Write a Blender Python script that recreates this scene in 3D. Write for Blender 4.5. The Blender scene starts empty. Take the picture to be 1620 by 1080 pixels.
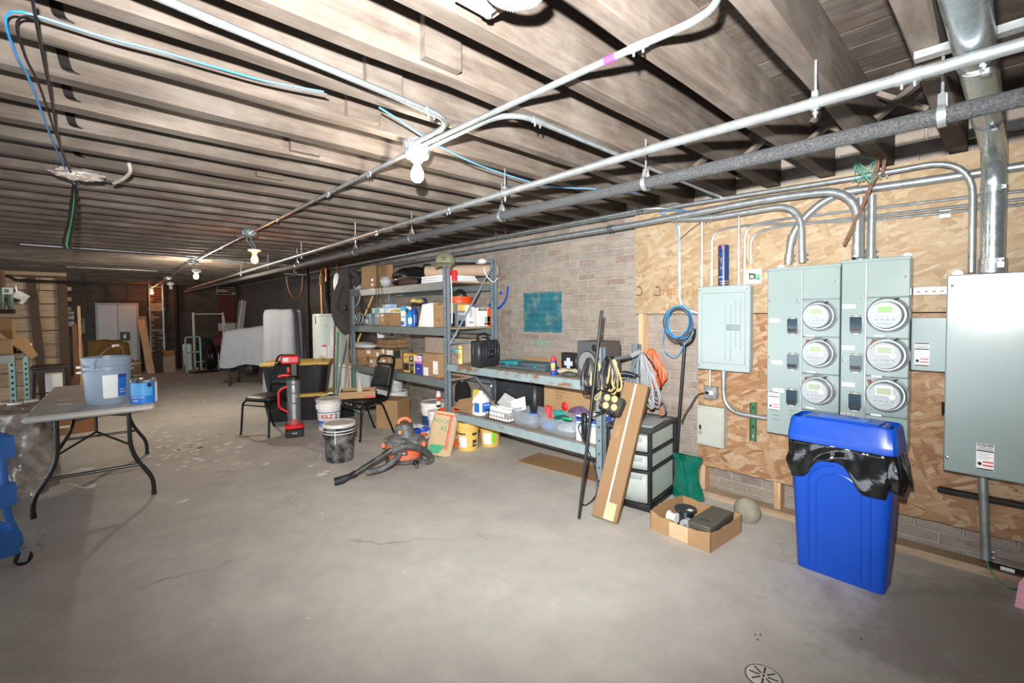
import bpy, bmesh, math, random
import numpy as np
from mathutils import Vector as V, Matrix, Euler
random.seed(7)
PI = math.pi
S = bpy.context.scene
COL = S.collection
# ------------------------------------------------------------ camera
H = 1.40
FPX, CX, CY = 737.9, 810.0, 519.8
_yaw, _pit, _rol = [math.radians(a) for a in (43.2, -1.909, -0.563)]
fwd = V((math.sin(_yaw)*math.cos(_pit), math.cos(_yaw)*math.cos(_pit), math.sin(_pit)))
_r = V((math.cos(_yaw), -math.sin(_yaw), 0)); _u = _r.cross(fwd)
RT = math.cos(_rol)*_r + math.sin(_rol)*_u
UP = -math.sin(_rol)*_r + math.cos(_rol)*_u
CAM = V((0, 0, H))
cd = bpy.data.cameras.new('camera'); co = bpy.data.objects.new('camera', cd); COL.objects.link(co)
co.matrix_world = Matrix(((RT.x, UP.x, -fwd.x, 0), (RT.y, UP.y, -fwd.y, 0), (RT.z, UP.z, -fwd.z, H), (0, 0, 0, 1)))
cd.sensor_width = 36; cd.lens = FPX/1620*36; cd.shift_y = -(540-CY)/1620; cd.clip_start = .02
S.camera = co
# ------------------------------------------------------------ world, lights, exposure
W = bpy.data.worlds.new('world'); S.world = W; W.use_nodes = True
W.node_tree.nodes['Background'].inputs[0].default_value = (.86, .93, 1, 1)
W.node_tree.nodes['Background'].inputs[1].default_value = 4.3
S.view_settings.view_transform = 'Standard'; S.view_settings.look = 'None'
S.view_settings.gamma = 1; S.view_settings.use_curve_mapping = False
S.view_settings.exposure = 0.34
def lamp(name, kind, loc, energy, color=(1, 1, 1), **k):
    l = bpy.data.lights.new(name, kind); l.energy = energy; l.color = color
    for a, b in k.items(): setattr(l, a, b)
    o = bpy.data.objects.new(name, l); o.location = loc; COL.objects.link(o); return o
# the photographer's flash, a hand's breadth above the lens
fl = lamp('camera_flash', 'SPOT', CAM + UP*.21 - RT*.07 - fwd*.02, 980, (1, .998, .985), spot_size=math.radians(127), spot_blend=1.0, shadow_soft_size=.022)
fl.rotation_euler = (fwd*1 + UP*.26 + RT*.04).to_track_quat('-Z', 'Y').to_euler()

def at(px, py, **k):
    "world point where the line of sight through a photo pixel meets the plane x=, y= or z="
    d = fwd + RT*((px-CX)/FPX) + UP*((CY-py)/FPX)
    (ax, v), = k.items(); i = 'xyz'.index(ax)
    return CAM + d*((v-CAM[i])/d[i])
# ------------------------------------------------------------ mesh builder
class MB:
    def __init__(s): s.v = []; s.f = []
    def add(s, vs, fs):
        n = len(s.v); s.v += [tuple(p) for p in vs]; s.f += [tuple(i+n for i in f) for f in fs]; return s
    def box(s, c, d, b=0, rot=None):
        hx, hy, hz = d[0]/2, d[1]/2, d[2]/2; c = V(c); vs = []; fs = []
        if b <= 0:
            for i in range(8): vs.append(V((hx*(1 if i & 1 else -1), hy*(1 if i & 2 else -1), hz*(1 if i & 4 else -1))))
            fs = [(0, 2, 3, 1), (4, 5, 7, 6), (0, 1, 5, 4), (2, 6, 7, 3), (0, 4, 6, 2), (1, 3, 7, 5)]
        else:
            b = min(b, hx*.9, hy*.9, hz*.9)
            for i in range(8):
                a = (1 if i & 1 else -1, 1 if i & 2 else -1, 1 if i & 4 else -1)
                vs += [V((a[0]*hx, a[1]*(hy-b), a[2]*(hz-b))), V((a[0]*(hx-b), a[1]*hy, a[2]*(hz-b))), V((a[0]*(hx-b), a[1]*(hy-b), a[2]*hz))]
            q = [(0, 2, 6, 4), (1, 5, 7, 3)], [(0, 4, 5, 1), (2, 3, 7, 6)], [(0, 1, 3, 2), (4, 6, 7, 5)]
            for ax, (A, B) in enumerate(((( 0, 2, 6, 4), (1, 5, 7, 3)), ((0, 4, 5, 1), (2, 3, 7, 6)), ((0, 1, 3, 2), (4, 6, 7, 5)))):
                fs += [tuple(3*i+ax for i in A), tuple(3*i+ax for i in B)]
            for i in range(8):
                fs.append((3*i, 3*i+1, 3*i+2))
                for bit, (p, r) in ((1, (1, 2)), (2, (0, 2)), (4, (0, 1))):
                    j = i ^ bit
                    if j > i: fs.append((3*i+p, 3*j+p, 3*j+r, 3*i+r))
        if rot is not None:
            m = rot.to_matrix() if isinstance(rot, Euler) else rot
            vs = [m @ v for v in vs]
        return s.add([v+c for v in vs], fs)
    def rng(s, x0, x1, y0, y1, z0, z1, b=0):
        return s.box(((x0+x1)/2, (y0+y1)/2, (z0+z1)/2), (abs(x1-x0), abs(y1-y0), abs(z1-z0)), b)
    def tube(s, pts, r, n=8, closed=False, caps=True):
        pts = [V(p) for p in pts]; m = len(pts)
        rs = r if isinstance(r, (list, tuple)) else [r]*m
        t = []
        for i in range(m):
            if closed: d = pts[(i+1) % m]-pts[i-1]
            else: d = pts[min(i+1, m-1)]-pts[max(i-1, 0)]
            if d.length < 1e-9: d = V((0, 0, 1))
            t.append(d.normalized())
        a = V((0, 0, 1)) if abs(t[0].z) < .9 else V((1, 0, 0))
        u = t[0].cross(a).normalized(); vs = []
        for i in range(m):
            u = (u - t[i]*u.dot(t[i])).normalized(); w = t[i].cross(u)
            for k in range(n):
                an = 2*PI*k/n; vs.append(pts[i]+(u*math.cos(an)+w*math.sin(an))*rs[i])
        fs = []
        for i in range(m if closed else m-1):
            j = (i+1) % m
            for k in range(n): fs.append((i*n+k, i*n+(k+1) % n, j*n+(k+1) % n, j*n+k))
        if caps and not closed: fs += [tuple(range(n-1, -1, -1)), tuple((m-1)*n+k for k in range(n))]
        return s.add(vs, fs)
    def cyl(s, p0, p1, r0, r1=None, n=16): return s.tube([p0, p1], [r0, r0 if r1 is None else r1], n)
    def lathe(s, prof, n=24, c=(0, 0, 0), M=None, caps=False):
        vs = []; fs = []; c = V(c); m = len(prof)
        for r, z in prof:
            for k in range(n):
                a = 2*PI*k/n; p = V((max(r, 1e-4)*math.cos(a), max(r, 1e-4)*math.sin(a), z)); vs.append((M @ p if M else p)+c)
        for i in range(m-1):
            for k in range(n): fs.append((i*n+k, i*n+(k+1) % n, (i+1)*n+(k+1) % n, (i+1)*n+k))
        if caps: fs += [tuple(range(n-1, -1, -1)), tuple((m-1)*n+k for k in range(n))]
        return s.add(vs, fs)
    def prism(s, poly, ax, a, b):
        f = {'x': lambda p, t: (t, p[0], p[1]), 'y': lambda p, t: (p[0], t, p[1]), 'z': lambda p, t: (p[0], p[1], t)}[ax]
        n = len(poly)
        return s.add([f(p, a) for p in poly]+[f(p, b) for p in poly], [tuple(range(n))[::-1], tuple(range(n, 2*n))]+[(i, (i+1) % n, n+(i+1) % n, n+i) for i in range(n)])
    def surf(s, fn, nu, nv, wrap=False):
        vs = [fn(i/nu, j/nv) for i in range(nu+(0 if wrap else 1)) for j in range(nv+1)]; R = nv+1; fs = []
        for i in range(nu):
            k = (i+1) % nu if wrap else i+1
            for j in range(nv): fs.append((i*R+j, k*R+j, k*R+j+1, i*R+j+1))
        return s.add(vs, fs)
    def ball(s, c, r, n=12, m=8, sc=(1, 1, 1), j=0, sd=0):
        rr = random.Random(sd)
        g = {}
        def fn(u, v):
            a = 2*PI*u; b = PI*(v-.5)
            k = 1+(rr.random()-.5)*2*j if 0.01 < v < .99 else 1
            return (c[0]+r*sc[0]*k*math.cos(a)*math.cos(b), c[1]+r*sc[1]*k*math.sin(a)*math.cos(b), c[2]+r*sc[2]*k*math.sin(b))
        return s.surf(fn, n, m, True)
    def mesh(s, name, smooth=38):
        me = bpy.data.meshes.new(name); me.from_pydata(s.v, [], s.f)
        bm = bmesh.new(); bm.from_mesh(me); bmesh.ops.remove_doubles(bm, verts=bm.verts, dist=1e-5)
        bmesh.ops.recalc_face_normals(bm, faces=bm.faces); bm.to_mesh(me); bm.free()
        if smooth and len(me.polygons):
            me.polygons.foreach_set('use_smooth', [True]*len(me.polygons)); me.set_sharp_from_angle(angle=math.radians(smooth))
        return me
def part(name, mb, m, parent=None, label=None, smooth=38, kind=None, mods=None):
    me = mb.mesh(name, smooth) if isinstance(mb, MB) else mb
    o = bpy.data.objects.new(name, me); COL.objects.link(o)
    if m and not me.materials: me.materials.append(m)
    if parent: o.parent = parent
    if label: o['label'] = label
    if kind: o['kind'] = kind
    for k in (mods or []):
        md = o.modifiers.new(k[0], k[0])
        for a, b in k[1].items(): setattr(md, a, b)
    return o
def tag(o, label, cat, group=None, kind=None):
    if label: o['label'] = label
    if cat: o['category'] = cat
    if group: o['group'] = group
    if kind: o['kind'] = kind
    return o
def thing(name, label, cat, loc=(0, 0, 0), rz=0, group=None, rot=None):
    o = bpy.data.objects.new(name, None); COL.objects.link(o); o.empty_display_size = .05
    o.location = loc; o.rotation_euler = rot if rot else (0, 0, rz)
    return tag(o, label, cat, group)
def solo(name, mb, m, label, cat, group=None, **k): return tag(part(name, mb, m, **k), label, cat, group)
def struct(name, mb, m, **k):
    o = part(name, mb, m, **k); o['kind'] = 'structure'; return o
def dup(o, parent=None, loc=None, label=None):
    c = o.copy(); COL.objects.link(c)
    if parent is not None: c.parent = parent
    if loc is not None: c.location = loc
    if label: c['label'] = label
    for ch in o.children: dup(ch, c)
    return c
def text(s, size, m, parent, loc, face='-x', name='lettering', tilt=0, sx=1, ext=.0004, align='CENTER', bold=0):
    "flat printed words lying on a face that looks towards -x, -y or +z"
    cu = bpy.data.curves.new('t', 'FONT'); cu.body = s; cu.size = size; cu.extrude = ext; cu.align_x = align; cu.align_y = 'CENTER'; cu.resolution_u = 2; cu.offset = bold*size
    ob = bpy.data.objects.new('t', cu); me = bpy.data.meshes.new_from_object(ob); bpy.data.objects.remove(ob); bpy.data.curves.remove(cu)
    R = {'-x': Matrix(((0, 0, -1), (-1, 0, 0), (0, 1, 0))), '-y': Matrix(((1, 0, 0), (0, 0, -1), (0, 1, 0))), '+z': Matrix.Identity(3), '+zx': Matrix(((0, 1, 0), (-1, 0, 0), (0, 0, 1)))}[face]
    M = Matrix.Translation(loc) @ (R @ Matrix.Rotation(tilt, 3, 'Z') @ Matrix.Diagonal((sx, 1, 1))).to_4x4()
    me.transform(M); me.materials.clear()
    return part(name, me, m, parent)
def fillet(pts, r, n=6):
    pts = [V(p) for p in pts]; out = [pts[0]]
    for i in range(1, len(pts)-1):
        a, b, c = pts[i-1], pts[i], pts[i+1]; u = (a-b); w = (c-b)
        k = min(r, u.length*.49, w.length*.49); p = b+u.normalized()*k; q = b+w.normalized()*k
        for j in range(n+1):
            t = j/n; out.append(p*(1-t)**2+b*2*t*(1-t)+q*t*t)
    return out+[pts[-1]]
def spline(pts, n=8, closed=False):
    P = [V(p) for p in pts]; m = len(P); out = []
    for i in range(m if closed else m-1):
        if closed: a, b, c, d = P[i-1], P[i], P[(i+1) % m], P[(i+2) % m]
        else: a, b, c, d = P[max(i-1, 0)], P[i], P[i+1], P[min(i+2, m-1)]
        for j in range(n):
            t = j/n; out.append(.5*((2*b)+(c-a)*t+(2*a-5*b+4*c-d)*t*t+(3*b-a-3*c+d)*t**3))
    return out if closed else out+[P[-1]]
# ------------------------------------------------------------ materials
def lin(c):
    if isinstance(c, str): c = tuple(int(c[i:i+2], 16) for i in (0, 2, 4))
    return tuple(((v/255)/12.92 if v/255 <= .04045 else ((v/255+.055)/1.055)**2.4) for v in c)
class NT:
    def __init__(s, name):
        s.m = bpy.data.materials.new(name); s.m.use_nodes = True; s.t = s.m.node_tree; s.b = s.t.nodes['Principled BSDF']
    def n(s, typ, **k):
        o = s.t.nodes.new(typ)
        for a, b in k.items():
            if a[0] == '_': o.inputs[int(a[1:]) if a[1:].isdigit() else a[1:].replace('_', ' ')].default_value = b
            else: setattr(o, a, b)
        return o
    def l(s, a, b): s.t.links.new(a, b)
    def ramp(s, fac, stops, interp='LINEAR'):
        r = s.n('ShaderNodeValToRGB'); r.color_ramp.interpolation = interp; e = r.color_ramp.elements
        while len(e) < len(stops): e.new(.5)
        for x, (p, c) in zip(e, stops): x.position = p; x.color = (*(c if not isinstance(c, (int, float)) else (c,)*3), 1)
        s.l(fac, r.inputs[0]); return r.outputs[0]
    def mix(s, f, a, b, mode='MIX'):
        x = s.n('ShaderNodeMix', data_type='RGBA', blend_type=mode)
        for i, v in ((0, f), (6, a), (7, b)):
            if hasattr(v, 'links'): s.l(v, x.inputs[i])
            else: x.inputs[i].default_value = v if i == 0 else (*v, 1)
        return x.outputs[2]
    def math(s, op, a, b=0, c=0):
        x = s.n('ShaderNodeMath', operation=op)
        for i, v in enumerate((a, b, c)):
            if hasattr(v, 'links'): s.l(v, x.inputs[i])
            else: x.inputs[i].default_value = v
        return x.outputs[0]
    def noise(s, vec, scale=5, detail=4, rough=.55, sc=None):
        if sc:
            mp = s.n('ShaderNodeMapping'); mp.inputs['Scale'].default_value = sc; s.l(vec, mp.inputs[0]); vec = mp.outputs[0]
        x = s.n('ShaderNodeTexNoise'); x.inputs['Scale'].default_value = scale; x.inputs['Detail'].default_value = detail; x.inputs['Roughness'].default_value = rough
        s.l(vec, x.inputs['Vector']); return x.outputs['Fac']
    def bump(s, h, st=.3, d=.01):
        x = s.n('ShaderNodeBump'); x.inputs['Strength'].default_value = st; x.inputs['Distance'].default_value = d; s.l(h, x.inputs['Height']); s.l(x.outputs[0], s.b.inputs['Normal'])
    def obj(s): return s.n('ShaderNodeTexCoord').outputs['Object']
    def pos(s): return s.n('ShaderNodeNewGeometry').outputs['Position']
    def rnd(s): return s.n('ShaderNodeObjectInfo').outputs['Random']
    def set(s, **k):
        for a, v in k.items(): s.b.inputs[a.replace('_', ' ')].default_value = v
_mc = {}
def M(col, rough=.55, metal=0, var=.12, scale=14, bump=0, rnd=.06, sc=None, trans=0, alpha=1, emit=0, coat=0, dust=0, name=None):
    key = (col, rough, metal, var, scale, bump, rnd, sc, trans, alpha, emit, coat, dust)
    if key in _mc: return _mc[key]
    t = NT(name or 'mat_%s' % (col if isinstance(col, str) else '%02x%02x%02x' % col)); c = lin(col)
    f = t.noise(t.obj(), scale, 4, .6, sc)
    lo = tuple(v*(1-var) for v in c); hi = tuple(min(1, v*(1+var)+.0) for v in c)
    o = t.ramp(f, [(.3, lo), (.7, hi)])
    if rnd:
        hs = t.n('ShaderNodeHueSaturation'); t.l(o, hs.inputs['Color']); t.l(t.math('ADD', t.math('MULTIPLY', t.rnd(), 2*rnd), 1-rnd), hs.inputs['Value']); o = hs.outputs[0]
    if dust:
        f2 = t.noise(t.obj(), 9, 6, .7); o = t.mix(t.math('MULTIPLY', t.ramp(f2, [(.42, 0), (.68, 1)]), dust), o, lin('b4aea6'))
    t.l(o, t.b.inputs['Base Color'])
    t.l(t.math('ADD', t.math('MULTIPLY', f, .16), max(rough-.08, 0)), t.b.inputs['Roughness'])
    t.set(Metallic=metal)
    if bump: t.bump(f, bump, .01)
    if trans: t.set(Transmission_Weight=trans)
    if alpha < 1: t.set(Alpha=alpha)
    if coat: t.set(Coat_Weight=coat)
    if emit: t.set(Emission_Color=(*c, 1), Emission_Strength=emit)
    _mc[key] = t.m; return t.m
# ------------------------------------------------------------ special materials
def m_floor():
    t = NT('concrete_floor'); p = t.pos()
    a = t.noise(p, 1.1, 6, .62); b = t.noise(p, 5, 8, .7); c = t.noise(p, 60, 3, .7); d = t.noise(p, 2.3, 5, .6, (1, .55, 1))
    o = t.ramp(a, [(.3, lin('c0bbb4')), (.55, lin('cfcac2')), (.75, lin('d6d1ca'))])
    o = t.mix(t.ramp(b, [(.35, 0), (.7, .35)]), o, lin('a09a92'))
    o = t.mix(t.ramp(d, [(.52, 0), (.72, .6)]), o, lin('ded8d0'))
    o = t.mix(t.ramp(c, [(.64, 0), (.74, .55)]), o, lin('7b736a'))
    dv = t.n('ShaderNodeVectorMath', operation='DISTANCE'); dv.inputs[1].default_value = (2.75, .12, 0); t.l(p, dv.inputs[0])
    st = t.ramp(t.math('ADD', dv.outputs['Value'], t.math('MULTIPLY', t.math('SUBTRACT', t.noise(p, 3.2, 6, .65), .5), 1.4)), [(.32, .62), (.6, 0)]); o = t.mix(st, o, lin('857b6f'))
    v = t.n('ShaderNodeTexVoronoi', feature='DISTANCE_TO_EDGE', _Scale=.55); w = t.n('ShaderNodeTexNoise', _Scale=3.0, _Detail=6.0)
    t.l(p, w.inputs['Vector']); va = t.n('ShaderNodeVectorMath', operation='MULTIPLY_ADD'); va.inputs[1].default_value = (.5, .5, .5); t.l(w.outputs['Color'], va.inputs[0]); t.l(p, va.inputs[2]); t.l(va.outputs[0], v.inputs['Vector'])
    crack = t.math('MULTIPLY', t.ramp(v.outputs['Distance'], [(.0, 1), (.006, 0)]), t.ramp(t.noise(p, .9, 2), [(.5, 0), (.6, .6)]))
    o = t.mix(crack, o, lin('6d655c'))
    t.l(o, t.b.inputs['Base Color']); t.l(t.ramp(b, [(.3, .62), (.7, .85)]), t.b.inputs['Roughness']); t.bump(t.math('ADD', t.math('MULTIPLY', b, .6), t.math('MULTIPLY', c, .3)), .25, .01); return t.m
def m_wood(name, base, hi, lo, sc=(1.2, 22, 22), knots=.0, dusty=.3, rough=.8):
    t = NT(name); p = t.obj(); r = t.rnd()
    off = t.n('ShaderNodeVectorMath', operation='ADD'); cmb = t.n('ShaderNodeCombineXYZ'); t.l(t.math('MULTIPLY', r, 37), cmb.inputs[0]); t.l(t.math('MULTIPLY', r, 11), cmb.inputs[1]); t.l(p, off.inputs[0]); t.l(cmb.outputs[0], off.inputs[1]); q = off.outputs[0]
    g = t.noise(q, 3, 6, .65, sc); a = t.noise(q, 2.2, 5, .6)
    o = t.ramp(g, [(.3, lin(lo)), (.5, lin(base)), (.72, lin(hi))])
    o = t.mix(t.ramp(a, [(.48, 0), (.72, dusty)]), o, lin('a39a90'))
    o = t.mix(t.ramp(t.noise(q, 5, 4, .6, (1, 3, 3)), [(.6, 0), (.8, .5)]), o, lin(lo))
    hs = t.n('ShaderNodeHueSaturation'); t.l(o, hs.inputs['Color']); t.l(t.math('ADD', t.math('MULTIPLY', r, .34), .83), hs.inputs['Value']); o = hs.outputs[0]
    t.l(o, t.b.inputs['Base Color']); t.set(Roughness=rough); t.bump(g, .35, .01); return t.m
def m_brick():
    t = NT('old_brick'); p = t.pos(); g = t.n('ShaderNodeNewGeometry')
    r = t.math('FRACT', t.math('ADD', t.math('MULTIPLY', t.rnd(), 7.3), g.outputs['Random Per Island']))
    o = t.ramp(r, [(0, lin('ac9c8f')), (.25, lin('bbaa9b')), (.45, lin('b0a499')), (.62, lin('c6b4a3')), (.8, lin('b59f92')), (.95, lin('a18a7d'))])
    o = t.mix(t.ramp(t.noise(p, 9, 6, .7), [(.4, 0), (.66, .75)]), o, lin('c2b8ad'))
    o = t.mix(t.ramp(t.noise(p, 30, 4, .7), [(.55, 0), (.75, .5)]), o, lin('7d6c60'))
    o = t.mix(t.ramp(t.noise(p, 1.7, 5, .65), [(.46, 0), (.72, .55)]), o, lin('85786b'))
    return wallpaint(t, o, p)
def wallpaint(t, o, p):
    s = t.n('ShaderNodeSeparateXYZ'); t.l(p, s.inputs[0]); x, y, z = s.outputs
    n = t.noise(p, 4, 5, .65); nn = t.math('MULTIPLY', t.math('SUBTRACT', n, .5), 1.0)
    def band(v, a, b, w): return t.math('MULTIPLY', t.math('SMOOTH_MIN', t.math('MAXIMUM', t.math('DIVIDE', t.math('SUBTRACT', v, a), w), 0), 1, .05), t.math('SMOOTH_MIN', t.math('MAXIMUM', t.math('DIVIDE', t.math('SUBTRACT', b, v), w), 0), 1, .05))
    o = t.mix(1.0, o, (.68, .70, .70), 'MULTIPLY')
    # soot-black far end of the basement
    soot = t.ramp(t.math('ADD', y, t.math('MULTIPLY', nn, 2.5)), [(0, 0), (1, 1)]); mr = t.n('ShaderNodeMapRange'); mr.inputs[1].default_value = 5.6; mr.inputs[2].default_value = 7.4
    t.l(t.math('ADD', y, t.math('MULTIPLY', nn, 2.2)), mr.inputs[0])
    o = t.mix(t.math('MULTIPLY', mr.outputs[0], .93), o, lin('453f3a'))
    # teal patch brushed on the bricks
    yp = t.math('ADD', y, t.math('MULTIPLY', t.math('SUBTRACT', t.noise(p, 16, 3), .5), .04)); zp = t.math('ADD', z, t.math('MULTIPLY', t.math('SUBTRACT', t.noise(p, 18, 3), .5), .04))
    m = t.math('MULTIPLY', band(yp, T_Y0, T_Y1, .012), band(zp, T_Z0, T_Z1, .012))
    m = t.math('MULTIPLY', m, t.ramp(t.noise(p, 7, 5, .7), [(.32, .35), (.5, .97)]))
    o = t.mix(m, o, t.mix(t.noise(p, 12, 3), lin('06495e'), lin('1f7f88')))
    g2 = t.math('MULTIPLY', t.math('MULTIPLY', band(yp, T_Y0+.13, T_Y1-.1, .05), band(zp, T_Z0-.16, T_Z0-.06, .04)), .4)
    o = t.mix(g2, o, lin('5fa58a'))
    t.l(o, t.b.inputs['Base Color']); t.set(Roughness=.9); t.bump(t.noise(p, 70, 5, .7), .5, .006); return t.m
a_, b_ = at(828, 463, x=3.55), at(890, 527, x=3.55)
T_Y0, T_Y1, T_Z0, T_Z1 = b_.y, a_.y, b_.z, a_.z
def m_mortar():
    t = NT('lime_mortar'); p = t.pos(); o = t.ramp(t.noise(p, 14, 6, .7), [(.3, lin('b5a99d')), (.7, lin('cdc3b9'))]); return wallpaint(t, o, p)
def m_osb(name, a, b, c, d, con=1.0):
    t = NT(name); p = t.obj(); wz = t.n('ShaderNodeTexNoise', _Scale=6.0, _Detail=2.0); t.l(p, wz.inputs['Vector'])
    wp = t.n('ShaderNodeVectorMath', operation='MULTIPLY_ADD'); wp.inputs[1].default_value = (.03, .03, .03); t.l(wz.outputs['Color'], wp.inputs[0]); t.l(p, wp.inputs[2]); o = None; h = None
    for k, (ang, st, sc, thr) in enumerate(((.1, 3, 9, 0), (.75, 4, 10, .5), (-.7, 4, 11, .55), (.3, 5, 12, .6), (-.25, 5, 13, .62), (1.25, 4, 11, .78), (-.45, 4.5, 15, .7))):
        mp = t.n('ShaderNodeMapping'); mp.inputs['Rotation'].default_value = (ang, 0, 0); mp.inputs['Location'].default_value = (k*3.1, k*5.7, k*2.3); mp.vector_type = 'TEXTURE'; mp.inputs['Scale'].default_value = (1, 1, 1/st)
        t.l(wp.outputs[0], mp.inputs[0]); v = t.n('ShaderNodeTexVoronoi', _Scale=float(sc)*.62, _Randomness=1.0); t.l(mp.outputs[0], v.inputs['Vector']); sp = t.n('ShaderNodeSeparateColor'); t.l(v.outputs['Color'], sp.inputs[0])
        col = t.ramp(sp.outputs[0], [(0, lin(a)), (.28, lin(b)), (.65, lin(c)), (1, lin(d))])
        if o is None: o = col; h = sp.outputs[0]
        else: m = t.ramp(sp.outputs[1], [(thr, 0), (thr+.01, 1)]); o = t.mix(m, o, col); h = t.mix(m, h, sp.outputs[0])
    o = t.mix(t.ramp(t.noise(p, 16, 5, .75, (1, 1, 3)), [(.34, .6), (.46, 0)]), o, lin(a))
    o = t.mix(1.0, o, (.64, .65, .66), 'MULTIPLY')
    t.l(o, t.b.inputs['Base Color']); t.set(Roughness=.65); t.bump(h, .25, .004); return t.m
def m_metal(name, col, rough, var=.12, scale=18, rust=0, metal=1.0):
    t = NT(name); p = t.obj(); f = t.noise(p, scale, 5, .65); c = lin(col)
    o = t.ramp(f, [(.3, tuple(v*(1-var) for v in c)), (.7, tuple(min(1, v*(1+var)) for v in c))])
    if rust:
        k = t.ramp(t.noise(p, 6, 8, .75, (1, .8, 2)), [(.6-rust*.22, 0), (.66-rust*.18, 1)]); o = t.mix(k, o, t.mix(t.noise(p, 40, 3), lin('6f4a35'), lin('94694c'))); t.l(t.math('SUBTRACT', 1, k), t.b.inputs['Metallic']) if metal else None
    t.l(o, t.b.inputs['Base Color']); t.l(t.ramp(f, [(.3, rough-.6*min(var, .1)), (.7, rough+min(var, .1))]), t.b.inputs['Roughness'])
    if not rust: t.set(Metallic=metal)
    return t.m
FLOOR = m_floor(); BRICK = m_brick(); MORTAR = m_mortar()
JOIST = m_wood('joist_wood', '5b5047', '6d6258', '493f37', (1.1, 10, 10)); DECK = m_wood('deck_wood', '4b4038', '5c5048', '372e28', (22, 1.2, 22))
PLANK = m_wood('barn_plank', 'a08a70', 'b9a58b', '7d6a55', (1.5, 20, 20), dusty=.15); PINE = m_wood('pine', 'd2ab84', 'e2c09c', 'b98f68', (16, 16, 1.4), dusty=.05); PINEY = m_wood('pine_plate', 'bb9f83', 'cdb499', '98806a', (16, 1.4, 16), dusty=.35)
OSB1 = m_osb('osb_upper', 'b7966f', 'c3a47e', 'cdb08b', 'd8c1a0'); OSB2 = m_osb('osb_lower', 'a06f49', 'b5865c', 'c49a70', 'd6b792')
GALV = m_metal('galvanised', 'b0b6b8', .3, .12, metal=.75); GALVD = m_metal('dull_galvanised', '979c9a', .4, .14, metal=.6); GREY_RUST = m_metal('rusty_blue_grey', '8b9c9f', .5, .1, 12, .38, 0); GREY_R2 = m_metal('blue_grey_beam', '8f9fa1', .5, .1, 12, .12, 0); DECKW = m_wood('dusty_deck', 'a8937b', 'bba88f', '8a755f', (14, 1.4, 14), dusty=.55); GREYP = m_metal('rack_grey_paint', '76848c', .42, .1, 9, 0, 0); BEAMG = m_metal('beam_grey_paint', '6f7876', .42, .12, 9, 0, 0)
RUST = m_metal('rust', '7a5a48', .7, .2, 30, 0, .3); PANEL = m_metal('panel_enamel', '8b9a98', .2, .025, 4, 0, 0); PANELL = m_metal('load_centre_enamel', '99a6a5', .22, .025, 4, 0, 0)
IRON = M('241f1c', .55, .6, .3); BLK = M('17181a', .42); BLKR = M('1c1c1d', .7); WHITE = M('e8e8e6', .5, var=.05); CARD = M('a5835d', .78, var=.08, scale=5, rnd=.1); CARDD = M('967653', .8, var=.1, scale=5, rnd=.1); TAPE = M('b98e5c', .3, var=.05); PAPER = M('eeeeec', .7, var=.04, rnd=.02); INK = M('2b2b2c', .8, var=.02, rnd=0); CARDINK = M('7a5a3a', .85, var=.02, rnd=0)
RED = M('d8232a', .4, var=.06); ORANGE = M('ee5a20', .42, var=.06); BLUE = M('1d5fd0', .38, var=.06); YEL = M('dcb958', .45, var=.08); CHROME = m_metal('chrome', 'e4e6e8', .12, .03); REDINK = M('d0342c', .6, var=.02, rnd=0); BLUEINK = M('2b5fb8', .5, var=.04, rnd=0)
GREYINK = M('8a8f92', .7, var=.02, rnd=0); CLEAR = M('e8edf0', .12, var=.02, rnd=0, alpha=.28); CLEARF = M('b4bec6', .25, var=.03, rnd=0, alpha=.3)
# ------------------------------------------------------------ setting
XL, XR, YB, YF, ZC, ZD = -4.6, 3.55, -2.6, 15.3, 2.24, 2.47
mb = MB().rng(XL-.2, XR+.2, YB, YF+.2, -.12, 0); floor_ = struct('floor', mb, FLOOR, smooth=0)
ceil_ = struct('ceiling', MB().rng(XL-.2, XR+.2, YB, YF+.2, ZD+.025, ZD+.1), DECK, smooth=0)
bx = XL; k = 0
bme = MB().box((0, 0, 0), (.138, YF-YB-.1, .022)).mesh('deck_board', 0); bme.materials.append(DECK)
while bx < XR-.14:
    part('deck_board', bme, None, ceil_).location = (bx+.07, (YF+YB)/2, ZD+.012+random.uniform(-.002, .002)); bx += .142
JY = [.54+.303*k for k in range(-10, 49)]          # far lower edge of each joist
jms = []
for q in range(4):
    mb = MB(); rr = random.Random(q); n = 26; L = XR-XL-.04
    def jf(u, v, rr=rr):
        return 0
    vs = []
    for i in range(n+1):
        x = -L/2+L*i/n; e = [rr.uniform(-.006, .006) for _ in range(5)]
        vs += [(x, -.0375+e[0]*.5, .115), (x, .0375, .115), (x, .0375+e[1]*.6, -.115+.007+e[2]*.5), (x, .0375-.006+e[1], -.115+e[3]*.6), (x, -.0375+.006, -.115+e[4]*.6), (x, -.0375+e[0], -.115+.007+e[2])]
    fs = [tuple(range(5, -1, -1)), tuple(n*6+i for i in range(6))]
    for i in range(n):
        for j in range(6): fs.append((i*6+j, i*6+(j+1) % 6, (i+1)*6+(j+1) % 6, (i+1)*6+j))
    mb.add(vs, fs); me = mb.mesh('joist', 30); me.materials.append(JOIST); jms.append(me)
for i, y in enumerate(JY):
    o = part('joist', jms[i % 4], None, ceil_); o.location = ((XL+XR)/2, y-.0375, ZC+.115); o.rotation_euler = (0, 0, random.uniform(-.0012, .0012))
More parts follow.
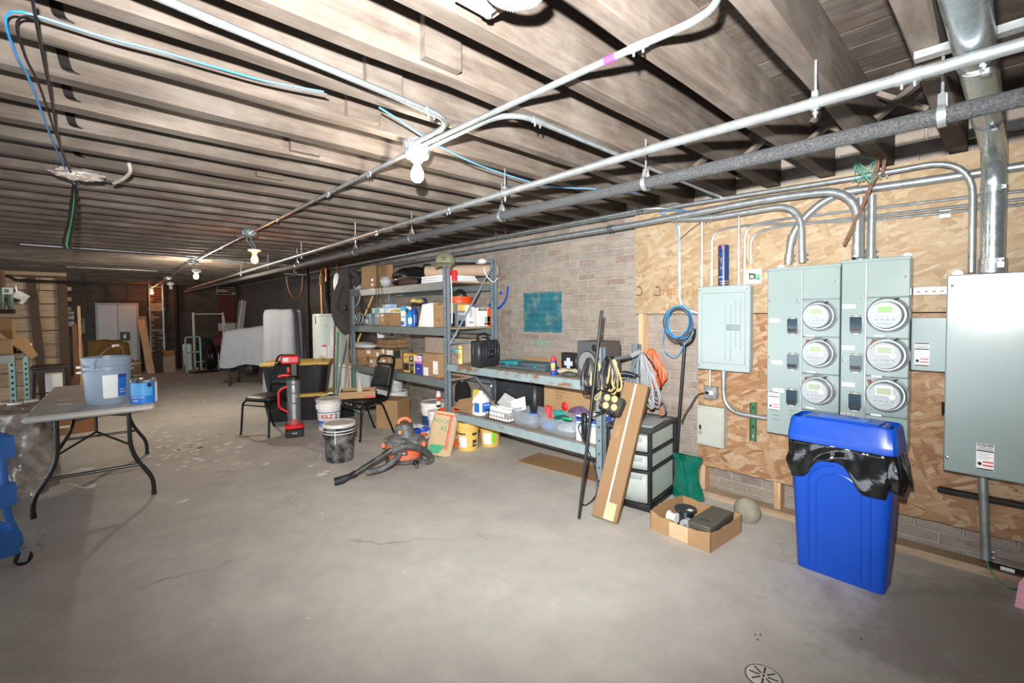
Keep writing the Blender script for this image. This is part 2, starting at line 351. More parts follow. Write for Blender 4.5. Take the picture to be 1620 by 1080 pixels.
# wood blocks between joists, where the photo shows them
def block(px, py, tilt=0, w=.15):
    p = at(px, py, z=ZC+.09); k = math.floor((p.y-.54)/.303); y1 = .54+.303*(k+1)-.076
    part('bridging_block', MB().box((0, 0, 0), (w, .03, .17), 0), JOIST, ceil_, label='short paler wood block nailed against the joist').location = (p.x, y1-.017, ZC+.1)
for p in ((697, 70), (590, 150), (495, 210), (440, 252), (600, 118)): block(*p)
def brace(px, py, py2=0):
    p = at(px, py, z=ZC+.1); k = math.floor((p.y-.54)/.303); ya = .54+.303*k+.004; yb = .54+.303*(k+1)-.079
    for s in (1, -1):
        a = V((p.x-.03*s, ya, ZC+.115+.08*s)); b = V((p.x-.03*s, yb, ZC+.115-.08*s)); L = (b-a).length
        o = part('bridging_strut', MB().box((0, 0, 0), (.045, L-.05, .022)), JOIST, ceil_, label='diagonal wood strut between two joists'); o.location = (a+b)/2; o.rotation_euler = (math.atan2(b.z-a.z, b.y-a.y), 0, 0)
for p in ((1420, 165), (1310, 205), (1180, 235), (1100, 255), (1040, 270)): brace(*p)
# right wall: brick, then the boarded part
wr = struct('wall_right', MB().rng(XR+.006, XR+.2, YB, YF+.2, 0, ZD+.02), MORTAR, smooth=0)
BL, BH, BJ, CH = .198, .0555, .0095, .0655
bms = []
for q in range(8):
    rr = random.Random(q+50); mb = MB(); mb.box((.012, 0, 0), (.03, BL, BH), .004)
    mb.v = [(x+rr.uniform(-.0015, .0015) if x > 0 else x+rr.uniform(-.003, .002), y+rr.uniform(-.002, .002), z+rr.uniform(-.002, .002)) for x, y, z in mb.v]
    mb.v = [(min(x, .004) if x > 0 else x, y, z) for x, y, z in mb.v]
    me = mb.mesh('brick', 25); me.materials.append(BRICK); bms.append(me)
bl = []; row = 0; z = BH/2+.006
while z < ZC+.2:
    y = -1.0+(row % 2)*(BL+BJ)/2+random.uniform(-.012, .012)
    while y < YF-.1:
        hid = (y < 1.99 and z > 1.42 and z < 2.2) or (y < 1.5 and .27 < z < 1.42)
        if not hid and y < 15.2: bl.append((y, z, (XR**2+y**2+(z-H)**2)**.5))
        y += BL+BJ
    z += CH; row += 1
bl.sort(key=lambda b: b[2])
vis = [b for b in bl if b[0] > -.15]
near = set(id(b) for b in vis[:300])
rest = MB()
for i, b in enumerate(bl):
    me = bms[i % 8]; dx = random.uniform(-.003, .005)
    if id(b) in near:
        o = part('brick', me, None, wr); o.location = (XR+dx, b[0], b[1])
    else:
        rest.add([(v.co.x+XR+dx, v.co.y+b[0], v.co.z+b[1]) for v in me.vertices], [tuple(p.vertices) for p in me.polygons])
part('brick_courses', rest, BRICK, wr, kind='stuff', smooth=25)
part('osb_panel', MB().rng(3.449, 3.461, -1.2, 2.152, 1.384, 2.225), OSB1, wr, smooth=0)
def ragged(y0, y1, zb, zt):
    n = 46; pts = [(y0+(y1-y0)*i/n, zb+random.uniform(-.003, .003)+.002*math.sin(i*.9)) for i in range(n+1)]
    return MB().prism(pts+[(y1, zt), (y0, zt)], 'x', 3.449, 3.461)
part('osb_panel', ragged(.962, 1.607, .235, 1.376), OSB2, wr, smooth=0, label='rust-tinged board with a ragged lower edge')
part('osb_panel', ragged(-1.2, .958, .222, 1.376), OSB2, wr, smooth=0, label='rust-tinged board behind the blue bin')
for y in (2.11, 1.58, 1.06, .46, -.2): part('stud', MB().rng(3.463, 3.545, y-.02, y+.02, .045, 1.383), PINE, wr, smooth=0)
part('nailing_rail', MB().rng(3.463, 3.545, -1.2, 2.13, 1.384, 1.42), PINEY, wr, smooth=0)
part('bottom_plate', MB().rng(3.44, 3.545, -1.2, 1.66, 0, .042), PINEY, wr, smooth=0)
# blue painted smile on the bricks
pts = [at(x, y, x=3.543) for x, y in ((804, 453), (803, 463), (800, 474), (795, 482), (789, 487), (783, 488.5))]
mb = MB().tube(spline(pts, 5), .013, 8); mb.v = [(3.5405+(x-3.543)*.12, y, z) for x, y, z in mb.v]
part('paint_mark', mb, M('1546c8', .6, rnd=0), wr, label='blue painted arc of a smile')
for c in ((792.5, 463), (775, 483)):
    p = at(*c, x=3.543); mb = MB().ball((0, 0, 0), .02, 10, 6); mb.v = [(3.5405+x*.08, p.y+y, p.z+z) for x, y, z in mb.v]
    part('paint_mark', mb, M('1546c8', .6, rnd=0), wr, label='blue painted dot')
# stencilled words and rust hooks on the osb
o_ = at(1047, 466, x=3.449)
for s_, px, sz in (('MIEI', 1062, .075), ('[1]', 1088, .08), ('IS', 1100, .06)):
    p = at(px, 462, x=3.4485); text(s_, sz, M('9a7448', .8, rnd=0), wr, p, '-x', sx=1.15)
for px in (1014, 1043):
    p = at(px, 455, x=3.449); part('coat_hook', MB().tube(spline([p+V((0, .02, .012)), p+V((-.03, .01, .005)), p+V((-.035, -.02, 0)), p+V((-.02, -.02, -.05)), p+V((-.045, .0, -.062)), p+V((-.05, .016, -.055))], 4), .004, 6), RUST, wr)
# back wall with piers, far door
wb = struct('wall_back', MB().rng(XL-.2, XR+.2, YF, YF+.2, 0, ZD+.02), M('403b36', .92, var=.3, scale=3, bump=.4), smooth=0)
def pier(xa, xb, za, zb, m, name, dy=.1, bricks=True, lab=None):
    part(name, MB().rng(xa, xb, YF-dy, YF, za, zb), m, wb, smooth=0, label=lab)
    if bricks:
        mb = MB(); z = za+.04; r = 0
        while z < zb-.03:
            x = xa-.05+(r % 2)*.1
            while x < xb:
                a, b = max(x, xa+.004), min(x+.2, xb-.004)
                if b-a > .03 and random.random() > .33: mb.rng(a, b, YF-dy-.012-random.random()*.006, YF-dy, z-.027, z+.027)
                x += .21
            z += .067; r += 1
        part('brick_courses', mb, M('4b352e', .9, var=.4, scale=9), wb, kind='stuff', smooth=0)
q0, q1 = at(239, 500, y=YF-.1), at(259, 500, y=YF-.1)
pier(q0.x, q1.x, 0, 2.2, M('8d857c', .9, var=.35, scale=5), 'chimney_pier', lab='pale-mortared brick pier')
q0, q1 = at(346, 500, y=YF-.1), at(372, 500, y=YF-.1)
pier(q0.x, q1.x, 0, 2.0, M('5a2d25', .9, var=.2), 'red_pier', bricks=False, lab='dark red painted pier')
pier(q0.x-.02, q1.x+.02, 2.0, 2.22, M('a39a92', .9, var=.3), 'pier_head', .11, lab='brick pier head with white mortar')
za, zb = at(355, 511, y=YF-.1).z, at(355, 523, y=YF-.1).z
part('white_band', MB().rng(q0.x-.005, q1.x+.005, YF-.108, YF, zb, za), M('b9b6b2', .8), wb, smooth=0, label='whitewashed band across the red pier')
mb = MB()
for r in range(11):
    x = XL
    while x < XR: mb.rng(x+.006, min(x+.394, XR), YF-.012-random.random()*.006, YF, r*.2+.006, r*.2+.192); x += .4
part('block_courses', mb, M('4a443e', .92, var=.35, scale=4, bump=.5), wb, kind='stuff', smooth=0)
struct('wall_front', MB().rng(XL, XR+.2, YB-.2, YB, 0, ZD+.02), M('8b8178', .92, var=.2, scale=4), smooth=0)
struct('left_light_baffle', MB().rng(XL-.2, XL, YB, YF, 1.05, ZD+.02), DECK, smooth=0)  # added out of view: hanging header that keeps world fill light off the ceiling
d0, d1 = at(150, 479, y=15.2), at(218.5, 479, y=15.2)
DT = d0.z
dr = struct('door_1', MB().rng(d0.x, d1.x, 15.14, 15.27, 0, DT), M('9fa2a4', .5), smooth=0)
dm = (d0.x+d1.x)/2
for xa, xb in ((d0.x+.05, dm-.006), (dm+.006, d1.x-.05)): part('door_leaf', MB().rng(xa, xb, 15.115, 15.15, .02, DT-.06, .004), M('b7b9ba', .42, var=.04), dr)
hp = at(190, 532, y=15.11)
part('handle_plate', MB().rng(dm+.03, dm+.22, 15.1, 15.115, hp.z-.11, hp.z+.11, .004), BLK, dr); part('door_handle', MB().rng(dm+.1, dm+.15, 15.07, 15.1, hp.z-.06, hp.z+.06, .008), CHROME, dr)
# ------------------------------------------------------------ lamps
GLOW = M('fff4e0', .4, emit=330, var=0, rnd=0); WARM = M('ff8420', .4, emit=110, var=0, rnd=0); GLOW3 = M('fff0d8', .4, emit=1500, var=0, rnd=0); WARM4 = M('ff8f30', .4, emit=160, var=0, rnd=0); PORC = M('f1efe9', .3, var=.03)
def bulb_lamp(name, label, x, y, zt, glow, power, col, wires=0, lit=True, drop=None, tilt=0):
    t = thing(name, label, 'lamp', (x, y, zt), group='bare bulbs along the ceiling')
    R = .066; oc = [(R*math.cos(PI/8+k*PI/4), R*math.sin(PI/8+k*PI/4)) for k in range(8)]
    mb = MB().prism(oc, 'z', -.06, 0)
    for k in range(8): a = k*PI/4; mb.box((R*.94*math.cos(a), R*.94*math.sin(a), -.03), (.012, .022, .03), .002, Euler((0, 0, a)))
    part('junction_box', mb, GALV, t, smooth=25)
    zo = -.062; par = t; ox = oy = 0
    if wires:
        ox, oy = .03, -.03
        for s in (-1, 1): part('wire', MB().tube(spline([(s*.01, 0, -.06), (s*.02-.01, -.01, -.06-wires*.35), (s*.015+.02, -.02, -.06-wires*.7), (ox+s*.008, oy, -.06-wires)], 6), .004, 6), M('8d8f92', .5), t)
        zo = -.062-wires
    h = MB().lathe([(.001, 0), (.056, 0), (.058, -.006), (.054, -.014), (.03, -.018), (.026, -.034), (.022, -.036), (.001, -.036)], 28)
    hp = part('lampholder', h, PORC, t); hp.location = (ox, oy, zo); hp.rotation_euler = (tilt, 0, 0)
    b = MB().lathe([(.013, -.034), (.0145, -.05), (.02, -.064), (.0285, -.083), (.0305, -.1), (.027, -.118), (.016, -.13), (.001, -.1335)], 24)
    part('bulb', b, glow, hp, label=None if lit else 'unlit bulb')
    return t
bulb_lamp('ceiling_lamp', 'bright white bulb on an octagonal box where three conduits meet', 1.235, 1.975, 2.233, GLOW, 9, (1, .95, .86))
p2 = at(395, 369, z=2.2); p3 = at(306, 415, y=8.2); p4 = at(240, 453, y=14.7); p5 = at(266, 438, y=11.6)
bulb_lamp('ceiling_lamp', 'warm glowing bulb hanging on grey wires from its box', p2.x, p2.y, 2.233, WARM, 6, (1, .6, .25), wires=.13)
bulb_lamp('ceiling_lamp', 'small white bulb hung crooked on a short wire, third along the ceiling', p3.x, p3.y, 2.233, GLOW3, 2.5, (1, .85, .6), wires=.1, tilt=.5)
bulb_lamp('ceiling_lamp', 'orange glowing lamp beside the brick pier at the far end', p4.x, p4.y, 2.16, WARM4, 2.5, (1, .5, .15))
bulb_lamp('ceiling_lamp', 'unlit lamp fitting just before the farthest orange lamp', p5.x, p5.y, 2.2, PORC, 0, (1, 1, 1), wires=.08, lit=False, tilt=-.6)
# ------------------------------------------------------------ conduits
def conduit(label, pts, r, m=None, bend=.12, n=10, coup=(), cat='conduit', name='conduit', caps=True, group=None):
    P = fillet(pts, bend, 8); t = thing(name, label, cat, P[0], group=group); o = V(P[0])
    part('tube', MB().tube([p-o for p in P], r, n), m or GALV, t)
    for c in coup:
        c = V(c); i = min(range(len(P)-1), key=lambda i: ((P[i]+P[i+1])/2-c).length); d = (P[i+1]-P[i]); L = d.length; d.normalize(); c = P[i]+d*max(0, min(L, (c-P[i]).dot(d)))
        mb = MB().tube([c-o-d*.03, c-o+d*.03], r*1.16, n)
        sd = d.cross(V((0, 0, 1))); sd = sd.normalized() if sd.length > .1 else V((0, -1, 0))
        for s in (-.015, .015): mb.tube([c-o+d*s-V((0, 0, r)), c-o+d*s-V((0, 0, r*1.16+.012))], .004, 6) if abs(d.z) < .7 else mb.tube([c-o+d*s+sd*r, c-o+d*s+sd*(r*1.16+.01)], .004, 6)
        part('coupling', mb, GALV, t)
    return t
lx, ly, lz = 1.235, 1.975, 2.204
conduit('galvanised conduit crossing the joists from top left to the nearest lamp', [(-2.3, 1.18, lz), (1.192, 1.604, lz), (1.192, ly-.06, lz)], .0118, bend=.13, coup=[at(497, 96, z=lz)])
conduit('galvanised conduit from the nearest lamp towards the camera, ending in an upward bend', [(1.235, ly-.066, lz), (1.262, 1.04, lz), (1.268, .80, lz), (1.31, .63, 2.222), (1.345, .575, 2.26), (1.36, .57, 2.4)], .0118, bend=.09, coup=[at(1006, 70, z=lz)])
conduit('galvanised conduit bending right beside the nearest lamp towards the boarded wall', [(1.277, ly-.06, lz), (1.283, 1.365, lz), (3.4, 1.405, lz)], .0118, bend=.16, coup=[(1.9, 1.378, lz)])
conduit('conduit linking the nearest lamp to the hanging warm bulb', [(1.243, ly+.066, lz), (p2.x, p2.y-.066, 2.204)], .0115, coup=[(1.27, 3.1, lz), (1.29, 4.2, lz), (1.25, 2.5, lz)])
conduit('conduit beyond the warm hanging bulb', [(p2.x, p2.y+.066, 2.204), (p3.x, p3.y-.066, 2.204)], .0115, coup=[(p2.x, 6.3, lz)])
conduit('farthest stretch of the lamp conduit', [(p3.x, p3.y+.066, 2.204), (p5.x, p5.y-.07, 2.175)], .0115)
conduit('last conduit to the orange lamp', [(p5.x, p5.y+.07, 2.17), (p4.x, p4.y-.07, 2.13)], .0115)
def up(px, py, z): p = at(px, py, z=z); return (p.x, p.y, z)
ax_ = [(1.869, -.7), (1.85, .45), (1.83, .92), (1.88, 3.37), (2.0, 8.0), (2.17, 14.6)]
conduit('long large galvanised conduit hung on rods from the joists', [(x, y, 2.1) for x, y in ax_], .0185, bend=.3, n=12, coup=[(1.86, .13, 2.1), (1.85, 2.6, 2.1), (1.9, 4.6, 2.1), (1.98, 7.4, 2.1)])
in_ = [(2.10, -.8), (2.07, 1.05), (2.04, 2.4), (2.08, 4.0), (2.1, 8), (2.1, 14.5)]
FOAM = NT('foam_insulation'); _f = FOAM.noise(FOAM.obj(), 130, 4, .8); FOAM.l(FOAM.ramp(_f, [(.35, lin('2f3032')), (.62, lin('5c5e60')), (.75, lin('9a9ca0'))]), FOAM.b.inputs['Base Color']); FOAM.set(Roughness=.6); FOAM.bump(_f, .9, .012); FOAM = FOAM.m
ip = thing('insulated_pipe', 'black foam insulated pipe running the length of the ceiling', 'pipe', (2.1, -.8, 2.03))
part('insulation', MB().tube([V((x-2.1, y+.8, 0)) for x, y in in_], .0285, 16), FOAM, ip)
def inx(y, L=in_):
    for (a, b), (c, d) in zip(L, L[1:]):
        if b <= y <= d: return a+(c-a)*(y-b)/(d-b)
for lab, y in zip(('nearest', 'second', 'third', 'fourth', 'fifth', 'farthest'), (.16, 1.23, 2.26, 3.4, 4.5, 6.2)):
    x = inx(y); t = thing('pipe_hanger', lab+' teardrop clevis hanger holding the black insulated pipe', 'hanger', (x, y, 2.03), group='clevis hangers on the insulated pipe')
    part('rod', MB().cyl((0, 0, .068), (0, 0, .213), .0045, n=8), GALV, t)
    ring = [(.034*math.sin(a), .034*-math.cos(a)) for a in [(-150+300*k/16)*PI/180 for k in range(17)]]
    mb = MB()
    for (a, b), (c, d) in zip(ring, ring[1:]): mb.add([(a, -.011, b), (c, -.011, d), (c, .011, d), (a, .011, b), (a*1.08, -.011, b*1.08), (c*1.08, -.011, d*1.08), (c*1.08, .011, d*1.08), (a*1.08, .011, b*1.08)], [(0, 1, 2, 3), (7, 6, 5, 4), (0, 4, 5, 1), (3, 2, 6, 7)])
    for s in (-1, 1): mb.box((s*.012, 0, .048), (.005, .022, .045), 0, Euler((0, s*-.28, 0)))
    mb.cyl((0, 0, .058), (0, 0, .072), .009, n=6); part('strap', mb, GALV, t)
for lab, y in zip(('nearest', 'second', 'third', 'fourth', 'fifth', 'farthest'), (.46, 2.02, 4.1, 5.6, 7.0, 8.6)):
    x = inx(y, ax_); t = thing('conduit_hanger', lab+' threaded rod and clamp holding the long large conduit', 'hanger', (x, y, 2.1), group='rod hangers on the long conduit')
    part('rod', MB().cyl((0, 0, .02), (0, 0, .142), .0045, n=8), GALV, t)
    part('clamp', MB().lathe([(.020, -.012), (.0235, -.012), (.0235, .012), (.020, .012)], 16, M=Matrix.Rotation(PI/2, 3, 'X')).box((0, 0, .03), (.024, .02, .018), .002).cyl((0, 0, -.02), (0, 0, -.05), .0045, n=8).cyl((0, 0, -.03), (0, 0, -.038), .009, n=6), GALV, t)
# runs along the boarded wall
XB = 3.36
def wp(x, *pp): return [at(a, b, x=x) for a, b in pp]
q = at(1537, 428, x=XB)
conduit('conduit rising from the large cabinet and bending along the wall', [(XB, q.y, 1.585), (XB, q.y+.003, 2.175), (XB, .6, 2.17), (XB, 1.2, 2.187), (XB, 2.2, 2.207), (XB, 14.5, 2.215)], .0155, bend=.2, n=12, coup=[at(1398, 272, x=XB), (XB, 2.9, 2.2), (XB, 3.6, 2.2), (XB, 5.2, 2.2)])
conduit('second conduit of the pair that turns into the wall beside the brick', [(3.27, 14.2, 2.2), (3.27, 1.86, 2.2), (3.5, 1.7, 2.17)], .0118, bend=.2, coup=[(3.27, 3.1, 2.2), (3.27, 5.0, 2.2)])
XC = 3.305
c = wp(XC, (1356, 404), (1350, 352), (1303, 312), (1245, 309), (1090, 339), (1000, 354), (800, 390))
z0 = 1.70
conduit('thick conduit arching from the right meter stack along the wall', [(XC, c[0].y, z0), (XC, c[0].y, 2.1), (XC, c[3].y+.1, 2.125), (XC, c[5].y, 2.1), (XC, 9.0, 2.1)], .0245, bend=.2, n=14, coup=[(XC, 1.72, 2.11), (XC, 2.9, 2.1), (XC, 3.7, 2.1), (XC, c[0].y, 1.73)])
XD = 3.362
c = wp(XD, (1269, 416), (1265, 352), (1215, 328), (1120, 345))
conduit('thick conduit arching from the left meter stack', [(XD, c[0].y, z0), (XD, c[0].y+.01, 2.075), (XD, c[3].y, 2.068), (XD, 1.80, 2.112)], .0215, bend=.17, n=14, coup=[(XD, c[0].y, 1.735), (XD, 1.5, 2.066)])
XE = 3.417
c = wp(XE, (1247, 415), (1255, 360), (1330, 300), (1450, 285), (1620, 267))
conduit('thick conduit bending right above the meters and passing behind the duct', [(XE, c[0].y, z0), (XE, c[0].y-.02, 1.92), (XE, c[2].y+.06, 2.115), (XE, c[3].y, 2.1), (XE, -.7, 2.09)], .0235, bend=.16, n=14, coup=[(XE, c[0].y, 1.74), (XE, c[0].y-.01, 1.86), (XE, .66, 2.115)])
for px in (1361, 1378):
    p = at(px, 404, x=3.38 if px > 1370 else 3.4); conduit('short upright conduit above the right meter stack, '+('left' if px < 1370 else 'right')+' one of two', [(p.x, p.y, z0), (p.x, p.y, 2.06)], .0205, n=14, coup=[(p.x, p.y, 1.72)], group='short uprights above the right meter stack')
XS = 3.436
def sm(label, pts, bend=.12, r=.0085, coup=()): conduit(label, pts, r, bend=bend, n=8, coup=coup)
def yz(px, py, x=XS): p = at(px, py, x=x); return p
a = yz(1112, 455); sm('slim conduit running straight up from the left side of the breaker panel', [(XS-.02, a.y, 1.585), (XS-.02, a.y, 2.06)])
a = yz(1170, 455); sm('slim straight conduit just right of the blue tube', [(XS-.02, a.y, 1.585), (XS-.02, a.y, 2.06)])
a = yz(1126, 455); b = yz(1160, 360); e = yz(1620, 331)
sm('slim conduit bending right above the blue tube, lowest long run across the boards', [(XS, a.y, 1.585), (XS, a.y, b.z-.0), (XS, b.y-.1, b.z+.004), (XS, .55, 1.925), (XS, -.7, 1.90)], .1)
a = yz(1178, 452); b = yz(1215, 345)
sm('slim conduit turning right in a tight bend, upper long run', [(XS, a.y, 1.585), (XS, a.y, 1.99), (XS, a.y-.2, 2.005), (XS, -.7, 1.965)], .1)
a = yz(1187, 425); b = yz(1225, 360)
sm('slim conduit bending from the picture card, middle of the three runs', [(XS, a.y, 1.72), (XS, a.y, 1.93), (XS, a.y-.17, 1.96), (XS, .55, 1.96-.012), (XS, -.7, 1.93)], .1)
p = at(1145, 592, x=3.40); e = at(1212, 660, x=3.40)
conduit('fat conduit sweeping from the breaker panel down to the left meter stack', [(3.40, p.y, .975), (3.40, p.y, e.z), (3.40, 1.077, e.z-.005)], .0165, bend=.24, n=14, coup=[(3.40, p.y, .95)])
p = at(1078, 350, x=3.43); e = at(1086, 485, x=3.43)
conduit('white slim conduit dropping to the left side of the breaker panel', [(3.43, p.y+.02, 2.06), (3.43, p.y+.01, at(1078, 486, x=3.43).z), (3.42, 1.575, at(1100, 497, x=3.42).z)], .0085, m=M('d6d9da', .35), bend=.14, n=8)
p = at(1123, 600, x=3.43); conduit('very slim conduit between breaker panel and outlet', [(3.43, p.y, .975), (3.43, p.y, at(1123, 611, x=3.43).z)], .007, n=8)
p = at(1559, 762, x=3.38); e = at(1560, 880, x=3.40)
conduit('upright conduit below the large cabinet with a green ground wire', [(3.39, e.y+.02, .565), (3.39, e.y, .115)], .019, m=GALVD, n=14, coup=[(3.39, e.y, .14)])
# far conduits across the ceiling
for lab, (x0, y0), (x1, y1), yy in (('far conduit across the joists left of the warm bulb', (32, 385), (385, 420), 7.6), ('thin far conduit across the joists by the plank partition', (105, 432), (250, 441), 10.5), ('farthest thin conduit before the orange lamp', (195, 454), (238, 457), 13.6)):
    a, b = at(x0, y0, y=yy), at(x1, y1, y=yy); z = 2.227; conduit(lab, [(a.x, yy, z), (b.x, yy+.1, z)], .012)
a = at(325, 424, y=7.6); b = at(450, 432, y=7.4); conduit('far conduit across the joists right of the warm bulb', [(a.x+.1, 7.72, 2.19), (2.4, 7.6, 2.17)], .014)
# ------------------------------------------------------------ duct and strut
DX = 3.31; q = at(1571, 425, x=DX); DY = q.y+.004; DZ = 2.165; DR_ = .0465
t = thing('vertical_duct', 'large round galvanised duct rising from the big cabinet and turning along the joists', 'duct', (DX, DY, 1.575))
P = fillet([(0, 0, 0), (0, 0, DZ-1.575), (-3.2, .05, DZ-1.575)], .2, 10); part('pipe', MB().tube(P, DR_, 28), m_metal('bright_duct', 'aab4b6', .25, .08, metal=.8), t)
part('collar', MB().lathe([(.0475, 0), (.0535, 0), (.0535, .07), (.0475, .07)], 28).box((-.05, -.03, .045), (.016, .03, .05), .004).cyl((-.058, -.036, .055), (-.064, -.04, .055), .006, n=8).cyl((-.055, -.02, .055), (-.062, -.022, .055), .006, n=8), GALV, t)
z = at(1572, 228, x=DX).z-1.575
for c, R_ in (((0, 0, min(z, .4)), Matrix.Identity(3)), ((-.62, .01, DZ-1.575), Matrix.Rotation(PI/2, 3, 'Y')), ((-1.28, .02, DZ-1.575), Matrix.Rotation(PI/2, 3, 'Y'))):
    mb = MB().lathe([(.0465, -.004), (.0495, -.004), (.0495, .004), (.0465, .004)], 28, c, R_).lathe([(.0465, .018), (.0495, .018), (.0495, .024), (.0465, .024)], 28, c, R_)
    k = V(c)+(V((-.044, -.034, .008)) if R_ == Matrix.Identity(3) else V((0, -.02, -.05))); mb.box(k, (.022, .022, .022), .003).cyl(k+V((-.016, .01, 0)), k+V((.016, -.01, 0)), .005, n=8); part('strap_clamp', mb, GALV, t)
STRUT = [(-.02, -.02), (.02, -.02), (.02, .02), (.012, .02), (.012, .014), (.0165, .014), (.0165, -.0165), (-.0165, -.0165), (-.0165, .014), (-.012, .014), (-.012, .02), (-.02, .02)]
def strut(label, a, b, rx, m=GALV, holes=0):
    a = V(a); b = V(b); L = (b-a).length; t = thing('strut_channel', label, 'strut', (a+b)/2); d = (b-a).normalized()
    mb = MB().prism(STRUT, 'y', -L/2, L/2); o = part('channel', mb, m, t, smooth=0)
    o.rotation_euler = (d.to_track_quat('Y', 'Z')).to_euler() if not isinstance(rx, float) else (rx, 0, 0)
    for i in range(holes): 
        pass
    return t, o
p = at(1447, 92, z=2.226); e = at(1618, 45, z=2.226); t, o = strut('bright strut channel under the joists behind the top of the duct', (p.x, p.y, 2.2265), (p.x+.0, e.y-.1, 2.2265), None); o.scale = (1, 1, .6)
p = at(1515, 216, x=3.39); e = at(1620, 198, x=3.39); strut('bright strut channel behind the duct just above the boards', (3.40, p.y, p.z), (3.40, e.y-.2, p.z), None)
p = at(1439, 461, x=3.43); t, o = strut('perforated strut channel between the meters and the large cabinet', (3.428, .365, p.z), (3.428, .225, p.z), None, GALVD)
part('plate', MB().rng(-.021, -.019, -.07, .07, -.02, .02), GALVD, t, smooth=0)
for k in range(4): part('slot', MB().box((-.0215, -.048+.032*k, -.004), (.001, .014, .009)), M('8f7a60', .8), t, smooth=0)
p = at(1192, 637, x=3.43); e = at(1190, 697, x=3.43)
t = thing('green_strut', 'short green perforated strut upright under the breaker panel conduit', 'strut', (3.432, p.y, e.z))
mb = MB(); h = p.z-e.z
for s in (-1, 1): mb.box((-.008, s*.0175, h/2), (.026, .005, h))
mb.box((.0, 0, h/2), (.006, .03, h)); part('channel', mb, M('3c6b4a', .45, .2), t, smooth=0)
for k in range(4): part('slot', MB().box((-.0045, 0, h*(k+.5)/4), (.003, .012, .024), 0), INK if k != 0 else CHROME, t, label='dark slot' if k else 'bright bolt head')
# rusty perforated strap, green wires
p = [at(x, y, x=xx) for x, y, xx in ((1388, 243, 3.22), (1386, 272, 3.22), (1362, 330, 3.26), (1335, 388, 3.28))]
def ribbon(mb, pts, w, wd, th=.002):
    pts = [V(q) for q in pts]; wd = V(wd).normalized()
    for a, b in zip(pts, pts[1:]):
        n = (b-a).cross(wd).normalized()*th; mb.add([a-wd*w, a+wd*w, b+wd*w, b-wd*w, a-wd*w+n, a+wd*w+n, b+wd*w+n, b-wd*w+n], [(0, 1, 2, 3), (7, 6, 5, 4), (0, 4, 5, 1), (2, 6, 7, 3), (1, 5, 6, 2), (0, 3, 7, 4)])
    return mb
t = thing('perforated_strap', 'rusty perforated metal strap dangling over the arched conduits', 'strap')
part('band', ribbon(MB(), spline(p, 5), .0095, (.3, 1, .35)), RUST, t)
for f in (.1, .22, .34, .46, .58, .7, .82, .92):
    sp = spline(p, 8); c = sp[int(f*(len(sp)-1))]; part('hole', MB().ball(c+V((-.0015, 0, 0)), .0035, 6, 4), INK, t)
p = [at(x, y, x=3.24) for x, y in ((1400, 250), (1396, 275))]; part('second_tail', ribbon(MB(), [p[0]+V((0, 0, .01)), (p[0]+p[1])/2, p[1]], .0095, (.3, 1, -.3)), RUST, t)
for k, (px, ya, yb) in enumerate(((784, 352, 376), (799, 350, 370))):
    a, b = at(px, ya, x=3.16), at(px+1, yb, x=3.16); tt = thing('rusty_strap', ('left' if k == 0 else 'right')+' one of two short rusty straps hanging above the brick wall conduits', 'strap', a, group='short rusty straps'); part('band', ribbon(MB(), [(0, 0, 2.243-a.z), tuple(b-a)], .011, (0, 1, 0), .003), RUST, tt)
mk = at(1016, 63, z=2.204); part('magenta_tag', MB().tube([(1.267-1.235, .86-1.909, 0), (1.266-1.235, .9-1.909, 0)], .0125, 10), M('d83aa0', .5, rnd=0), [o for o in bpy.data.objects if o.get('label', '').startswith('galvanised conduit from the nearest lamp towards')][0])
t = thing('wire_bundle', 'tangle of thin green wires above the meters', 'wires'); rr = random.Random(3)
for k in range(5):
    a = at(1350+rr.uniform(-5, 18), 262+rr.uniform(-8, 8), x=3.22); mm = [at(1345+rr.uniform(0, 45), 262+rr.uniform(-14, 30), x=3.22+rr.uniform(-.03, .03)) for _ in range(4)]
    part('wire', MB().tube(spline([a]+mm, 6), .0024, 5), M('5d9484', .45), t)
t = thing('flexible_conduit', 'loop of grey corrugated flexible conduit at the top of the picture', 'conduit')
cc = [at(770, -28, z=2.2), at(783, -4, z=2.2), at(812, 8, z=2.2), at(842, 2, z=2.2), at(857, -18, z=2.2)]; P = spline(cc, 16); part('corrugated_tube', MB().tube(P, [.0135 if i % 2 else .0165 for i in range(len(P))], 12), GALVD, t, smooth=60)
p = at(763, 3, z=2.236); t = thing('cover_plate', 'dusty plate with a bracket screwed to a joist by the flexible conduit', 'plate', (p.x, p.y, 2.2345)); part('plate', MB().box((0, 0, 0), (.13, .085, .006), .002), M('8d7668', .8), t); part('bracket', MB().box((.02, 0, -.012), (.03, .05, .018), .006).cyl((.02, 0, -.02), (.02, 0, -.03), .01, n=10), GALVD, t)
# iron stirrups under the left joists
for lab, px, py in (('nearest', 92, 27), ('second', 104, 110), ('third', 109, 155), ('fourth', 114, 198), ('fifth and farthest', 121, 245)):
    for k in range(-2, 16):
        p = at(px, py, y=.54+.303*k-.078)
        if ZC < p.z < ZD-.02: break
    t = thing('iron_hook', lab+' black iron strap hook on the left-hand joists', 'hook', (p.x, p.y, p.z), group='black iron hooks on the left joists'); part('strap', ribbon(MB(), spline([(-.012, 0, .085), (-.004, -.002, .03), (.004, -.004, 0), (.02, -.016, -.012)], 4), .015, (1, .1, 0), .004), IRON, t)
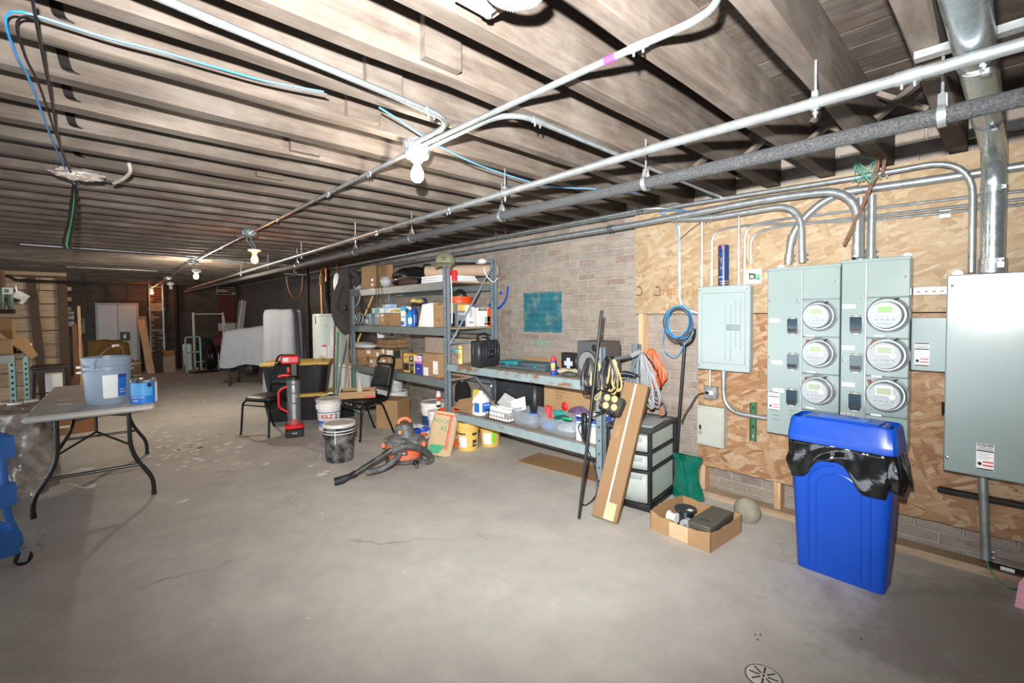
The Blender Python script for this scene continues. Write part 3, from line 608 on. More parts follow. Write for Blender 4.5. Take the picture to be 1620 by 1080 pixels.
# ------------------------------------------------------------ loose cables
def cable(label, pts, r, m, name='cable', group=None, n=6, res=8): return solo(name, MB().tube(spline(pts, res), r, n), m, label, 'cable', group)
LB = M('2f93dc', .35); LBK = M('1b1a1a', .4)
ct = [at(118, 291, z=2.2), at(104, 268, z=2.2), at(80, 215, z=2.2), at(48, 130, z=2.2), at(25, 85, z=2.2), at(10, 42, z=2.21), at(13, 22, z=2.225), at(35, 19, z=2.225), at(90, 35, z=2.225), at(170, 60, z=2.222), at(250, 80, z=2.222), at(330, 103, z=2.222), at(420, 128, z=2.225), at(512, 145, z=2.228)]
cable('bright blue cable looping at upper left and running along a joist', ct, .0032, LB)
cable('black cable following the blue one along the joist', [p+V((.02, .02, .004)) for p in ct], .0032, LBK)
cable('pale blue cable dipping from under a joist past the nearest lamp to the conduits', [at(600, 170, z=2.23), at(640, 195, z=2.22), at(690, 228, z=2.215), at(760, 262, z=2.21), at(840, 288, z=2.2), at(880, 296, z=2.2), at(945, 299, z=2.21), at(1010, 305, z=2.225)], .0036, M('5d9be0', .35))
cable('second dark cable hanging straight down the upper left ceiling', [at(50, -8, z=2.2), at(62, 60, z=2.2), at(80, 150, z=2.2), at(95, 230, z=2.2), at(117, 288, z=2.2)], .004, LBK)
y0 = at(118, 293, z=2.2).y
t = thing('cable_tail', 'bunch of dark and green cables hanging from the ceiling at left', 'cable')
for k, (dx, m) in enumerate(((-4, LBK), (0, M('3f8a58', .4)), (3, LBK))): part('wire', MB().tube(spline([at(118+dx*.3, 292, y=y0), at(117+dx, 320, y=y0), at(113+dx, 350, y=y0), at(106+dx*1.4, 385, y=y0), at(108+dx, 393, y=y0)], 6), .009 if m is LBK else .006, 6), m, t)
p = at(124, 273, z=2.215); solo('plastic_wad', MB().ball((p.x, p.y, 2.205), .03, 18, 12, (3.6, 1.4, 1.0), .25, 3), M('a99d94', .18, var=.4, scale=40, bump=.6), 'crumpled clear plastic wrapped under a joist at left', 'plastic')
p = at(200, 262, z=2.2); solo('cable_stub', MB().tube(spline([at(204, 258, z=2.235), at(206, 272, z=2.2), at(195, 283, z=2.19), at(180, 290, z=2.19)], 6), .009, 8), M('b8aea2', .5), 'short grey cable stub curling from a left-hand joist', 'cable')
# wires down the boarded wall and the coil
XW = 3.40
def cw(label, pp, r, m, x=XW): return cable(label, [at(a, b, x=x) for a, b in pp], r, m)
cw('blue data cable dropping down the boarded wall to the coil', ((1150, 322), (1110, 332), (1045, 335), (1066, 348), (1074, 378), (1073, 430), (1077, 470), (1082, 492)), .0034, LB)
cw('brown cable drooping across the top of the boards', ((1128, 340), (1100, 358), (1076, 378)), .003, M('4b3a30', .5), 3.42)
t = thing('cable_coil', 'coil of blue and black cable hanging on the boards', 'cable'); cen = at(1076, 511, x=3.41); rr = random.Random(4)
for k in range(7):
    R1, R2 = .105+rr.uniform(-.01, .008), .125+rr.uniform(-.012, .01); oy, oz = rr.uniform(-.012, .012), rr.uniform(-.015, .015); tl = rr.uniform(-.2, .2)
    P = []
    for i in range(24):
        a = 2*PI*i/24; y, z = R1*math.cos(a), R2*math.sin(a); P.append((cen.x-.02+rr.uniform(-.003, .003)-.004*k, cen.y+oy+y*math.cos(tl)-z*math.sin(tl), cen.z+oz+y*math.sin(tl)+z*math.cos(tl)))
    part('loop', MB().tube(spline(P, 2, True), .0042, 6, closed=True), LB if k % 2 else M('46484c', .4), t, label='blue loop' if k % 2 else 'black loop')
part('loose_end', MB().tube(spline([at(x, y, x=3.37) for x, y in ((1051, 520), (1049, 545), (1056, 560), (1070, 564), (1083, 545), (1098, 525))], 6), .0032, 6), LB, t)
# ------------------------------------------------------------ electrical gear on the boarded wall
WX = 3.447
def screw(t, x, y, z, r=.006): part('screw', MB().lathe([(r, 0), (r*.9, .003), (.001, .0045)], 10, (x, y, z), Matrix.Rotation(-PI/2, 3, 'Y')), CHROME, t)
# breaker panel
a, b = at(1104, 452, x=3.36), at(1187, 588, x=3.36)
Y0, Y1, Z0, Z1 = b.y, a.y, .975, 1.58
t = thing('breaker_panel', 'flush grey breaker panel with a ribbed door, left of the meters', 'breaker panel', (0, 0, 0))
part('cabinet', MB().rng(3.365, WX, Y0+.012, Y1-.012, Z0+.008, Z1-.008, .003), PANELL, t)
part('trim', MB().rng(3.352, 3.366, Y0, Y1, Z0, Z1, .006), PANELL, t)
dw = MB().rng(3.345, 3.354, Y0+.03, Y1-.035, Z0+.05, Z1-.05, .005)
part('door', dw, PANELL, t)
for k, (f, top) in enumerate(((.34, .53), (.25, .53), (.16, .40), (.08, .42))):
    y = Y0+.03+(Y1-Y0)*f*1.05
    part('rib', MB().box((3.3455, y, Z1-.09-top*.5+.02), (.007, .008, top-.08 if k > 1 else .4), .003), PANELL, t)
part('latch', MB().rng(3.339, 3.346, Y0+.065, Y0+.155, 1.265, 1.305, .004), M('7d8b90', .4), t)
for y in (Y0+.018, Y1-.02):
    for z in (Z0+.03, Z1-.03): screw(t, 3.352, y, z)
# blue spirits tube standing on the breaker panel
p = at(1144, 452, x=3.40)
t = thing('cardboard_tube', 'dark blue cylindrical gift tube standing on top of the breaker panel', 'tube', (3.405, p.y, 1.5805)); R = .036; hh = at(1145, 387, x=3.37).z-1.58
part('tube', MB().lathe([(.001, 0), (R, 0), (R, hh-.003), (R-.004, hh), (.001, hh)], 28), M('16386b', .35, var=.1, scale=5), t)
GOLD = M('c9a468', .35, .6, var=.05)
def arcband(r, z0, z1, a0, a1, n=10):
    mb = MB(); vs = []
    for i in range(n+1):
        a = a0+(a1-a0)*i/n; vs += [(r*math.cos(a), r*math.sin(a), z0), (r*math.cos(a), r*math.sin(a), z1)]
    return mb.add(vs, [(2*i, 2*i+2, 2*i+3, 2*i+1) for i in range(n)])
part('red_mark', arcband(R+.0006, hh-.03, hh-.004, PI*1.02, PI*1.14), M('d9503c', .5), t)
part('band', arcband(R+.0006, .028, .035, PI*.9, PI*1.55), GOLD, t)
part('band', arcband(R+.0006, .012, .018, PI*.9, PI*1.55), GOLD, t)
part('stag_emblem', MB().tube(spline([(-R-.0005, -.012, .205), (-R-.001, -.004, .19), (-R-.001, 0, .178), (-R-.001, .006, .192), (-R-.0005, .014, .205)], 4), .0022, 5).tube([(-R-.001, 0, .185), (-R-.001, .001, .16)], .0028, 5), GOLD, t)
text('18', .03, GOLD, t, (-R-.001, -.002, .125), '-x'); text('distilled', .016, M('c9cfd8', .5), t, (-R-.0012, 0, .062), '-x', sx=.8)
# picture card
p = at(1192, 437, x=3.42); t = thing('picture_card', 'small square picture card of a green lit device, leaning above the breaker panel', 'card', (3.428, p.y, p.z-.048), rot=(0, 0, 0))
part('card', MB().box((0, 0, .048), (.004, .1, .1), .001), PAPER, t); part('printed_device', MB().prism([(.034, .075), (-.008, .068), (-.014, .03), (.03, .026)], 'x', -.0026, -.002), M('3a3f3c', .5), t); part('printed_screen', MB().prism([(.024, .058), (.002, .055), (0, .038), (.022, .036)], 'x', -.0032, -.0026), M('cfd8b8', .5), t); part('printed_green', MB().prism([(-.004, .066), (-.044, .058), (-.04, .03), (-.016, .024)], 'x', -.0025, -.002), M('63b878', .5), t)
part('printed_shadow', MB().prism([(-.014, .03), (-.044, .034), (-.03, .02)], 'x', -.003, -.0026), M('2d5068', .5), t)
# label builder
def sticker(t, x, ya, yb, za, zb, head=None, red=True):
    "white warning label facing the room, ya is its left edge"
    part('warning_label', MB().rng(x-.0008, x, yb, ya, zb, za), PAPER, t, smooth=0); w = ya-yb; h = za-zb; xx = x-.0016
    part('label_header', MB().rng(xx, x-.0008, yb+w*.02, ya-w*.02, za-h*(.1 if head else .06), za-h*.01), INK, t, smooth=0)
    if head: text(head, h*.085, PAPER, t, (xx-.0004, (ya+yb)/2, za-h*.055), '-x', sx=1.5)
    part('label_header', MB().rng(xx, x-.0008, yb+w*.02, ya-w*.02, za-h*.3, za-h*.25), INK, t, smooth=0)
    for k in range(4): part('label_line', MB().rng(xx, x-.0008, yb+w*(.1+.2*(k % 2)), ya-w*.08, za-h*(.36+k*.065)-.002, za-h*(.36+k*.065)), GREYINK, t, smooth=0)
    for z in ((.13, .17), (.19, .225)): part('label_line', MB().rng(xx, x-.0008, yb+w*.06, ya-w*.06, za-h*z[1], za-h*z[0]), GREYINK, t, smooth=0)
    if red:
        part('danger_bar', MB().rng(xx, x-.0008, yb+w*.04, ya-w*.38, za-h*.71, za-h*.66), REDINK, t, smooth=0); part('danger_bar', MB().rng(xx, x-.0008, yb+w*.04, ya-w*.38, za-h*.84, za-h*.79), REDINK, t, smooth=0)
        part('hazard_symbol', MB().ball((xx, ya-w*.2, za-h*.77), h*.06, 8, 6, (.02, 1, 1.1)), INK, t)
    part('label_footer', MB().rng(xx, x-.0008, yb+w*.02, ya-w*.02, zb+h*.01, zb+h*.06), INK, t, smooth=0)
# meter stacks
MX = 3.28
LCD = M('98a684', .3, var=.03); LCDG = M('7fae5c', .3, var=.03); GLASS = M('b8c0c4', .05, var=0, rnd=0, alpha=.1, coat=.25); METERW = M('9fa5a8', .45, var=.03); SMOKE = M('2c3e48', .12, var=.1, rnd=0, coat=.5); CREAM = M('d9d5c4', .5); BROWN = M('7c3f2c', .5); LOGOINK = M('6f7478', .7, rnd=0)
XROT = Matrix.Rotation(-PI/2, 3, 'Y')     # lathe axis towards the room
def meter(t, y, z, R, green):
    m = part('meter_socket', MB().lathe([(R*1.16, -.004), (R*1.13, .004), (R*1.03, .008), (R*1.02, .03), (R*.97, .036), (R*.9, .036), (R*.9, 0)], 36, M=XROT), GALV, t, label=None); m.location = (MX, y, z)
    part('meter_face', MB().lathe([(.001, .088), (R*.8, .088), (R*.82, .084), (R*.82, .0)], 36, M=XROT), METERW, m)
    part('glass_cover', MB().lathe([(R*.9, .03), (R*.885, .09), (R*.85, .1), (.001, .102)], 36, M=XROT), GLASS, m)
    part('display', MB().rng(-.0905, -.088, -R*.36, R*.36, R*.14, R*.54, .001), LCDG if green else LCD, m, smooth=0)
    part('display_bezel', MB().rng(-.0896, -.0885, -R*.43, R*.43, R*.08, R*.66, .001), M('d5d9da', .4), m, smooth=0)
    part('port', MB().lathe([(R*.16, .088), (R*.16, .094), (R*.1, .0945), (.001, .0945)], 16, (0, -R*.42, R*.02), XROT), PORC, m)
    mb = MB().rng(-.0892, -.088, -R*.8, R*.8, -R*.1, -R*.085)
    for k in range(4): mb.rng(-.0892, -.088, -R*.5+k*R*.28, -R*.34+k*R*.28, -R*.34, -R*.24)
    mb.rng(-.0892, -.088, -R*.4, R*.4, -R*.54, -R*.5).rng(-.0892, -.088, -R*.3, R*.3, -R*.62, -R*.6); part('print', mb, GREYINK, m, smooth=0)
    part('socket_latch', MB().box((-.02, -R*.42, R*.98), (.014, R*.36, .006), .002, Euler((-.42, 0, 0))), IRON, m)
def cover(t, y, z, w, h):
    p = [(w/2, h*.5), (w/2, -h*.34), (w*.36, -h*.5), (-w*.36, -h*.5), (-w/2, -h*.34), (-w/2, h*.5)]
    c = part('breaker_cover', MB().prism(p, 'x', -.026, 0), SMOKE, t, smooth=20); c.location = (MX-.002, y, z)
    part('inner_breaker', MB().rng(-.0275, -.026, -w*.42, w*.42, -h*.36, -h*.14), BLK, c, smooth=0)
    for s in (-1, 1): part('hinge', MB().cyl((-.014, s*w*.3-.008, h*.53), (-.014, s*w*.3+.008, h*.53), .007, n=10), GALVD, c)
    part('catch', MB().box((-.014, 0, -h*.53), (.014, w*.5, .01), .003), CREAM, c); part('top_strip', MB().rng(-.02, -.004, -w*.52, w*.52, h*.5, h*.56, .002), CREAM, c)
def stack(label, px, cols, tags, green, covs, stk, head):
    (xl, xm, xr), (zt, zb) = px
    YA, YM, YB_ = at(xl, 550, x=MX).y, at(xm, 550, x=MX).y, at(xr, 550, x=MX).y
    t = thing('meter_stack', label, 'meter stack', group=None)
    part('cabinet', MB().rng(MX+.014, WX, YB_+.004, YA-.004, zb+.004, zt-.004, .003), PANEL, t)
    part('left_cover', MB().rng(MX, MX+.016, YM+.0015, YA, zb, zt, .004), PANEL, t)
    zz = sorted([zt]+cols['joints']+[zb], reverse=True)
    for a, b in zip(zz, zz[1:]): part('meter_cover', MB().rng(MX, MX+.016, YB_, YM-.0015, b+.0012, a-.0012, .004), PANEL, t)
    part('divider', MB().rng(MX-.003, MX+.002, YM-.004, YM+.004, zb, zt, .001), GALV, t)
    part('rain_lip', MB().rng(MX-.006, MX+.02, YB_-.004, YA+.004, zt-.018, zt+.002, .003), PANEL, t)
    for i, (x, y, R) in enumerate(cols['meters']): p = at(x, y, x=MX-.05); meter(t, p.y, p.z, R, green[i])
    for x, y in covs: p = at(x, y, x=MX); cover(t, p.y, p.z, .058, .094)
    for x, y in tags: p = at(x, y, x=MX); part('tag_label', MB().box((MX-.0008, p.y, p.z), (.0016, .062, .024)), M('ece8e2', .6), t, smooth=0)
    for x, y in cols['screws']: p = at(x, y, x=MX); screw(t, MX, p.y, p.z, .008)
    for x, y, m in cols['seals']: p = at(x, y, x=MX-.01); part('seal', MB().box((MX-.008, p.y, p.z), (.01, .016, .034), .003, Euler((.25 if x % 2 else -.4, 0, 0))), m, t)
    for x, y in cols['hasps']: p = at(x, y, x=MX); part('hasp', MB().box((MX-.006, p.y, p.z), (.01, .05, .01), .003).lathe([(.009, -.002), (.009, .002)], 10, (MX-.01, p.y-.03, p.z), XROT), PORC, t)
    for (x0, y0, x1, y1) in stk: a, b = at(x0, y0, x=MX), at(x1, y1, x=MX); sticker(t, MX, a.y, b.y, a.z, b.z, head)
    for k in range(2 if cols.get('vents') else 0):
        for j in range(3): p = at(1228+26*k, 649-0+j*7.0, x=MX); part('louvre', MB().box((MX-.003, p.y, p.z), (.008, .04, .007), .003), PANEL, t)
    for x, y in cols['washers']: p = at(x, y, x=WX-.02); p.y = max(YB_+.03, min(YA-.03, p.y)); part('mounting_ear', MB().lathe([(.02, 0), (.02, .006), (.012, .008), (.004, .008), (.004, .01), (.001, .01)], 16, (WX-.012, p.y, zt+.012), XROT), PORC, t)
    for w, x, y, s in cols['notes']: p = at(x, y, x=MX); text(w, s, LOGOINK, t, (MX-.0006, p.y, p.z), '-x')
    return t
zl = at(1214, 425, x=MX).z; zlb = at(1212, 683, x=MX).z; zr = at(1380, 409, x=MX).z
def zj(*pp): return [at(x, y, x=MX).z for x, y in pp]
stack('left electricity meter stack with three round meters, conduit at its lower left', ((1213.5, 1268, 1328), (zl, zlb)),
      dict(meters=[(1293, 500, .082), (1292, 559, .082), (1291, 618, .082)], joints=zj((1300, 473), (1300, 533), (1300, 592), (1300, 651)), screws=[(1218, 476), (1217, 565), (1262, 474), (1322, 445)], seals=[(1277, 541, BROWN), (1276, 600, BROWN), (1278, 657, BROWN)], hasps=[(1282, 531), (1283, 588), (1282, 645)], vents=1, washers=[(1235, 419)], notes=[('2.R', 1262, 479, .02), ('common', 1276, 477, .016), ('2', 1273, 537, .018), ('garage', 1273, 591, .014)]),
      [(1225.5, 507), (1229, 573), (1231, 617)], (0, 0, 0), [(1255.5, 516), (1255, 572), (1254, 628)], [(1216, 618, 1233, 650)], None)
stack('right electricity meter stack with three round meters, behind the blue bin', ((1330, 1369, 1438), (zr, zlb)),
      dict(meters=[(1402, 498, .087), (1401, 562, .087), (1400, 626, .087)], joints=zj((1400, 470), (1400, 535), (1400, 596), (1400, 659)), screws=[(1334, 570), (1362, 470), (1433, 438)], seals=[(1381, 541, BROWN), (1376, 605, BROWN), (1381, 671, BROWN)], hasps=[(1391, 531), (1387, 595), (1386, 656)], washers=[(1334, 412), (1346, 410), (1440, 402)], notes=[('1-F', 1375, 475, .02), ('2', 1372, 538, .018), ('3-2', 1375, 600, .018)]),
      [(1343, 484.5), (1342, 550), (1342, 608)], (1, 0, 0), [(1355.5, 514), (1355, 574.5), (1353.5, 635)], [(1330.5, 652, 1350, 692)], 'SIEMENS')
# small box between
a, b = at(1443, 503, x=3.36), at(1501, 588, x=3.36)
t = thing('disconnect_box', 'small grey box between the meters and the large cabinet', 'electrical box')
part('body', MB().rng(3.362, WX, b.y+.01, a.y, b.z, a.z, .003), PANEL, t); part('cover', MB().rng(3.352, 3.364, b.y+.008, a.y+.002, b.z-.003, a.z+.004, .004), PANEL, t)
p, e = at(1447, 541.5, x=3.352), at(1470, 580, x=3.352); sticker(t, 3.352, p.y, e.y, p.z, e.z)
# large cabinet
MPX = 3.25; a = at(1498, 432, x=MPX); zt, zb = 1.572, .567
t = thing('electrical_cabinet', 'large grey enamel cabinet at the right edge', 'electrical cabinet')
part('cabinet', MB().rng(MPX+.012, WX, -.55, a.y-.006, zb+.006, zt-.004, .004), PANEL, t); part('door', MB().rng(MPX, MPX+.014, -.56, a.y, zb, zt, .006), PANEL, t)
for x, y in ((1506, 452), (1498, 723)): p = at(x, y, x=MPX); screw(t, MPX, p.y, p.z, .008)
part('hinge', MB().cyl((MPX+.004, a.y+.004, .86), (MPX+.004, a.y+.004, .92), .006, n=8), IRON, t)
p, e = at(1545, 700, x=MPX), at(1572, 746, x=MPX); sticker(t, MPX, p.y, e.y, p.z, e.z, 'SIEMENS')
p = at(1515, 428, x=WX-.02); part('mounting_ear', MB().lathe([(.022, 0), (.022, .006), (.012, .008), (.001, .009)], 16, (WX-.012, p.y, zt+.012), XROT), PORC, t)
# key cabinet + outlet
KX = 3.375; a, b = at(1101, 641, x=KX), at(1145, 708, x=KX); za, zb2 = at(1122, 643.5, x=KX).z, at(1122, 706, x=KX).z
t = thing('key_cabinet', 'small pale locked metal cabinet under the outlet', 'cabinet')
CRM = M('adafa5', .4, var=.03)
part('body', MB().rng(KX+.008, WX, b.y+.004, a.y-.004, zb2, za, .003), CRM, t); part('door', MB().rng(KX, KX+.01, b.y+.012, a.y-.012, zb2+.012, za-.012, .003), CRM, t)
p = at(1108, 676, x=KX); part('lock', MB().rng(KX-.008, KX, p.y-.008, p.y+.008, p.z-.012, p.z+.022, .004), BLK, t)
mb = MB()
for i in range(3):
    for j in range(3): mb.box((KX-.001, p.y+.009-i*.009, p.z-.024-j*.011), (.002, .005, .005))
part('keypad', mb, BLK, t, smooth=0)
OX = 3.40; a, b = at(1113, 610, x=OX), at(1133, 630, x=OX)
t = thing('outlet_box', 'galvanised outlet box with a black plug in it', 'outlet', )
part('box', MB().rng(OX, WX, b.y, a.y, b.z-.01, a.z, .004), GALV, t); ym, zm = (a.y+b.y)/2, (a.z+b.z)/2-.005
part('receptacle', MB().rng(OX-.004, OX, ym-.024, ym+.024, zm-.014, zm+.014, .004), PAPER, t); part('slots', MB().box((OX-.0045, ym-.012, zm), (.001, .003, .01)).box((OX-.0045, ym-.006, zm), (.001, .003, .01)), INK, t, smooth=0)
t = thing('power_lead', 'black power lead plugged into the outlet and hanging to the drawer tower', 'cable')
q0 = V((OX-.022, ym+.012, zm)); part('plug', MB().rng(OX-.03, OX-.0045, ym+.001, ym+.022, zm-.011, zm+.011, .005), BLK, t)
P = [q0+V((-.008, .01, 0)), at(1103, 625, x=3.34), at(1092, 642, x=3.31), at(1085, 652, x=3.29), at(1078, 668, x=3.27)]; part('lead', MB().tube(spline(P, 6), .0045, 6), M('2c1f1c', .5), t)
# long black rail on the boards, green ground wire, small labels on the plate
a, b = at(1483, 772, x=3.40), at(1640, 812, x=3.40)
t = thing('black_rail', 'long black metal rail fixed across the boards below the large cabinet', 'rail'); zz = (a.z+at(1620, 806, x=3.4).z)/2
part('rail', MB().rng(3.404, 3.446, -.7, a.y, zz-.013, zz+.013, .003), IRON, t); part('rail_lip', MB().rng(3.396, 3.404, -.7, a.y-.004, zz+.004, zz+.013, .001), BLK, t)
e = at(1560, 885, x=3.39)
cable('green ground wire from the conduit foot to the floor', [V((3.39, e.y, .113)), at(1566, 900, x=3.385), at(1580, 918, x=3.37), at(1600, 931, z=.005), at(1622, 932, z=.005)], .0042, M('2f7a46', .4))
p, q = at(1570, 893, x=3.425), at(1640, 907, x=3.425)
t = thing('floor_rail', 'dark metal strip with a small white label on the bottom plate', 'rail'); part('strip', MB().rng(3.425, 3.4395, -.6, p.y+.02, p.z-.016, p.z+.008, .002), IRON, t); s_ = at(1594, 899, x=3.424); part('paper_label', MB().box((3.4245, s_.y, p.z-.004), (.001, .05, .018)), PAPER, t, smooth=0)
a = at(1605, 959, z=0); P = [a, a+V((-.02, -.34, 0)), a+V((.13, -.34, .22)), a+V((.10, -.07, .20)), a+V((.045, -.012, .1))]; n_ = V((.011, 0, -.003))
t = thing('pink_sheet', 'corner of a pink foam board leaning at the bottom right edge', 'sheet')
part('board', MB().add(P+[q+n_ for q in P], [(0, 1, 2, 3, 4), (9, 8, 7, 6, 5)]+[(k, (k+1) % 5, 5+(k+1) % 5, 5+k) for k in range(5)]), M('ea9fb4', .6), t, smooth=0)
p = at(1495, 338, x=3.448); solo('wall_sticker', MB().box((3.4485, p.y, p.z), (.001, .045, .04)), PAPER, 'small white sticker on the upper boards left of the duct', 'sticker', smooth=0)
# ------------------------------------------------------------ steel rack along the brick wall
FX, BX_ = 2.80, 3.33
rk = thing('shelving_rack', 'long blue-grey steel rack along the brick wall, tall left bay and low right bay', 'rack')
YL, YMF, YMB, YR = 6.2, 3.965, 3.835, 2.04
def post(x, y, h):
    mb = MB(); sx = 1 if x < 3 else -1
    mb.rng(x-.02, x-.016, y-.029, y+.029, 0, h).rng(x-.02, x+.025, y-.029, y-.025, 0, h).rng(x-.02, x+.025, y+.025, y+.029, 0, h)
    o = part('post', mb, GREYP, rk, smooth=0)
    hm = MB()
    for k in range(int(h/.1)): hm.box((x-.0205, y, .06+k*.1), (.001, .012, .016))
    part('slot_holes', hm, INK, rk, smooth=0, kind='stuff')
for a in ((FX, YL, 1.75), (FX, YMF, 1.985), (FX, YR, 1.145), (BX_, YL-.1, 1.985), (BX_, YMB, 1.985), (BX_, YR+.03, 1.14)): post(*a)
def beam(x, ya, yb, zt, h, m):
    s = 1 if x < 3 else -1
    part('beam', MB().prism([(x-.022*s, zt-h), (x-.022*s, zt-.004), (x-.018*s, zt), (x+.012*s, zt), (x+.012*s, zt-.018), (x+.024*s, zt-.018), (x+.024*s, zt-h)], 'y', ya, yb), m, rk, smooth=0)
ZS = (1.733, 1.257, .713); ZT, ZBm = .888, .400
for z in ZS:
    beam(FX, YMF+.031, YL-.031, z, .083, BEAMG); beam(BX_, YMB+.031, YL-.13, z, .083, BEAMG)
    part('deck', MB().rng(FX+.014, BX_-.014, YMF+.03 if z > 1.0 else YMF+.03, YL-.14, z-.016, z+.001), DECKW, rk, smooth=0)
for z, in ((1.733,), (1.257,)): part('deck_edge', MB().rng(FX+.03, BX_-.025, YMF-.12, YMF+.028, z-.016, z+.001), PLANK, rk, smooth=0, label='projecting raw plywood edge')
for z in (ZT, ZBm):
    beam(FX, YR+.031, YMF-.031, z, .072, GREY_RUST if z > .6 else GREY_R2); beam(BX_, YR+.062, YMB-.031, z, .072, GREY_R2)
    part('deck', MB().rng(FX+.014, BX_-.014, YR+.03, YMF-.12, z-.016, z+.001), DECKW, rk, smooth=0)
def bar(name, a, b, r=.011, m=GREYP): part(name, MB().cyl(a, b, r, n=8), m, rk)
for z in (1.955, 1.1): bar('end_bar', (FX+.01, YMF-.005, z), (BX_-.01, YMB, z), .013)
bar('end_bar', (FX+.01, YR+.0, 1.045), (BX_-.01, YR+.03, 1.045), .014); bar('end_bar', (FX+.01, YR+.0, .2), (BX_-.01, YR+.03, .2), .012)
bar('diagonal_brace', (BX_-.02, YMB-.02, 1.92), (FX+.02, YMF-.03, 1.09)); bar('diagonal_brace', (FX+.02, YMF-.03, 1.06), (BX_-.02, YMB-.02, .46)); bar('diagonal_brace', (FX+.02, YL-.02, .1), (BX_-.02, YL-.08, .75)); bar('diagonal_brace', (BX_-.02, YR+.02, 1.02), (FX+.03, YR-.0, .42))
part('white_cord', MB().tube(spline([(FX+.03, YMF-.045, 1.79), (FX+.035, YMF-.05, 1.5), (FX+.03, YMF-.05, 1.3)], 5), .006, 6), PORC, rk, label='white cord tied to the post'); part('white_cord', MB().tube(spline([at(766, 423, y=YMB-.05), at(769, 435, y=YMB-.06), at(780, 446, y=YMB-.06), at(787, 440, y=YMB-.05)], 6), .006, 6), PORC, rk, label='white cord looped at the rear post')
# ---- generic box helpers
def PB(l, c, r, t, z0, xf, dx=None):
    "box whose left face (towards the room) spans photo columns l..c and whose near end spans c..r"
    y1, y0 = at(l, t, x=xf).y, at(c, t, x=xf).y
    return xf, (at(r, t, y=y0).x if dx is None else xf+dx), y0, y1, z0, at(c, t, x=xf).z
def NB(l, r, t, z0, yf, dy):
    "box whose near end (towards the camera side) spans columns l..r at y=yf"
    a, b = at(l, t, y=yf), at(r, t, y=yf); return a.x, b.x, yf, yf+dy, z0, (a.z+b.z)/2
def boxt(name, label, bb, m, cat='box', group=None, rz=0, body='carton', bev=.004, tape=True, decals=(), tilt=None):
    x0, x1, y0, y1, z0, z1 = bb; t = thing(name, label, cat, ((x0+x1)/2, (y0+y1)/2, z0), rz, group, rot=tilt)
    sx, sy, sz = x1-x0, y1-y0, z1-z0; mb = MB().box((0, 0, sz/2), (sx, sy, sz), bev); part(body, mb, m, t, smooth=25)
    if tape:
        w = .024
        if sy > sx: part('tape', MB().box((0, 0, sz+.0006), (w, sy*.98, .001)).box((0, -sy/2-.0006, sz*.82), (w, .001, sz*.34)), TAPE, t, smooth=0)
        else: part('tape', MB().box((0, 0, sz+.0006), (sx*.98, w, .001)).box((-sx/2-.0006, 0, sz*.82), (.001, w, sz*.34)), TAPE, t, smooth=0)
    for d in decals: decal(t, (sx, sy, sz), *d)
    return t
def decal(t, S3, face, u, v, w, h, m, name='paper_label', th=.001):
    sx, sy, sz = S3
    if face == '-x': part(name, MB().box((-sx/2-th/2-.0002, sy/2-u*sy, v*sz), (th, w*sy, h*sz)), m, t, smooth=0)
    if face == '-y': part(name, MB().box((-sx/2+u*sx, -sy/2-th/2-.0002, v*sz), (w*sx, th, h*sz)), m, t, smooth=0)
    if face == '+z': part(name, MB().box((-sx/2+u*sx, -sy/2+v*sy, sz+th/2+.0002), (w*sx, h*sy, th)), m, t, smooth=0)
def facetext(t, S3, face, u, v, s, size, m, **k):
    sx, sy, sz = S3
    loc = {'-x': (-sx/2-.0018, sy/2-u*sy, v*sz), '-y': (-sx/2+u*sx, -sy/2-.0018, v*sz), '+z': (-sx/2+u*sx, -sy/2+v*sy, sz+.0012)}[face]
    return text(s, size, m, t, loc, face, **k)
def dims(bb): return (bb[1]-bb[0], bb[3]-bb[2], bb[5]-bb[4])
# ---- top shelf
T0 = 1.7345
CG = 'cardboard boxes on the rack'
boxt('cardboard_box', 'tall narrow cardboard box with two white stickers, upright on the top shelf', PB(573, 591, 594, 419, T0, 2.83), CARDD, group=CG, rz=.1, decals=[('-x', .8, .38, .16, .1, PAPER), ('-x', .8, .17, .16, .1, PAPER), ('-x', .5, .985, .6, .03, M('8a6a42', .8), 'torn_edge')], tape=False)
boxt('cardboard_box', 'plain cardboard box beside the tall narrow one, half behind the black tarp', PB(594, 614, 622, 418, T0, 2.99), CARD, group=CG)
p = at(609, 452, x=2.86); solo('plastic_bag', MB().ball((2.87, p.y, T0+.075), .072, 16, 10, (1, 1.1, 1), .08, 5), M('d8dadc', .08, var=.2, rnd=0, alpha=.55, coat=.6), 'shiny clear plastic bag in front of the black tarp on the top shelf', 'bag')
def lump(name, label, cat, c, d, m, sd, j=.18, res=(22, 12), rz=0, **k):
    mb = MB().ball((0, 0, 0), 1, res[0], res[1], (1, 1, 1), j, sd); zb = min(v[2] for v in mb.v); mb.v = [(x*d[0]/2, y*d[1]/2, max(z*d[2]/2, -d[2]*.42)) for x, y, z in mb.v]
    mb.v = [(x*math.cos(rz)-y*math.sin(rz)+c[0], x*math.sin(rz)+y*math.cos(rz)+c[1], z+d[2]*.42+c[2]) for x, y, z in mb.v]
    return solo(name, mb, m, label, cat, mods=[('SUBSURF', dict(levels=1, render_levels=1))], smooth=80, **k)
BAGM = M('1b1d20', .28, var=.3, scale=9, bump=.5, coat=.2)
a = at(620, 440, x=2.95); lump('tarp_bundle', 'bundled black plastic tarp on the top shelf', 'tarp', (2.98, at(648, 430, x=2.98).y, T0), (.28, .8, .25), BAGM, 8, .16)
lump('dark_green_bag', 'dark green bag behind the black tarp on the top shelf', 'bag', (3.24, at(672, 420, x=3.24).y-.05, T0), (.15, .34, .32), M('1f3a30', .4, bump=.4), 9, .14)
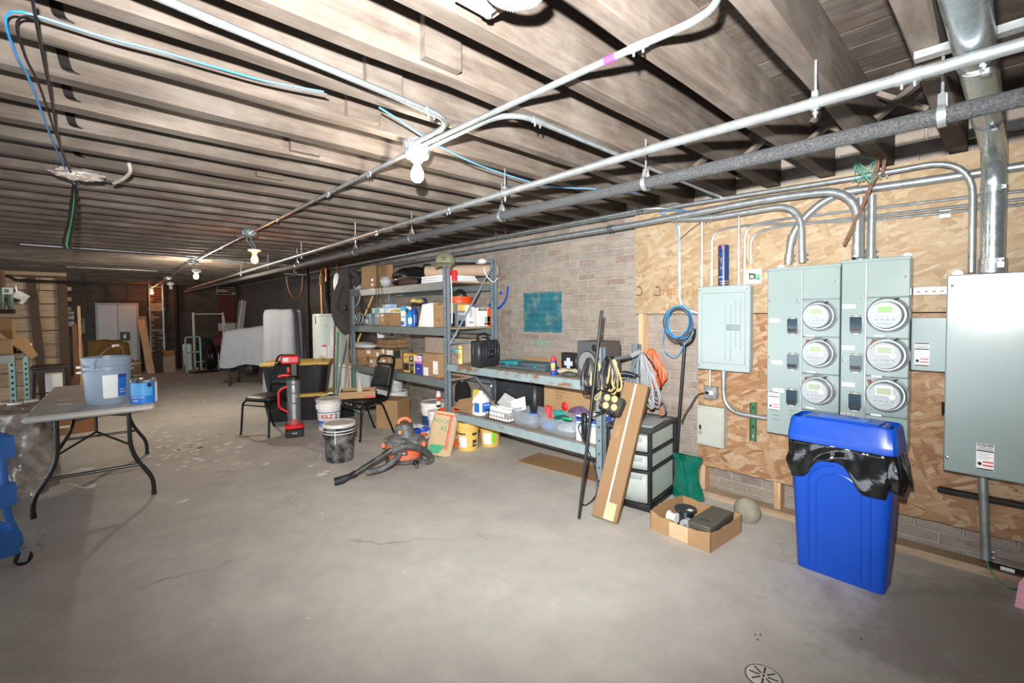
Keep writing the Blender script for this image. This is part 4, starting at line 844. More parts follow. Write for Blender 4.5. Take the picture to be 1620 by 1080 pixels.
lump('brown_cloth', 'folded brown cloth at the shelf edge below the black tarp', 'cloth', (2.86, at(645, 440, x=2.86).y, T0), (.1, .42, .09), M('4a322a', .9, bump=.5), 10, .12)
lump('clear_wrapping', 'crumpled clear wrapping at the left end of the top shelf', 'wrapping', (2.93, at(562, 450, x=2.93).y, T0), (.2, .3, .14), M('b9bfbd', .1, var=.4, scale=25, bump=.8, alpha=.8, coat=.5), 11, .2)
t = thing('wall_wires', 'thin dark wires drooping over the beam of the top shelf', 'wires')
for k, px in enumerate((594, 598, 604)): part('wire', MB().tube(spline([at(px, 452, x=2.765), at(px+1, 462, x=2.76), at(px-1+k, 472, x=2.765), at(px-2+3*k, 481+k*2, x=2.78)], 5), .004, 5), BLK, t)
t = thing('foam_slabs', 'stack of white foam slabs under the brown paper roll', 'slabs')
a, b = at(668, 445, x=2.84), at(776, 452, x=3.28)
for k in range(3): part('slab', MB().box(((a.x+b.x)/2-.01, (a.y+b.y)/2+.1+k*.012, T0+.0145+k*.0262), (.42, .5-.03*k, .024), .003), M('eceff2', .6, var=.03), t)
r0, r1 = V((2.95, at(674, 430, x=2.95).y-.0, T0+.149)), V((3.48, 3.91, T0+.149))
t = thing('paper_roll', 'thick roll of brown kraft paper lying across the top shelf', 'roll', r0); d = r1-r0
o = part('roll', MB().lathe([(.018, 0), (.064, 0), (.066, .005), (.066, d.length-.005), (.064, d.length), (.018, d.length)], 28), M('bfa58d', .75, var=.05), t); o.rotation_euler = d.to_track_quat('Z', 'Y').to_euler()
# cap hung on the middle post
t = thing('baseball_cap', 'khaki cap with a square badge hung on top of the middle rack post', 'cap', (FX-.005, YMF, 1.955)); CAP = M('84856a', .85, var=.12, scale=30, bump=.3)
part('crown', MB().lathe([(.098, -.05), (.102, -.02), (.095, .02), (.07, .055), (.03, .072), (.001, .076)], 24), CAP, t); part('visor', MB().surf(lambda u, v: (-.095*math.cos((u-.5)*2.2)-.075*v*math.cos((u-.5)*2.2)**.5, .097*math.sin((u-.5)*2.2), -.05-.05*v-.03*abs(u-.5)*v), 14, 6), CAP, t, mods=[('SOLIDIFY', dict(thickness=.004))])
part('button', MB().ball((0, 0, .077), .007, 8, 6), CAP, t); bd = part('badge', MB().rng(-.107, -.104, -.028, .022, -.03, .022, .001), M('5b4a38', .8), t); part('badge_field', MB().rng(-.1085, -.107, -.021, .015, -.023, .015), CAP, bd); part('badge_mark', MB().rng(-.1095, -.1085, -.012, .006, -.014, .006), M('40261c', .8), bd)
t.rotation_euler = (0, .12, .75)
boxt('red_box', 'small bright red box behind the middle post under the cap', (2.835, 2.87, YMF-.1, YMF+.02, T0+.0, T0+.11), RED, tape=False, body='body')
p = at(743, 418, x=3.28); solo('crumpled_paper', MB().ball((3.2, p.y-.3, p.z-.0), .05, 10, 7, (1, 1.3, .6), .25, 2), PAPER, 'crumpled white paper at the rear top of the rack', 'paper')
# ---- second shelf
T1 = 1.2585; xf = 2.83
t = thing('clear_bin', 'small clear plastic bin with a white diamond label on the second shelf', 'bin', (2.92, at(590, 505, x=2.92).y, T1)); w, l, h = .17, .26, .1
part('bin', MB().box((0, 0, h/2), (w, l, h), .008), CLEARF, t); part('paper_label', MB().prism([(0, .02), (.03, .05), (0, .085), (-.03, .05)], 'x', -w/2-.002, -w/2-.0005), PAPER, t, smooth=0)
t = thing('cable_coil', 'coil of pale cable on the left of the second shelf', 'cable', (2.9, at(566, 505, x=2.9).y, T1+.085))
for k in range(4): part('loop', MB().tube([(.02*k-.03+.008*math.sin(3*a), (.075+.006*k)*math.cos(a), (.07+.003*k)*math.sin(a)) for a in [2*PI*i/22 for i in range(22)]], .006, 6, closed=True), M('c8c9c6' if k % 2 else '4a4a4c', .5), t)
p = at(557, 508, x=2.95); solo('tin_roll', MB().lathe([(.001, 0), (.06, 0), (.06, .15), (.055, .155), (.001, .155)], 20, (2.95, 5.97, T1+.0005)), M('6f8088', .4), 'blue-grey cylinder at the left end of the second shelf', 'roll')
bb = PB(600, 623, 635, 495, T1, xf); boxt('cardboard_box', 'cardboard box with dark tape and a white sticker in the middle of the second shelf', bb, CARD, group=CG, decals=[('-x', .2, .82, .18, .2, PAPER), ('-x', .22, .45, .14, .3, YEL), ('-x', .58, .8, .2, .3, CARDD, 'dark_tape'), ('-x', .58, .2, .2, .3, CARDD, 'dark_tape')]); bz = bb[5]
GS = 'small boxes on the second shelf'
boxt('small_box', 'teal and white small box, left one on the second shelf carton', (2.85, 2.95, at(611, 490, x=2.85).y, at(593, 490, x=2.85).y, bz+.002, bz+.062), PORC, group=GS, tape=False, decals=[('-x', .22, .5, .4, .9, M('2aa5a8', .5), 'teal_panel'), ('-x', .9, .5, .12, .9, M('79c6e0', .5), 'blue_stripe')])
boxt('small_box', 'white small box with a blue edge, right one on the second shelf carton', (2.85, 2.95, at(623, 490, x=2.85).y, at(611.8, 490, x=2.85).y, bz+.002, bz+.062), WHITE, group=GS, tape=False, decals=[('-x', .55, .5, .06, .8, YEL, 'yellow_stripe'), ('-x', .05, .5, .1, .95, M('79c6e0', .5), 'blue_stripe')])
boxt('small_box', 'pale blue small box topmost on the second shelf carton', (2.86, 2.94, at(619, 484, x=2.86).y, at(605, 484, x=2.86).y, bz+.0635, bz+.112), M('9cc3e8', .5), group=GS, tape=False, decals=[('-x', .5, .55, .7, .3, M('c8dcf2', .5), 'printed_band')])
boxt('small_box', 'plain white box behind the clear bin on the second shelf', (3.02, 3.12, at(604, 490, x=3.02).y, at(588, 490, x=3.02).y, T1, at(595, 487, x=3.02).z), WHITE, group=GS, tape=False)
t = thing('crowbar', 'yellow handled bar leaning through the second and third shelf against the wall', 'tool'); part('handle', MB().tube([at(591, 466, x=3.1), at(577, 499, x=3.02)], .012, 8), YEL, t); part('tip', MB().tube([at(577, 499, x=3.02), at(574, 506, x=3.0)], .009, 8), BLK, t)
part('lower_bar', MB().tube([at(571, 527, x=2.98), at(566, 540, x=2.95)], .013, 8), YEL, t)
t = thing('bicycle_fork', 'chromed bent tubes leaning at the left rear of the second shelf', 'tube'); part('tube', MB().tube(spline([at(570, 468, x=3.0), at(568, 478, x=3.0), at(558, 489, x=2.97)], 6), .011, 8), CHROME, t); part('tube', MB().tube([at(570, 470, x=3.0), at(583, 490, x=3.0)], .008, 8), BLK, t); part('tube', MB().tube(spline([at(562, 468, x=2.98), at(558, 475, x=2.97), at(553, 478, x=2.95)], 4), .01, 8), CHROME, t)
def glove(name, label, c, s, sd, rz=0):
    t = thing(name, label, 'glove', c, rz, 'work gloves on the rack'); rr = random.Random(sd); mm = M('b3a887' if sd == 3 else 'e2c56e', .85, var=.15, scale=40, bump=.4)
    mb = MB().ball((0, 0, .03*s), .05*s, 14, 8, (1.2, 1, .55), .06, sd); part('palm', mb, mm, t)
    for k in range(4): part('finger', MB().tube([(.04*s, (-.033+.022*k)*s, .03*s), (.085*s, (-.038+.026*k)*s, .034*s+rr.uniform(-.01, .012)), (.115*s, (-.04+.027*k)*s, .02*s)], [.013*s, .012*s, .009*s], 8), mm, t)
    part('thumb', MB().tube([(0, .045*s, .03*s), (.035*s, .075*s, .03*s), (.06*s, .08*s, .022*s)], [.014*s, .013*s, .01*s], 8), mm, t); part('cuff', MB().tube([(-.05*s, 0, .03*s), (-.095*s, 0, .028*s)], [.038*s, .044*s], 12), M('23365c', .8), t)
glove('work_glove', 'yellow work glove standing up beside the white spray can', (2.93, at(630, 489, x=2.93).y, bz+.002), .9, 1, .4+PI)
t = thing('spray_can', 'white spray can with a cyan cap on the second shelf', 'can', (2.86, at(638.5, 500, x=2.86).y, T1)); R = .033; hh = .235
part('body', MB().lathe([(.001, 0), (R, 0), (R, hh*.74), (R*.9, hh*.78), (R*.6, hh*.8)], 20), WHITE, t); part('cap', MB().lathe([(R*.98, hh*.76), (R*.98, hh*.97), (R*.85, hh), (.001, hh)], 20), M('2fb3e4', .35), t); part('printed_swirl', arcband(R+.0007, .01, .06, PI*.7, PI*1.4), BLUEINK, t); part('printed_swirl', arcband(R+.0007, .1, .12, PI*1.1, PI*1.5), M('2fb3e4', .35), t)
t = thing('spray_bottle', 'blue bottle with a white trigger top on the second shelf', 'bottle', (2.87, at(648, 500, x=2.87).y-.01, T1)); part('body', MB().lathe([(.001, 0), (.037, 0), (.04, .02), (.038, .12), (.028, .165), (.014, .185), (.014, .195)], 20), M('1d86dd', .25), t); part('trigger_head', MB().lathe([(.018, .195), (.018, .22), (.012, .225), (.001, .235)], 14).box((-.025, 0, .222), (.05, .018, .02), .005), PORC, t); part('paper_label', arcband(.0405, .03, .1, PI*1.15, PI*1.5), PAPER, t); part('green_mark', arcband(.0407, .13, .15, PI*.8, PI*1.05), M('49b84f', .5), t)
t = thing('blue_can', 'dark blue can just behind the spray bottle', 'can', (2.98, at(655, 500, x=2.98).y, T1)); part('body', MB().lathe([(.001, 0), (.04, 0), (.04, .2), (.036, .21), (.001, .21)], 18), M('2046a0', .35), t); part('label_band', arcband(.0406, .04, .13, PI*.8, PI*1.6), M('5b82d0', .4), t)
bb = PB(653, 671, 683, 479.5, T1, 2.81, None)
mb = MB(); x0, x1, y0, y1, z0, z1 = bb
t = thing('white_folder', 'white leaning folders fanned out beside the cardboard box on the second shelf', 'folders', (0, 0, 0)); FOL = M('efeeea', .6, var=.03)
ya, yb = at(684, 500, x=2.83).y, at(667, 500, x=2.83).y
for k in range(4): 
    dyy = (yb-ya)*(k/4); yy = ya+.012+dyy; sl = .0+.055*k/3
    part('folder', MB().prism([(yy, T1), (yy+.02+(.09 if k == 3 else 0), T1), (yy+.02, z1-.004*k), (yy, z1-.004*k)], 'x', 2.815+.004*k, 3.06), FOL, t, smooth=0)
bb = PB(685, 702.5, None, 479, T1, 2.82, .3); bb = (bb[0], bb[1], YMF+.04, bb[3], bb[4], bb[5]); t = boxt('cardboard_box', 'square cardboard box on the second shelf against the middle post', bb, CARD, group=CG, tape=False, decals=[('-x', .55, .95, .3, .05, M('7a4a30', .7), 'staple')]); facetext(t, dims(bb), '-x', .6, .7, 'x5', .025, CARDINK); facetext(t, dims(bb), '-x', .45, .3, 'fragile', .028, CARDINK)
glove('work_glove', 'yellow work glove hanging over the white folders', (2.9, at(664, 480, x=2.9).y, z1+.004), .9, 2, .2+PI)
# items seen through the open end of the second shelf
ye = 3.90
bb = NB(713, 724, 494, T1, 3.99, .2); boxt('black_box', 'black box with cut corners just right of the middle post', bb, BLK, tape=False, body='body', bev=.02)
bb = NB(724, 739, 481.5, T1, 3.94, .22); boxt('product_box', 'grey and yellow printed box, second behind the rack brace', bb, M('7c8186', .5), tape=False, group='printed boxes at the rack end', decals=[('-y', .5, .86, 1.0, .26, YEL, 'yellow_panel'), ('-y', .5, .58, .8, .1, M('b9bdc0', .5), 'printed_line'), ('-y', .5, .16, .9, .25, BLK, 'dark_panel')])
bb = NB(739.5, 751, 482, T1, 3.9, .26); boxt('product_box', 'tall white printed box behind the rack brace', bb, WHITE, tape=False, group='printed boxes at the rack end', decals=[('-y', .45, .62, .45, .4, M('c5cbd2', .5), 'printed_picture'), ('-y', .5, .2, .6, .06, GREYINK, 'printed_line'), ('-y', .75, .95, .4, .09, BLUEINK, 'blue_corner')])
bb = NB(756, 776.5, 486.5, T1, 3.9, .22); t = boxt('product_box', 'white and orange printed box beside the rear post', bb, WHITE, tape=False, group='printed boxes at the rack end', decals=[('-y', .36, .9, .62, .13, M('4a3328', .5), 'dark_header'), ('-y', .86, .5, .28, .98, ORANGE, 'orange_side'), ('-y', .72, .38, .4, .3, M('8fb98f', .5), 'printed_jar'), ('-y', .72, .14, .46, .12, M('6b4a35', .5), 'printed_base')]); facetext(t, dims(bb), '-y', .36, .9, 'POWER', .022, PAPER)
# orange bucket with black hose
def bucket(name, label, loc, h, r, m, cat='bucket', lidm=None, ribs=3, handle=None, group=None, rz=0, inner=None):
    t = thing(name, label, cat, loc, rz, group); b = r*.86
    prof = [(.001, .004), (b, 0), (b+.002, .006), (r*.955, h*.66)]
    for k in range(ribs): z = h*(.7+.085*k); prof += [(r*.96, z), (r*1.045, z+.002), (r*1.045, z+.01), (r*.965, z+.012)]
    prof += [(r, h-.012), (r*1.03, h-.01), (r*1.03, h)]
    if not lidm: prof += [(r*.97, h), (r*.94, h*.7), (b*.96, .012), (.001, .012)]
    part('shell', MB().lathe(prof, 36), m, t, smooth=40)
    if lidm: part('lid', MB().lathe([(r*1.05, h-.02), (r*1.06, h-.004), (r*1.05, h+.008), (r*1.0, h+.012), (r*.97, h+.006), (.001, h+.005)], 36), lidm, t)
    if handle is not None:
        a = handle; sx = math.sin(a); cz = math.cos(a); R = r*1.08
        P = [(R*math.cos(q), -R*math.sin(q)*sx*1.0, h*.82+R*math.sin(q)*cz) for q in [PI*i/16 for i in range(17)]]
        part('bail', MB().tube(P, .0032, 6), GALV, t); i0 = P[8]; part('grip', MB().tube([P[7], P[8], P[9]], .009, 8), PORC, t)
        for s in (-1, 1): part('bail_ear', MB().cyl((s*r*.96, 0, h*.82), (s*r*1.1, 0, h*.82), .016, n=10), m, t)
    return t
a, b = at(727, 473, y=4.05), at(765, 473, y=4.05); rb = (b.x-a.x)/2/1.05*.97
zt_ = at(746, 468.5, y=4.05).z
t = bucket('orange_bucket', 'orange bucket with a black hose coiled in it at the end of the second shelf', ((a.x+b.x)/2+.01, 4.3, T1), zt_-T1-.0, rb, ORANGE, group='orange buckets')
part('hose', MB().tube(spline([(-.08, .02, .12), (-.1, -.02, zt_-T1+.0), (-.04, -.03, zt_-T1+.06), (.03, -.02, zt_-T1+.065), (.085, 0, zt_-T1+.01), (.07, .03, .1)], 6), .021, 10), BLKR, t)
# ---- third shelf
T2 = .7145; G3 = CG
bb = PB(554, 571, 582, 566, T2, 2.83); boxt('cardboard_box', 'lower cardboard box at the left end of the third shelf', bb, CARDD, group=G3)
bb2 = (bb[0]+.0, bb[1]+.02, bb[2]-.02, bb[3]+.02, bb[5]+.002, at(570, 553.5, x=2.83).z); boxt('cardboard_box', 'upper cardboard box at the left end of the third shelf under the white pack', bb2, CARD, group=G3)
lump('wrapped_pack', 'white plastic wrapped pack on the left boxes of the third shelf', 'pack', (2.99, at(574, 545, x=2.97).y, bb2[5]+.004), (.27, .62, .1), M('e3e5e6', .3, var=.08, bump=.4, scale=12), 14, .07)
bb = PB(583, 592, 602, 566.5, T2, 2.83); boxt('cardboard_box', 'small cardboard box with a white label beside the paper stack', bb, CARD, group=G3, decals=[('-x', .5, .6, .4, .3, PAPER)])
bb3 = PB(576, 592, 602, 553.5, bb[5]+.002, 2.86); boxt('cardboard_box', 'cardboard box with two white labels above the paper stack', bb3, CARD, group=G3, decals=[('-x', .45, .65, .35, .45, PAPER), ('-y', .5, .4, .4, .5, PAPER)])
t = thing('paper_stack', 'stack of thin loose paper envelopes in front of the boxes on the third shelf', 'papers', (2.86, at(598, 575, x=2.86).y, T2))
for k in range(9): part('envelope', MB().box((random.uniform(-.006, .006), random.uniform(-.012, .012), .006+k*.0105), (.07, .2-.004*k, .009), .002, Euler((0, 0, random.uniform(-.08, .08)))), M('c9b6a3', .8), t)
bb = PB(601, 622, 637, 567.5, T2, 2.88); boxt('cardboard_box', 'large cardboard box behind the chair back on the third shelf', bb, CARD, group=G3, decals=[('-x', .3, .6, .22, .4, PAPER), ('-x', .75, .5, .1, .9, M('cdbfae', .4), 'clear_tape')])
bbc = PB(600, 622, 637, 554, bb[5]+.002, 2.89); boxt('cardboard_box', 'cardboard box with a printed white and dark green label on the third shelf', bbc, CARD, group=G3, decals=[('-x', .28, .75, .16, .5, PAPER), ('-x', .75, .5, .42, .95, M('ece4de', .6), 'printed_label'), ('-y', .4, .5, .7, .95, M('233a2a', .6), 'green_label')])
bb = PB(596, 611, 652, 545, bbc[5]+.002, 3.02, .28); bb = (bb[0], bb[1], bb[2]-.1, bb[3], bb[4], bb[5]); boxt('cardboard_box', 'lower of two wide flat cartons at the rear of the third shelf', bb, CARDD, group=G3)
bb = (bb[0], bb[1], bb[2]+.02, bb[3]-.02, bb[5]+.002, at(611, 537, x=3.02).z); boxt('cardboard_box', 'upper of two wide flat cartons at the rear of the third shelf', bb, CARDD, group=G3)
bb = PB(638, 654.5, 668, 560, T2, 2.85); t = boxt('bag_box', 'yellow box of bags with red and black print on the third shelf', bb, YEL, tape=False, decals=[('-x', .76, .75, .4, .3, M('1a1a1a', .5), 'black_panel'), ('-x', .3, .28, .5, .34, M('3a2a1c', .5), 'printed_picture'), ('-x', .8, .25, .3, .48, BLK, 'black_panel')])
facetext(t, dims(bb), '-x', .27, .8, 'HUSKY', .034, REDINK, sx=.9); facetext(t, dims(bb), '-x', .76, .76, '50', .055, PAPER); facetext(t, dims(bb), '+z', .5, .5, 'HUSKY', .05, REDINK); facetext(t, dims(bb), '-x', .8, .25, 'bags', .03, PAPER, tilt=PI/2)
bb = PB(656, 667, None, 562, T2, 2.85, .17); t = boxt('detergent_box', 'purple and blue printed box next to the yellow one on the third shelf', bb, M('2b3aa8', .5), tape=False, decals=[('-x', .5, .82, 1.0, .3, M('f1e3ee', .5), 'white_top'), ('-x', .5, .62, 1.0, .12, M('e07bc2', .5), 'pink_band')]); facetext(t, dims(bb), '-x', .5, .84, 'ALL', .038, REDINK); facetext(t, dims(bb), '-x', .5, .3, 'stain', .03, PAPER)
p = at(648, 575, x=2.81); solo('metal_tube', MB().cyl((2.825, at(641, 576, x=2.825).y, T2+.118), (2.825, at(656, 573, x=2.825).y, T2+.118), .0135, n=12), GALV, 'short silver tube balanced in front of the yellow box', 'tube')
bb = PB(668, 694, 704, 560.5, T2, 2.825); bb = (bb[0], bb[1], max(bb[2], YMF+.04), bb[3], bb[4], bb[5]); t = boxt('cardboard_box', 'large cardboard box with two white shipping labels at the right end of the third shelf', bb, CARD, group=G3, decals=[('-x', .22, .2, .3, .36, PAPER), ('-x', .8, .42, .28, .55, PAPER)]); facetext(t, dims(bb), '-x', .84, .28, '|||', .03, INK); TZ = bb[5]
t = thing('blue_lid_jar', 'small jar with a blue lid on the right box of the third shelf', 'jar', (3.0, YMF+.11, TZ+.0015)); part('jar', MB().lathe([(.001, 0), (.035, 0), (.035, .028), (.001, .028)], 18), CLEARF, t); part('lid', MB().lathe([(.001, .028), (.037, .028), (.037, .05), (.03, .052), (.001, .052)], 18), M('37b3d4', .4), t)
bb = PB(652, 690, None, 546, T2, 3.05, .24); boxt('cardboard_box', 'large dusty cardboard box at the rear right of the third shelf', (3.07, 3.3, 3.93, 4.8, T2, 1.125), M('b3a08d', .9), group=G3, tape=False, decals=[('-y', .6, .93, .3, .05, PAPER, 'white_handle')])
t = thing('white_bowl_stack', 'white cups at the rear of the third shelf under the second deck', 'cups', (3.22, at(603, 531, x=3.22).y, at(603, 534, x=3.22).z-.0)); part('cup', MB().lathe([(.001, 0), (.05, 0), (.06, .07), (.055, .07), (.001, .02)], 18), PORC, t)
# ---- right bay, table height
T3 = .8895
t = thing('caulk_tube', 'pale yellow tube standing at the left end of the table-height deck', 'tube', (2.87, at(728.5, 570, x=2.87).y, T3)); part('tube', MB().lathe([(.001, 0), (.024, 0), (.024, .17), (.02, .175), (.006, .178), (.004, .19), (.001, .19)], 18), M('e6d982', .4), t); part('printed_flame', arcband(.0246, .05, .11, PI*1.0, PI*1.3), M('e8892c', .5), t); part('printed_band', arcband(.0246, .14, .16, PI*.95, PI*1.5), M('e8892c', .5), t)
# black case
a, b = at(757, 560, y=3.35), at(790.5, 560, y=3.35); zt_ = at(775, 538, y=3.35).z
t = thing('equipment_case', 'black ribbed equipment case with a folding handle standing on the deck', 'case', ((a.x+b.x)/2, 3.35, T3)); w = b.x-a.x; h = zt_-T3; CASE = M('23262a', .45)
part('shell_front', MB().box((0, .045, h/2+.006), (w, .085, h-.012), .014), CASE, t); part('shell_back', MB().box((0, .105, h/2+.006), (w*.98, .05, h-.02), .012), CASE, t)
for k in range(7): part('rib', MB().box((-w/2+w*(k+.5)/7, .0, h/2), (.009, .012, h*.86), .003), CASE, t)
for k in (.25, .75): part('rib', MB().box((0, -.001, h*k), (w*.9, .01, .007), .002), CASE, t)
part('emblem_plate', MB().box((w*.1, -.004, h*.5), (w*.3, .008, h*.3), .004), BLK, t); text('pro', .02, GREYINK, t, (w*.1, -.0092, h*.5), '-y')
for s in (-1, 1): part('latch', MB().box((s*w*.33, .0, h*.93), (.022, .022, .045), .004), BLK, t); part('foot', MB().box((s*w*.3, .05, .004), (.03, .05, .014), .003), BLK, t)
part('handle', MB().tube(spline([(-w*.34, .07, h-.005), (-w*.31, .07, h+.04), (-w*.18, .07, h+.058), (w*.06, .07, h+.058), (w*.16, .07, h+.04), (w*.18, .07, h-.005)], 5), .011, 8), BLK, t)
# drill case
a, b = at(797, 583, x=2.95), at(864, 588, x=2.95); t = thing('drill_case', 'teal and dark grey flat tool case lying on the deck', 'case', (2.99, (a.y+b.y)/2, T3), .06); l = a.y-b.y; TEAL = M('1f7f86', .4)
part('lower_shell', MB().box((0, 0, .02), (.17, l, .04), .01), M('46525a', .5), t); part('upper_shell', MB().box((0, l*.3, .056), (.17, l*.4, .036), .012), TEAL, t); part('upper_shell', MB().box((0, -l*.2, .054), (.17, l*.6, .034), .012), M('4b5a62', .5), t, label='dark grey half of the lid')
for s in (-1, 1): part('latch', MB().box((-.087, s*l*.3, .04), (.012, .03, .022), .004), TEAL, t)
o = solo('cardboard_tray', MB().box((0, 0, .04), (.012, .5, .08), .002, None).box((-.05, 0, .004), (.1, .48, .006), .001), CARD, 'low folded cardboard piece at the rear of the deck behind the teal case', 'cardboard'); o.location = (3.25, at(858, 565, x=3.25).y, T3)
t = thing('lubricant_can', 'blue and yellow spray can with a red cap at the deck edge', 'can', (2.86, at(875.5, 590, x=2.86).y, T3)); R = .0225; hh = .118
part('body', MB().lathe([(.001, 0), (R, 0), (R, hh-.006), (R*.7, hh)], 24), M('1f3fa8', .3), t); part('cap', MB().lathe([(R*.86, hh-.003), (R*.86, hh+.028), (R*.7, hh+.034), (.001, hh+.034)], 24), RED, t); part('yellow_shield', arcband(R+.0006, .06, .1, PI*.92, PI*1.42), M('f0cf2f', .4), t); part('red_band', arcband(R+.0006, .035, .045, PI*.92, PI*1.42), RED, t); part('white_band', arcband(R+.0006, .046, .052, PI*.92, PI*1.42), PAPER, t)
text('WD-40', .019, BLUEINK, t, (-R*.96-.0007, -.0075, .08), '-x', sx=.75)
glove('work_glove', 'grey and yellow work glove beside the blue spray can', (2.93, at(892, 585, x=2.93).y, T3), 1.0, 3, -1.2)
lump('rag', 'crumpled dark grey rag in front of the work glove', 'rag', (2.87, at(900, 590, x=2.87).y, T3), (.1, .14, .045), M('4a4a46', .9, bump=.5), 22, .15)
t = thing('first_aid_case', 'black case with a pale grey cross, left of the speaker', 'case', (3.08, at(907, 575, x=3.08).y+.02, T3)); part('body', MB().box((0, 0, .085), (.08, .17, .17), .006), BLK, t)
part('cross', MB().prism([(.018, .035), (.018, .062), (.045, .062), (.045, .1), (.018, .1), (.018, .128), (-.018, .128), (-.018, .1), (-.045, .1), (-.045, .062), (-.018, .062), (-.018, .035)], 'x', -.0425, -.04), M('b8c0cc', .5), t, smooth=0)
p = at(914.5, 588, x=2.90); q = at(950, 590, x=2.90); zt_ = at(914, 539, x=2.90).z
t = thing('monitor_speaker', 'charcoal studio speaker with a round cone on the table-height deck', 'speaker', (2.90, (p.y+q.y)/2, T3), -.12); w = p.y-q.y+.03; h = zt_-T3; SPK = M('4c5054', .5, var=.06)
part('cabinet', MB().box((.115, 0, h/2), (.23, w, h), .01), M('4e4641', .55), t); part('baffle', MB().box((-.004, 0, h/2), (.012, w, h), .005), SPK, t)
part('cone', MB().lathe([(w*.38, .0), (w*.37, .006), (w*.33, .004), (w*.2, -.0), (w*.1, .003), (.001, .006)], 32, (-.011, w*.02, h*.4), XROT), M('7a7c7e', .5, var=.15, scale=30), t); part('surround', MB().lathe([(w*.40, 0), (w*.4, .004), (w*.36, .0045)], 32, (-.0105, w*.02, h*.4), XROT), BLKR, t); part('port', MB().lathe([(w*.11, 0), (w*.1, .002), (.001, .001)], 20, (-.0105, -w*.26, h*.84), XROT), BLK, t)
part('star_mark', MB().box((-.019, w*.02, h*.42), (.002, .05, .012)).box((-.019, w*.02, h*.42), (.002, .012, .05)), M('c5c8ca', .4), t, smooth=0)
t = thing('hand_tools', 'heap of dark hand tools at the right end of the deck', 'tools', (3.1, at(995, 580, x=3.1).y+.05, T3))
for k in range(5): part('tool', MB().tube(spline([(-.08+.03*k, .06, .012+.01*(k % 2)), (-.02+.02*k, .0, .02+.012*(k % 3)), (.06+.01*k, -.05-.01*k, .014)], 5), .01, 8), (BLK, M('5b6470', .4), IRON)[k % 3], t)
# ---- right bay, bottom deck
T4 = .4015
bb = PB(704, 735, 742, 637, T4, 2.86, None); x0, x1, y0, y1, z0, z1 = bb; y0, y1 = 3.56, 3.86; x0, x1 = 2.86, 3.1
t = thing('cardboard_box', 'open cardboard box with a raised flap at the left end of the bottom deck', 'box', (x0, y0, T4), group=CG); w, l, h = x1-x0, y1-y0, .115
part('carton', MB().rng(0, .005, 0, l, 0, h).rng(w-.005, w, 0, l, 0, h).rng(.005, w-.005, 0, .005, 0, h).rng(.005, w-.005, l-.005, l, 0, h).rng(.005, w-.005, .005, l-.005, 0, .004), CARD, t, smooth=0); part('flap', MB().add([(0, .02, h), (0, l-.01, h), (-.05, l+.03, h-.085), (-.075, .06, h-.06), (.002, .02, h+.004), (.002, l-.01, h+.004), (-.048, l+.03, h-.081), (-.073, .06, h-.056)], [(0, 1, 2, 3), (7, 6, 5, 4), (0, 4, 5, 1), (1, 5, 6, 2), (2, 6, 7, 3), (3, 7, 4, 0)]), CARD, t, smooth=0)
t = thing('dust_pan', 'black dustpan on a long handle behind the open box', 'dustpan', (3.22, at(732, 625, x=3.22).y, T4)); part('pan', MB().prism([(-.13, .0), (.13, 0), (.12, .16), (.07, .22), (-.07, .22), (-.12, .16)], 'x', -.02, .02), BLKR, t, smooth=0); part('handle', MB().tube([(0, -.01, .2), (-.03, .09, .46)], .011, 8), GALV, t)
solo('yellow_tag_bag', MB().box((0, 0, .05), (.012, .1, .1), .003, Euler((.0, .15, 0))), M('e3d24e', .5, var=.2), 'yellow plastic packet behind the jug', 'packet').location = (3.0, at(741, 625, x=3.0).y-.13, T4+.117)
# jug
t = thing('plastic_jug', 'white gallon jug with a blue label on the bottom deck', 'jug', (2.925, at(761, 650, x=2.925).y, T4)); JUG = M('eef0f0', .35, var=.03); w = .075; hh = .215
def jg(u, v):
    a = 2*PI*u; z = v*hh; k = 1 if v < .62 else 1-((v-.62)/.38)**1.5*.72
    c, s_ = math.cos(a), math.sin(a); e = (abs(c)**4+abs(s_)**4)**-.25; return (w*k*e*c, w*1.0*k*e*s_, z)
part('body', MB().surf(jg, 28, 12, True).rng(-w*.8, w*.8, -w*.8, w*.8, .0, .003), JUG, t); part('handle', MB().tube(spline([(.02, .03, hh-.01), (.03, .06, hh-.02), (.035, .078, hh-.07), (.03, .074, hh-.11)], 5), .012, 8), JUG, t); part('cap', MB().lathe([(.021, hh-.004), (.021, hh+.018), (.001, hh+.02)], 18), PORC, t)
part('blue_label', MB().box((.01, -w-.002, hh*.36), (w*1.5, .003, hh*.42), .001).box((-w-.002, -.03, hh*.36), (.003, w*1.0, hh*.42), .001), M('2a72cc', .5), t, smooth=0)
for k in range(3): part('printed_dot', MB().ball((-.02+.025*k, -w-.004, hh*.46), .008, 8, 6, (1, .1, 1)), PAPER, t)
# black hard case at rear
a, b = at(777, 610, y=3.3), at(829, 610, y=3.25); t = thing('hard_case', 'large black hard case at the rear of the bottom deck', 'case', (3.2, 3.3, T4)); part('shell', MB().box((0, 0, .17), (.22, .62, .33), .02), CASE, t); part('corner', MB().box((-.1, .27, .17), (.03, .07, .31), .008), M('44505a', .4), t); part('catch', MB().box((-.112, .08, .24), (.012, .04, .06), .004), BLK, t); part('stud', MB().ball((-.115, .3, .26), .012, 8, 6), PORC, t)
